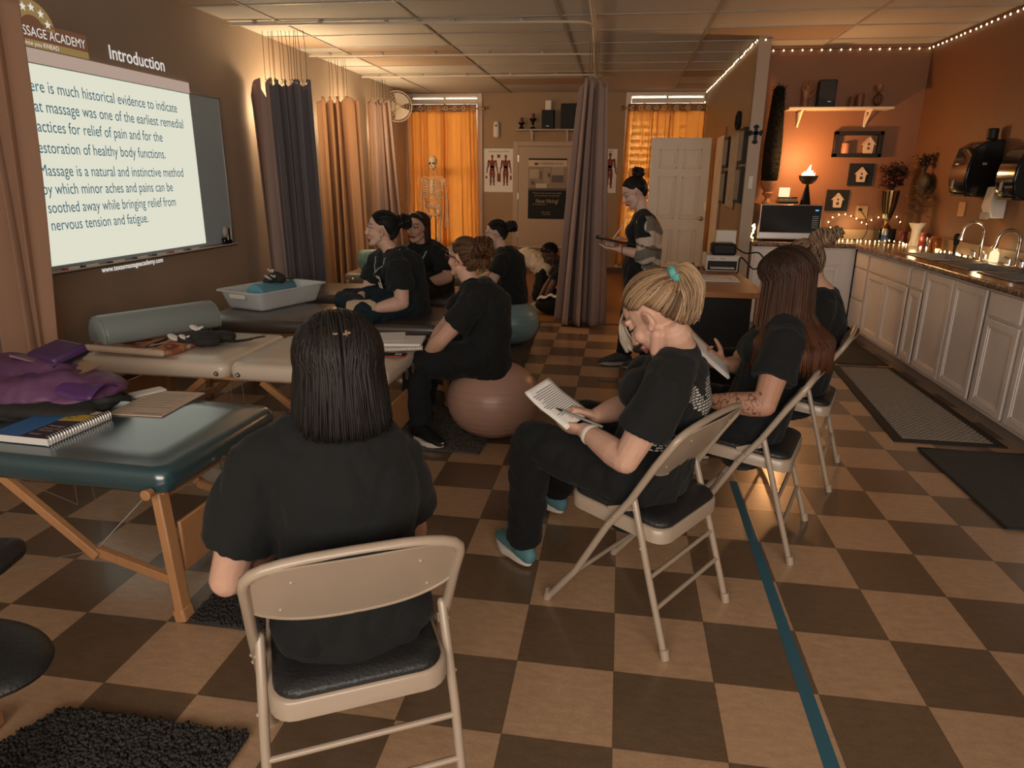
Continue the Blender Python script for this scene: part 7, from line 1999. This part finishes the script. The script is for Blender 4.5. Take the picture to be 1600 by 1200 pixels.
o, Mh, K = human('person standing in a grey and cream cardigan holding a tablet',
    J_(pelvis=(.115, 3.42, .80), neck=(.115, 3.42, 1.225), head=(.040, 3.42, 1.375), hf=(-.90, -.16, -.40), shL=(.125, 3.265, 1.165), shR=(.125, 3.575, 1.165),
       elL=(.150, 3.215, .925), elR=(.12, 3.62, .93), wrL=(-.055, 3.23, .965), wrR=(-.06, 3.46, 1.02), hipL=(.12, 3.33, .78), hipR=(.11, 3.51, .78),
       knL=(.16, 3.34, .43), knR=(.06, 3.48, .43), anL=(.225, 3.37, .09), anR=(.03, 3.45, .09), toL=(.10, 3.34, .03), toR=(-.10, 3.42, .03)),
    shirt='scrub', sleeve=.5, eyes='down', skin=(.60, .385, .30), voxel=.0048, cloth_voxel=.010, slouch=.02, bust=.8, build=.9, shoes=(M('charcoal_mesh_shoe', (.045, .048, .055), .7), 'grey_plastic'), leg=.95,
    hands=dict(L=dict(d=(-1, .12, .12), n=(0, 0, 1), side=1, curl=.2), R=dict(d=(-.6, -.7, -.2), n=(-.2, .1, -1), side=-1, curl=.8)))
# open knitted cardigan over the black scrub top
g = G()
bk = V((.035, 0, 0))
nk, pl = V((.135, 3.42, 1.205)), V((.14, 3.42, .80))
g.tube([V((.165, 3.42, .22)), V((.165, 3.42, .5)), pl + bk * .6, pl.lerp(nk, .35) + bk, pl.lerp(nk, .7) + bk * .9, pl.lerp(nk, .92) + bk * .5], [(.165, .105), (.17, .108), (.172, .118), (.155, .105), (.162, .108), (.125, .07)], 22, wdir=V((0, 1, 0)), round_ends=True)
for s, el in ((-1, V((.150, 3.215, .925))), (1, V((.12, 3.62, .93)))):
    sh_ = V((.135, 3.42 + s * .155, 1.165)); wr_ = V((-.055, 3.23, .965)) if s < 0 else V((-.06, 3.46, 1.02))
    g.tube([V((.14, 3.42 + s * .06, 1.16)), sh_, sh_.lerp(el, .5), el], [.075, .076, .073, .078], 16, round_ends=True)
    g.tube([el, el.lerp(wr_, .35)], [.076, .066], 16)
ms = fuse(g, .010, 4)
# open the front: remove what lies over the chest
bm = bmesh.new(); bm.from_mesh(ms)
dead = [v for v in bm.verts if v.co.x < .055 + .03 * max(0, .9 - v.co.z) and abs(v.co.y - 3.42) < .10 - .02 * (v.co.z - .8) and v.co.z < 1.24]
bmesh.ops.delete(bm, geom=dead, context='VERTS'); bm.to_mesh(ms); bm.free()
wrinkle(ms, .010, .002, 4)
cd = part('cardigan', ms, 'attr', o, world=True, angle=180, cols=cardi(verts_np(ms), None))
sm = cd.modifiers.new('thickness', 'SOLIDIFY'); sm.thickness = .012; sm.offset = -1
g = HG(); cap_mesh(Mh, BLACK, g, 1.04); gd = (0, -.55, .84)
gather(g, Mh, gd, (.013, .011, .010), n=300, r=.004, seed=41, kend=1.08, kmid=.03)
gp = scalp(Mh, gd, 1.1); bun(g, gp + (gp - Mh.translation).normalized() * .028, gp - Mh.translation, .048, (.013, .011, .01), n=70, seed=42)
tail(g, [scalp(Mh, (0, -.86, -.62), 1.0), scalp(Mh, (0, -1, -.75), 1.12), scalp(Mh, (0, -1, -.9), 1.3)], (.02, .02, .03), (.02, .015, .012), n=30, r=.002, seed=43)
hair(o, g)
part('bracelet', G().tube([V((-.03, 3.228, .96)) + V((0, math.cos(w), math.sin(w))) * .034 for w in [2 * PI * j / 20 for j in range(20)]], .003, 5, closed=True), 'black', o, world=True)
t = thing('tablet', 'black tablet held flat by the standing woman', 'tablet', (-.06, 3.33, 1.02))
RT = Matrix.Rotation(.16, 3, 'Y')
part('slate', G().box((-.065, 3.33, 1.022), (.34, .23, .012), rot=RT), 'black', t, world=True, bevel=.005)
part('screen', G().box((-.064, 3.33, 1.029), (.30, .19, .002), rot=RT), 'gloss_black', t, world=True)
t = thing('stylus', 'pale pen in the right hand of the standing woman', 'pen', (-.07, 3.40, 1.05))
part('barrel', G().tube([(-.10, 3.37, 1.035), (-.03, 3.45, 1.13)], .005, 7), 'white_plastic', t, world=True)

# ---------------------------------------------------------------- woman on the bronze ball
o, Mh, K = human('person in black with auburn hair and dark red glasses on the bronze ball',
    J_(pelvis=(-.775, 1.62, .545), neck=(-.850, 1.62, .905), head=(-.905, 1.64, 1.045), hf=(-.86, .48, .10), shL=(-.805, 1.46, .835), shR=(-.88, 1.79, .835),
       elL=(-.985, 1.44, .625), elR=(-1.06, 1.80, .62), wrL=(-1.11, 1.53, .505), wrR=(-1.13, 1.71, .505), hipL=(-.79, 1.53, .51), hipR=(-.81, 1.70, .51),
       knL=(-1.155, 1.49, .455), knR=(-1.175, 1.77, .45), anL=(-1.14, 1.48, .10), anR=(-1.20, 1.80, .12), toL=(-1.03, 1.40, .03), toR=(-1.30, 1.86, .03)),
    voxel=.005, cloth_voxel=.010, sleeve=.62, skin=(.58, .34, .245), build=1.0, arm=1.1, slouch=.07, brow=(.10, .05, .03), shoes=('black', 'white_plastic'), leg=1.12)
g = HG(); cap_mesh(Mh, (.07, .035, .02), g, 1.03); gd = (0, -.88, .30)
gather(g, Mh, gd, (.11, .055, .028), n=360, r=.004, seed=51, kend=1.14, loose=.002); gather(g, Mh, gd, (.05, .028, .017), n=200, r=.004, seed=52, kend=1.12)
gp = scalp(Mh, gd, 1.10); bun(g, gp + V((.012, -.01, .012)), (.8, -.4, .3), .055, AUBURN, n=120, r=.0055, seed=53, messy=.35, flat=.9)
tail(g, [scalp(Mh, (.1, -.9, -.1), 1.1), scalp(Mh, (.1, -.95, -.5), 1.2), scalp(Mh, (0, -.9, -.85), 1.2)], (.03, .04, .03), (.12, .06, .03), n=50, r=.003, seed=54, wave=.012)
hair(o, g)
FR = M('dark_red_glasses', (.10, .012, .010), .3)
g = G()
for s in (-1, 1):
    c = Mh @ V((s * .034, .098, .006)); rr = Mh.to_3x3()
    g.tube([c + rr @ V((.027 * math.cos(w), -.012 * abs(math.cos(w)) * (1 if s * math.cos(w) > 0 else 0), .021 * math.sin(w))) for w in [2 * PI * j / 20 for j in range(20)]], .0032, 6, closed=True)
    g.tube([Mh @ V((s * .061, .088, .012)), Mh @ V((s * .078, .05, .012)), Mh @ V((s * .080, -.01, .012)), Mh @ V((s * .080, -.03, -.012))], .0034, 6)
g.tube([Mh @ V((-.008, .104, .010)), Mh @ V((.008, .104, .010))], .003, 6)
part('glasses', g, FR, o, world=True)
lanyard(o, K, .075, .10, M('black_lanyard', (.03, .03, .03), .5, noise_amt=.8, noise_scale=80), badge=False)

# ---------------------------------------------------------------- woman with the badge on the dark table
BADGE_LABEL = 'person in black scrubs with a white badge sitting on the dark brown table'
o, Mh, K = human(BADGE_LABEL,
    J_(pelvis=(-1.50, 2.45, .665), neck=(-1.57, 2.40, .985), head=(-1.635, 2.385, 1.135), hf=(-.98, -.20, .08), shL=(-1.475, 2.245, .905), shR=(-1.715, 2.545, .905),
       elL=(-1.44, 2.175, .685), elR=(-1.80, 2.49, .69), wrL=(-1.595, 2.095, .655), wrR=(-1.80, 2.30, .655), hipL=(-1.46, 2.37, .645), hipR=(-1.57, 2.52, .645),
       knL=(-1.68, 2.075, .62), knR=(-1.93, 2.40, .645), anL=(-1.66, 1.985, .24), anR=(-1.70, 2.15, .64), toL=(-1.72, 1.88, .16), toR=(-1.55, 2.1, .64)),
    shirt='scrub', pants='teal_pants', voxel=.0048, cloth_voxel=.010, sleeve=.66, build=1.12, arm=1.2, slouch=.05, skin=(.60, .37, .28), shoes=None,
    hands=dict(L=dict(d=(-.9, .1, -.25), n=(0, .3, -1), side=1, curl=.5), R=dict(d=(.15, -.9, -.35), n=(.2, .1, -1), side=-1, curl=.5)), hk=1.0)
g = HG(); cap_mesh(Mh, BLACK, g, 1.04); gd = (0, -.95, .22)
gather(g, Mh, gd, (.014, .012, .011), n=320, r=.004, seed=61, kend=1.10, kmid=.05)
gp = scalp(Mh, gd, 1.12); bun(g, gp + (gp - Mh.translation).normalized() * .025, (.9, .1, .1), .046, (.014, .012, .011), n=70, seed=62, messy=.25, flat=.9)
tail(g, [gp, gp + V((.05, .0, -.02)), gp + V((.045, 0, -.06))], (.02, .03, .03), (.014, .012, .011), n=30, r=.003, seed=63, wave=.01)
hair(o, g)
lanyard(o, K, .085, .0, LAN, True, side=.07, lift=.0)
# the shoe whose sole rests on her lap
sp = V((-1.68, 2.06, .675)); ax_s = V((.9, .2, .0)).normalized(); nn = V((-.25, -.85, .35)).normalized(); sd = nn.cross(ax_s).normalized()
g = G().tube([sp - ax_s * 0.074 - nn * .02, sp - ax_s * 0.022 - nn * .025, sp + ax_s * 0.037 - nn * .025, sp + ax_s * 0.089 - nn * .02], [(.028, .025), (.036, .028), (.038, .026), (.025, .018)], 14, wdir=sd, round_ends=True)
u = part('shoe', g, 'black', o, world=True)
g = G().tube([sp - ax_s * 0.089, sp - ax_s * 0.044, sp, sp + ax_s * 0.052, sp + ax_s * 0.092], [(.03, .008), (.042, .01), (.040, .01), (.044, .01), (.026, .008)], 16, wdir=sd, round_ends=True)
part('shoe_sole', g, M('tan_rubber_sole', (.48, .36, .24), .8, bump=.8, bump_scale=90), o, world=True)

# ---------------------------------------------------------------- woman with the headband
o, Mh, K = human('person facing the camera in black with a sparkling headband and patterned lanyard',
    J_(pelvis=(-1.60, 3.46, .655), neck=(-1.63, 3.375, .935), head=(-1.665, 3.345, 1.085), hf=(-.36, -.92, -.02), shL=(-1.455, 3.315, .855), shR=(-1.81, 3.42, .855),
       elL=(-1.405, 3.255, .705), elR=(-1.87, 3.36, .67), wrL=(-1.56, 3.14, .665), wrR=(-1.76, 3.2, .64), hipL=(-1.52, 3.43, .635), hipR=(-1.69, 3.48, .635),
       knL=(-1.58, 3.07, .63), knR=(-1.80, 3.12, .63), anL=(-1.58, 3.02, .22), anR=(-1.8, 3.06, .22), toL=(-1.6, 2.9, .15), toR=(-1.83, 2.95, .15)),
    shirt='scrub', voxel=.0048, cloth_voxel=.010, sleeve=.72, build=1.18, arm=1.2, mouth_open=True, skin=(.58, .35, .26), shoes=None, hk=1.0,
    hands=dict(L=dict(d=(-.85, -.3, -.2), n=(0, .2, -1), side=1, curl=.5)))
g = HG(); cap_mesh(Mh, (.035, .017, .010), g, 1.04)
fall(g, Mh, (.04, .019, .011), .965, n=420, amin=78, r=.0046, seed=71, k=(1.05, 1.15), jit=.02, partline=((.0, .70, .70), (0, -.3, .95)))
hair(o, g)
hbp = [scalp(Mh, (math.sin(a), .42 * math.cos(a) + .15, math.cos(a) * .92), 1.13) for a in [math.radians(q) for q in range(-95, 96, 10)]]
hb_ = part('headband', G().tube(hbp, [(.010, .004)] * len(hbp), 8, wdir=Mh.to_3x3() @ V((0, 1, 0))), 'black', o, world=True)
g = G(); [g.ell(p + (p - Mh.translation).normalized() * .005, .0048, nu=8, nv=6) for p in hbp[4:-4]]
part('headband_beads', g, 'chrome', o, world=True)
lanyard(o, K, .075, .05, LAN, False)
part('earring', G().ell(Mh @ V((.078, .0, -.05)), (.006, .006, .012), nu=8, nv=6), 'chrome', o, world=True)

# ---------------------------------------------------------------- woman on the blue ball
o, Mh, K = human('person in black with a low dark bun and teal lanyard on the blue ball',
    J_(pelvis=(-1.01, 4.05, .515), neck=(-1.095, 4.05, .855), head=(-1.150, 4.05, 1.0), hf=(-.98, -.02, -.10), shL=(-1.06, 3.89, .785), shR=(-1.09, 4.21, .785),
       elL=(-1.14, 3.83, .60), elR=(-1.2, 4.25, .60), wrL=(-1.31, 3.93, .575), wrR=(-1.34, 4.15, .57), hipL=(-1.03, 3.96, .48), hipR=(-1.05, 4.14, .48),
       knL=(-1.36, 3.90, .45), knR=(-1.4, 4.2, .45), anL=(-1.30, 3.86, .09), anR=(-1.36, 4.2, .09), toL=(-1.42, 3.84, .03), toR=(-1.48, 4.22, .03)),
    shirt='scrub', voxel=.0052, cloth_voxel=.011, sleeve=.66, skin=(.60, .38, .29), arm=1.1, build=1.05)
g = HG(); cap_mesh(Mh, BLACK, g, 1.04); gd = (0, -.97, .05)
gather(g, Mh, gd, (.014, .012, .011), n=300, r=.004, seed=81, kend=1.09, kmid=.04)
gp = scalp(Mh, gd, 1.08); bun(g, gp + (gp - Mh.translation).normalized() * .032, (.9, 0, .2), .050, (.014, .012, .012), n=80, seed=82, messy=.2, flat=.8)
hair(o, g)
lanyard(o, K, .08, .08, TEALL, False)

# ---------------------------------------------------------------- kneeling man and bent figure at the back
o, Mh, K = human('person kneeling in dark clothes with short black hair beside the mauve curtain',
    J_(pelvis=(-.42, 6.0, .34), neck=(-.735, 5.95, .535), head=(-.835, 5.90, .635), hf=(-.70, -.35, -.62), shL=(-.685, 5.79, .465), shR=(-.74, 6.12, .465),
       elL=(-.80, 5.72, .27), elR=(-.86, 6.1, .28), wrL=(-.87, 5.72, .10), wrR=(-.95, 6.0, .12), hipL=(-.43, 5.90, .30), hipR=(-.43, 6.10, .30),
       knL=(-.66, 5.78, .08), knR=(-.68, 6.12, .08), anL=(-.24, 5.80, .08), anR=(-.25, 6.1, .08), toL=(-.12, 5.8, .05), toR=(-.12, 6.1, .05)),
    shirt='tee', voxel=.006, cloth_voxel=.012, skin=(.11, .055, .035), lips=(.10, .04, .03), brow=(.015, .01, .008), bust=0, slouch=.08, shoes=None, build=1.0, up=(-.5, -.2, .8), hk=1.03)
g = HG(); cap_mesh(Mh, (.010, .009, .008), g, 1.045)
rnd = random.Random(91)
for i in range(500):
    d = slerp(hairline(rnd.uniform(-1, 1)), V((0, -.25, .97)), rnd.random()); p = scalp(Mh, d, 1.03); n_ = (p - Mh.translation).normalized()
    g.lock([p, p + n_ * .006, p + n_ * .009 + V((rnd.uniform(-1, 1), rnd.uniform(-1, 1), 0)) * .004], .004, (.010, .009, .008), 4)
hair(o, g)
o, Mh, K = human('person in a white shirt bent forward on hands and knees',
    J_(pelvis=(-.95, 6.42, .40), neck=(-1.34, 6.60, .50), head=(-1.47, 6.66, .47), hf=(-.75, .2, -.62), shL=(-1.30, 6.44, .46), shR=(-1.30, 6.75, .46),
       elL=(-1.36, 6.40, .25), elR=(-1.36, 6.8, .25), wrL=(-1.42, 6.42, .06), wrR=(-1.42, 6.75, .06), hipL=(-.94, 6.33, .36), hipR=(-.94, 6.52, .36),
       knL=(-1.01, 6.22, .08), knR=(-1.0, 6.55, .08), anL=(-.68, 6.22, .07), anR=(-.68, 6.52, .07), toL=(-.56, 6.22, .05), toR=(-.56, 6.5, .05)),
    shirt=M('white_cotton', (.52, .44, .35), .85, bump=.5, bump_scale=30), voxel=.0065, cloth_voxel=.012, bust=.5, slouch=.06, up=(-.6, .2, .7), shoes=None, shirt_hem=.02, wr_amp=.014)
g = HG(); cap_mesh(Mh, DKBROWN, g, 1.05); gather(g, Mh, (0, -.9, .3), DKBROWN, n=150, r=.005, seed=95); hair(o, g)
t = thing('shoe', 'black shoe with a pale patterned sole lying on its side at the curtain foot', 'shoe', (-.86, 5.5, 0))
sp = V((-.865, 5.50, .085)); ax_s = V((-.97, .1, .08)).normalized(); nn = V((-.1, -.95, .1)).normalized(); sd = nn.cross(ax_s).normalized()
part('upper', G().tube([sp - ax_s * .11 - nn * .03, sp - ax_s * .03 - nn * .04, sp + ax_s * .06 - nn * .035, sp + ax_s * .13 - nn * .025], [(.032, .035), (.04, .042), (.044, .036), (.03, .024)], 14, wdir=sd, round_ends=True), 'black', t, world=True)
part('sole', G().tube([sp - ax_s * .13, sp - ax_s * .07, sp - ax_s * .01, sp + ax_s * .07, sp + ax_s * .135], [(.036, .008), (.038, .01), (.034, .01), (.052, .01), (.034, .008)], 16, wdir=sd, round_ends=True), M('pale_tread', (.45, .40, .31), .8, bump=1.0, bump_scale=120), t, world=True)
single('crumpled_cloth', 'black and white cloth heap on the floor by the kneeling figure', 'cloth', G().ell((-.72, 5.55, .10), (.26, .12, .10)), 'pants', angle=180)
single('white_towel', 'white towel strip lying over the dark cloth heap', 'towel', G().slab(lambda u, v: (-.93 + .40 * u, 5.47 + .12 * v, .175 + .05 * math.sin(PI * min(1, u * 1.1)) * .8 + .012 * math.sin(22 * u)), 20, 4, .012), 'paper', angle=180)
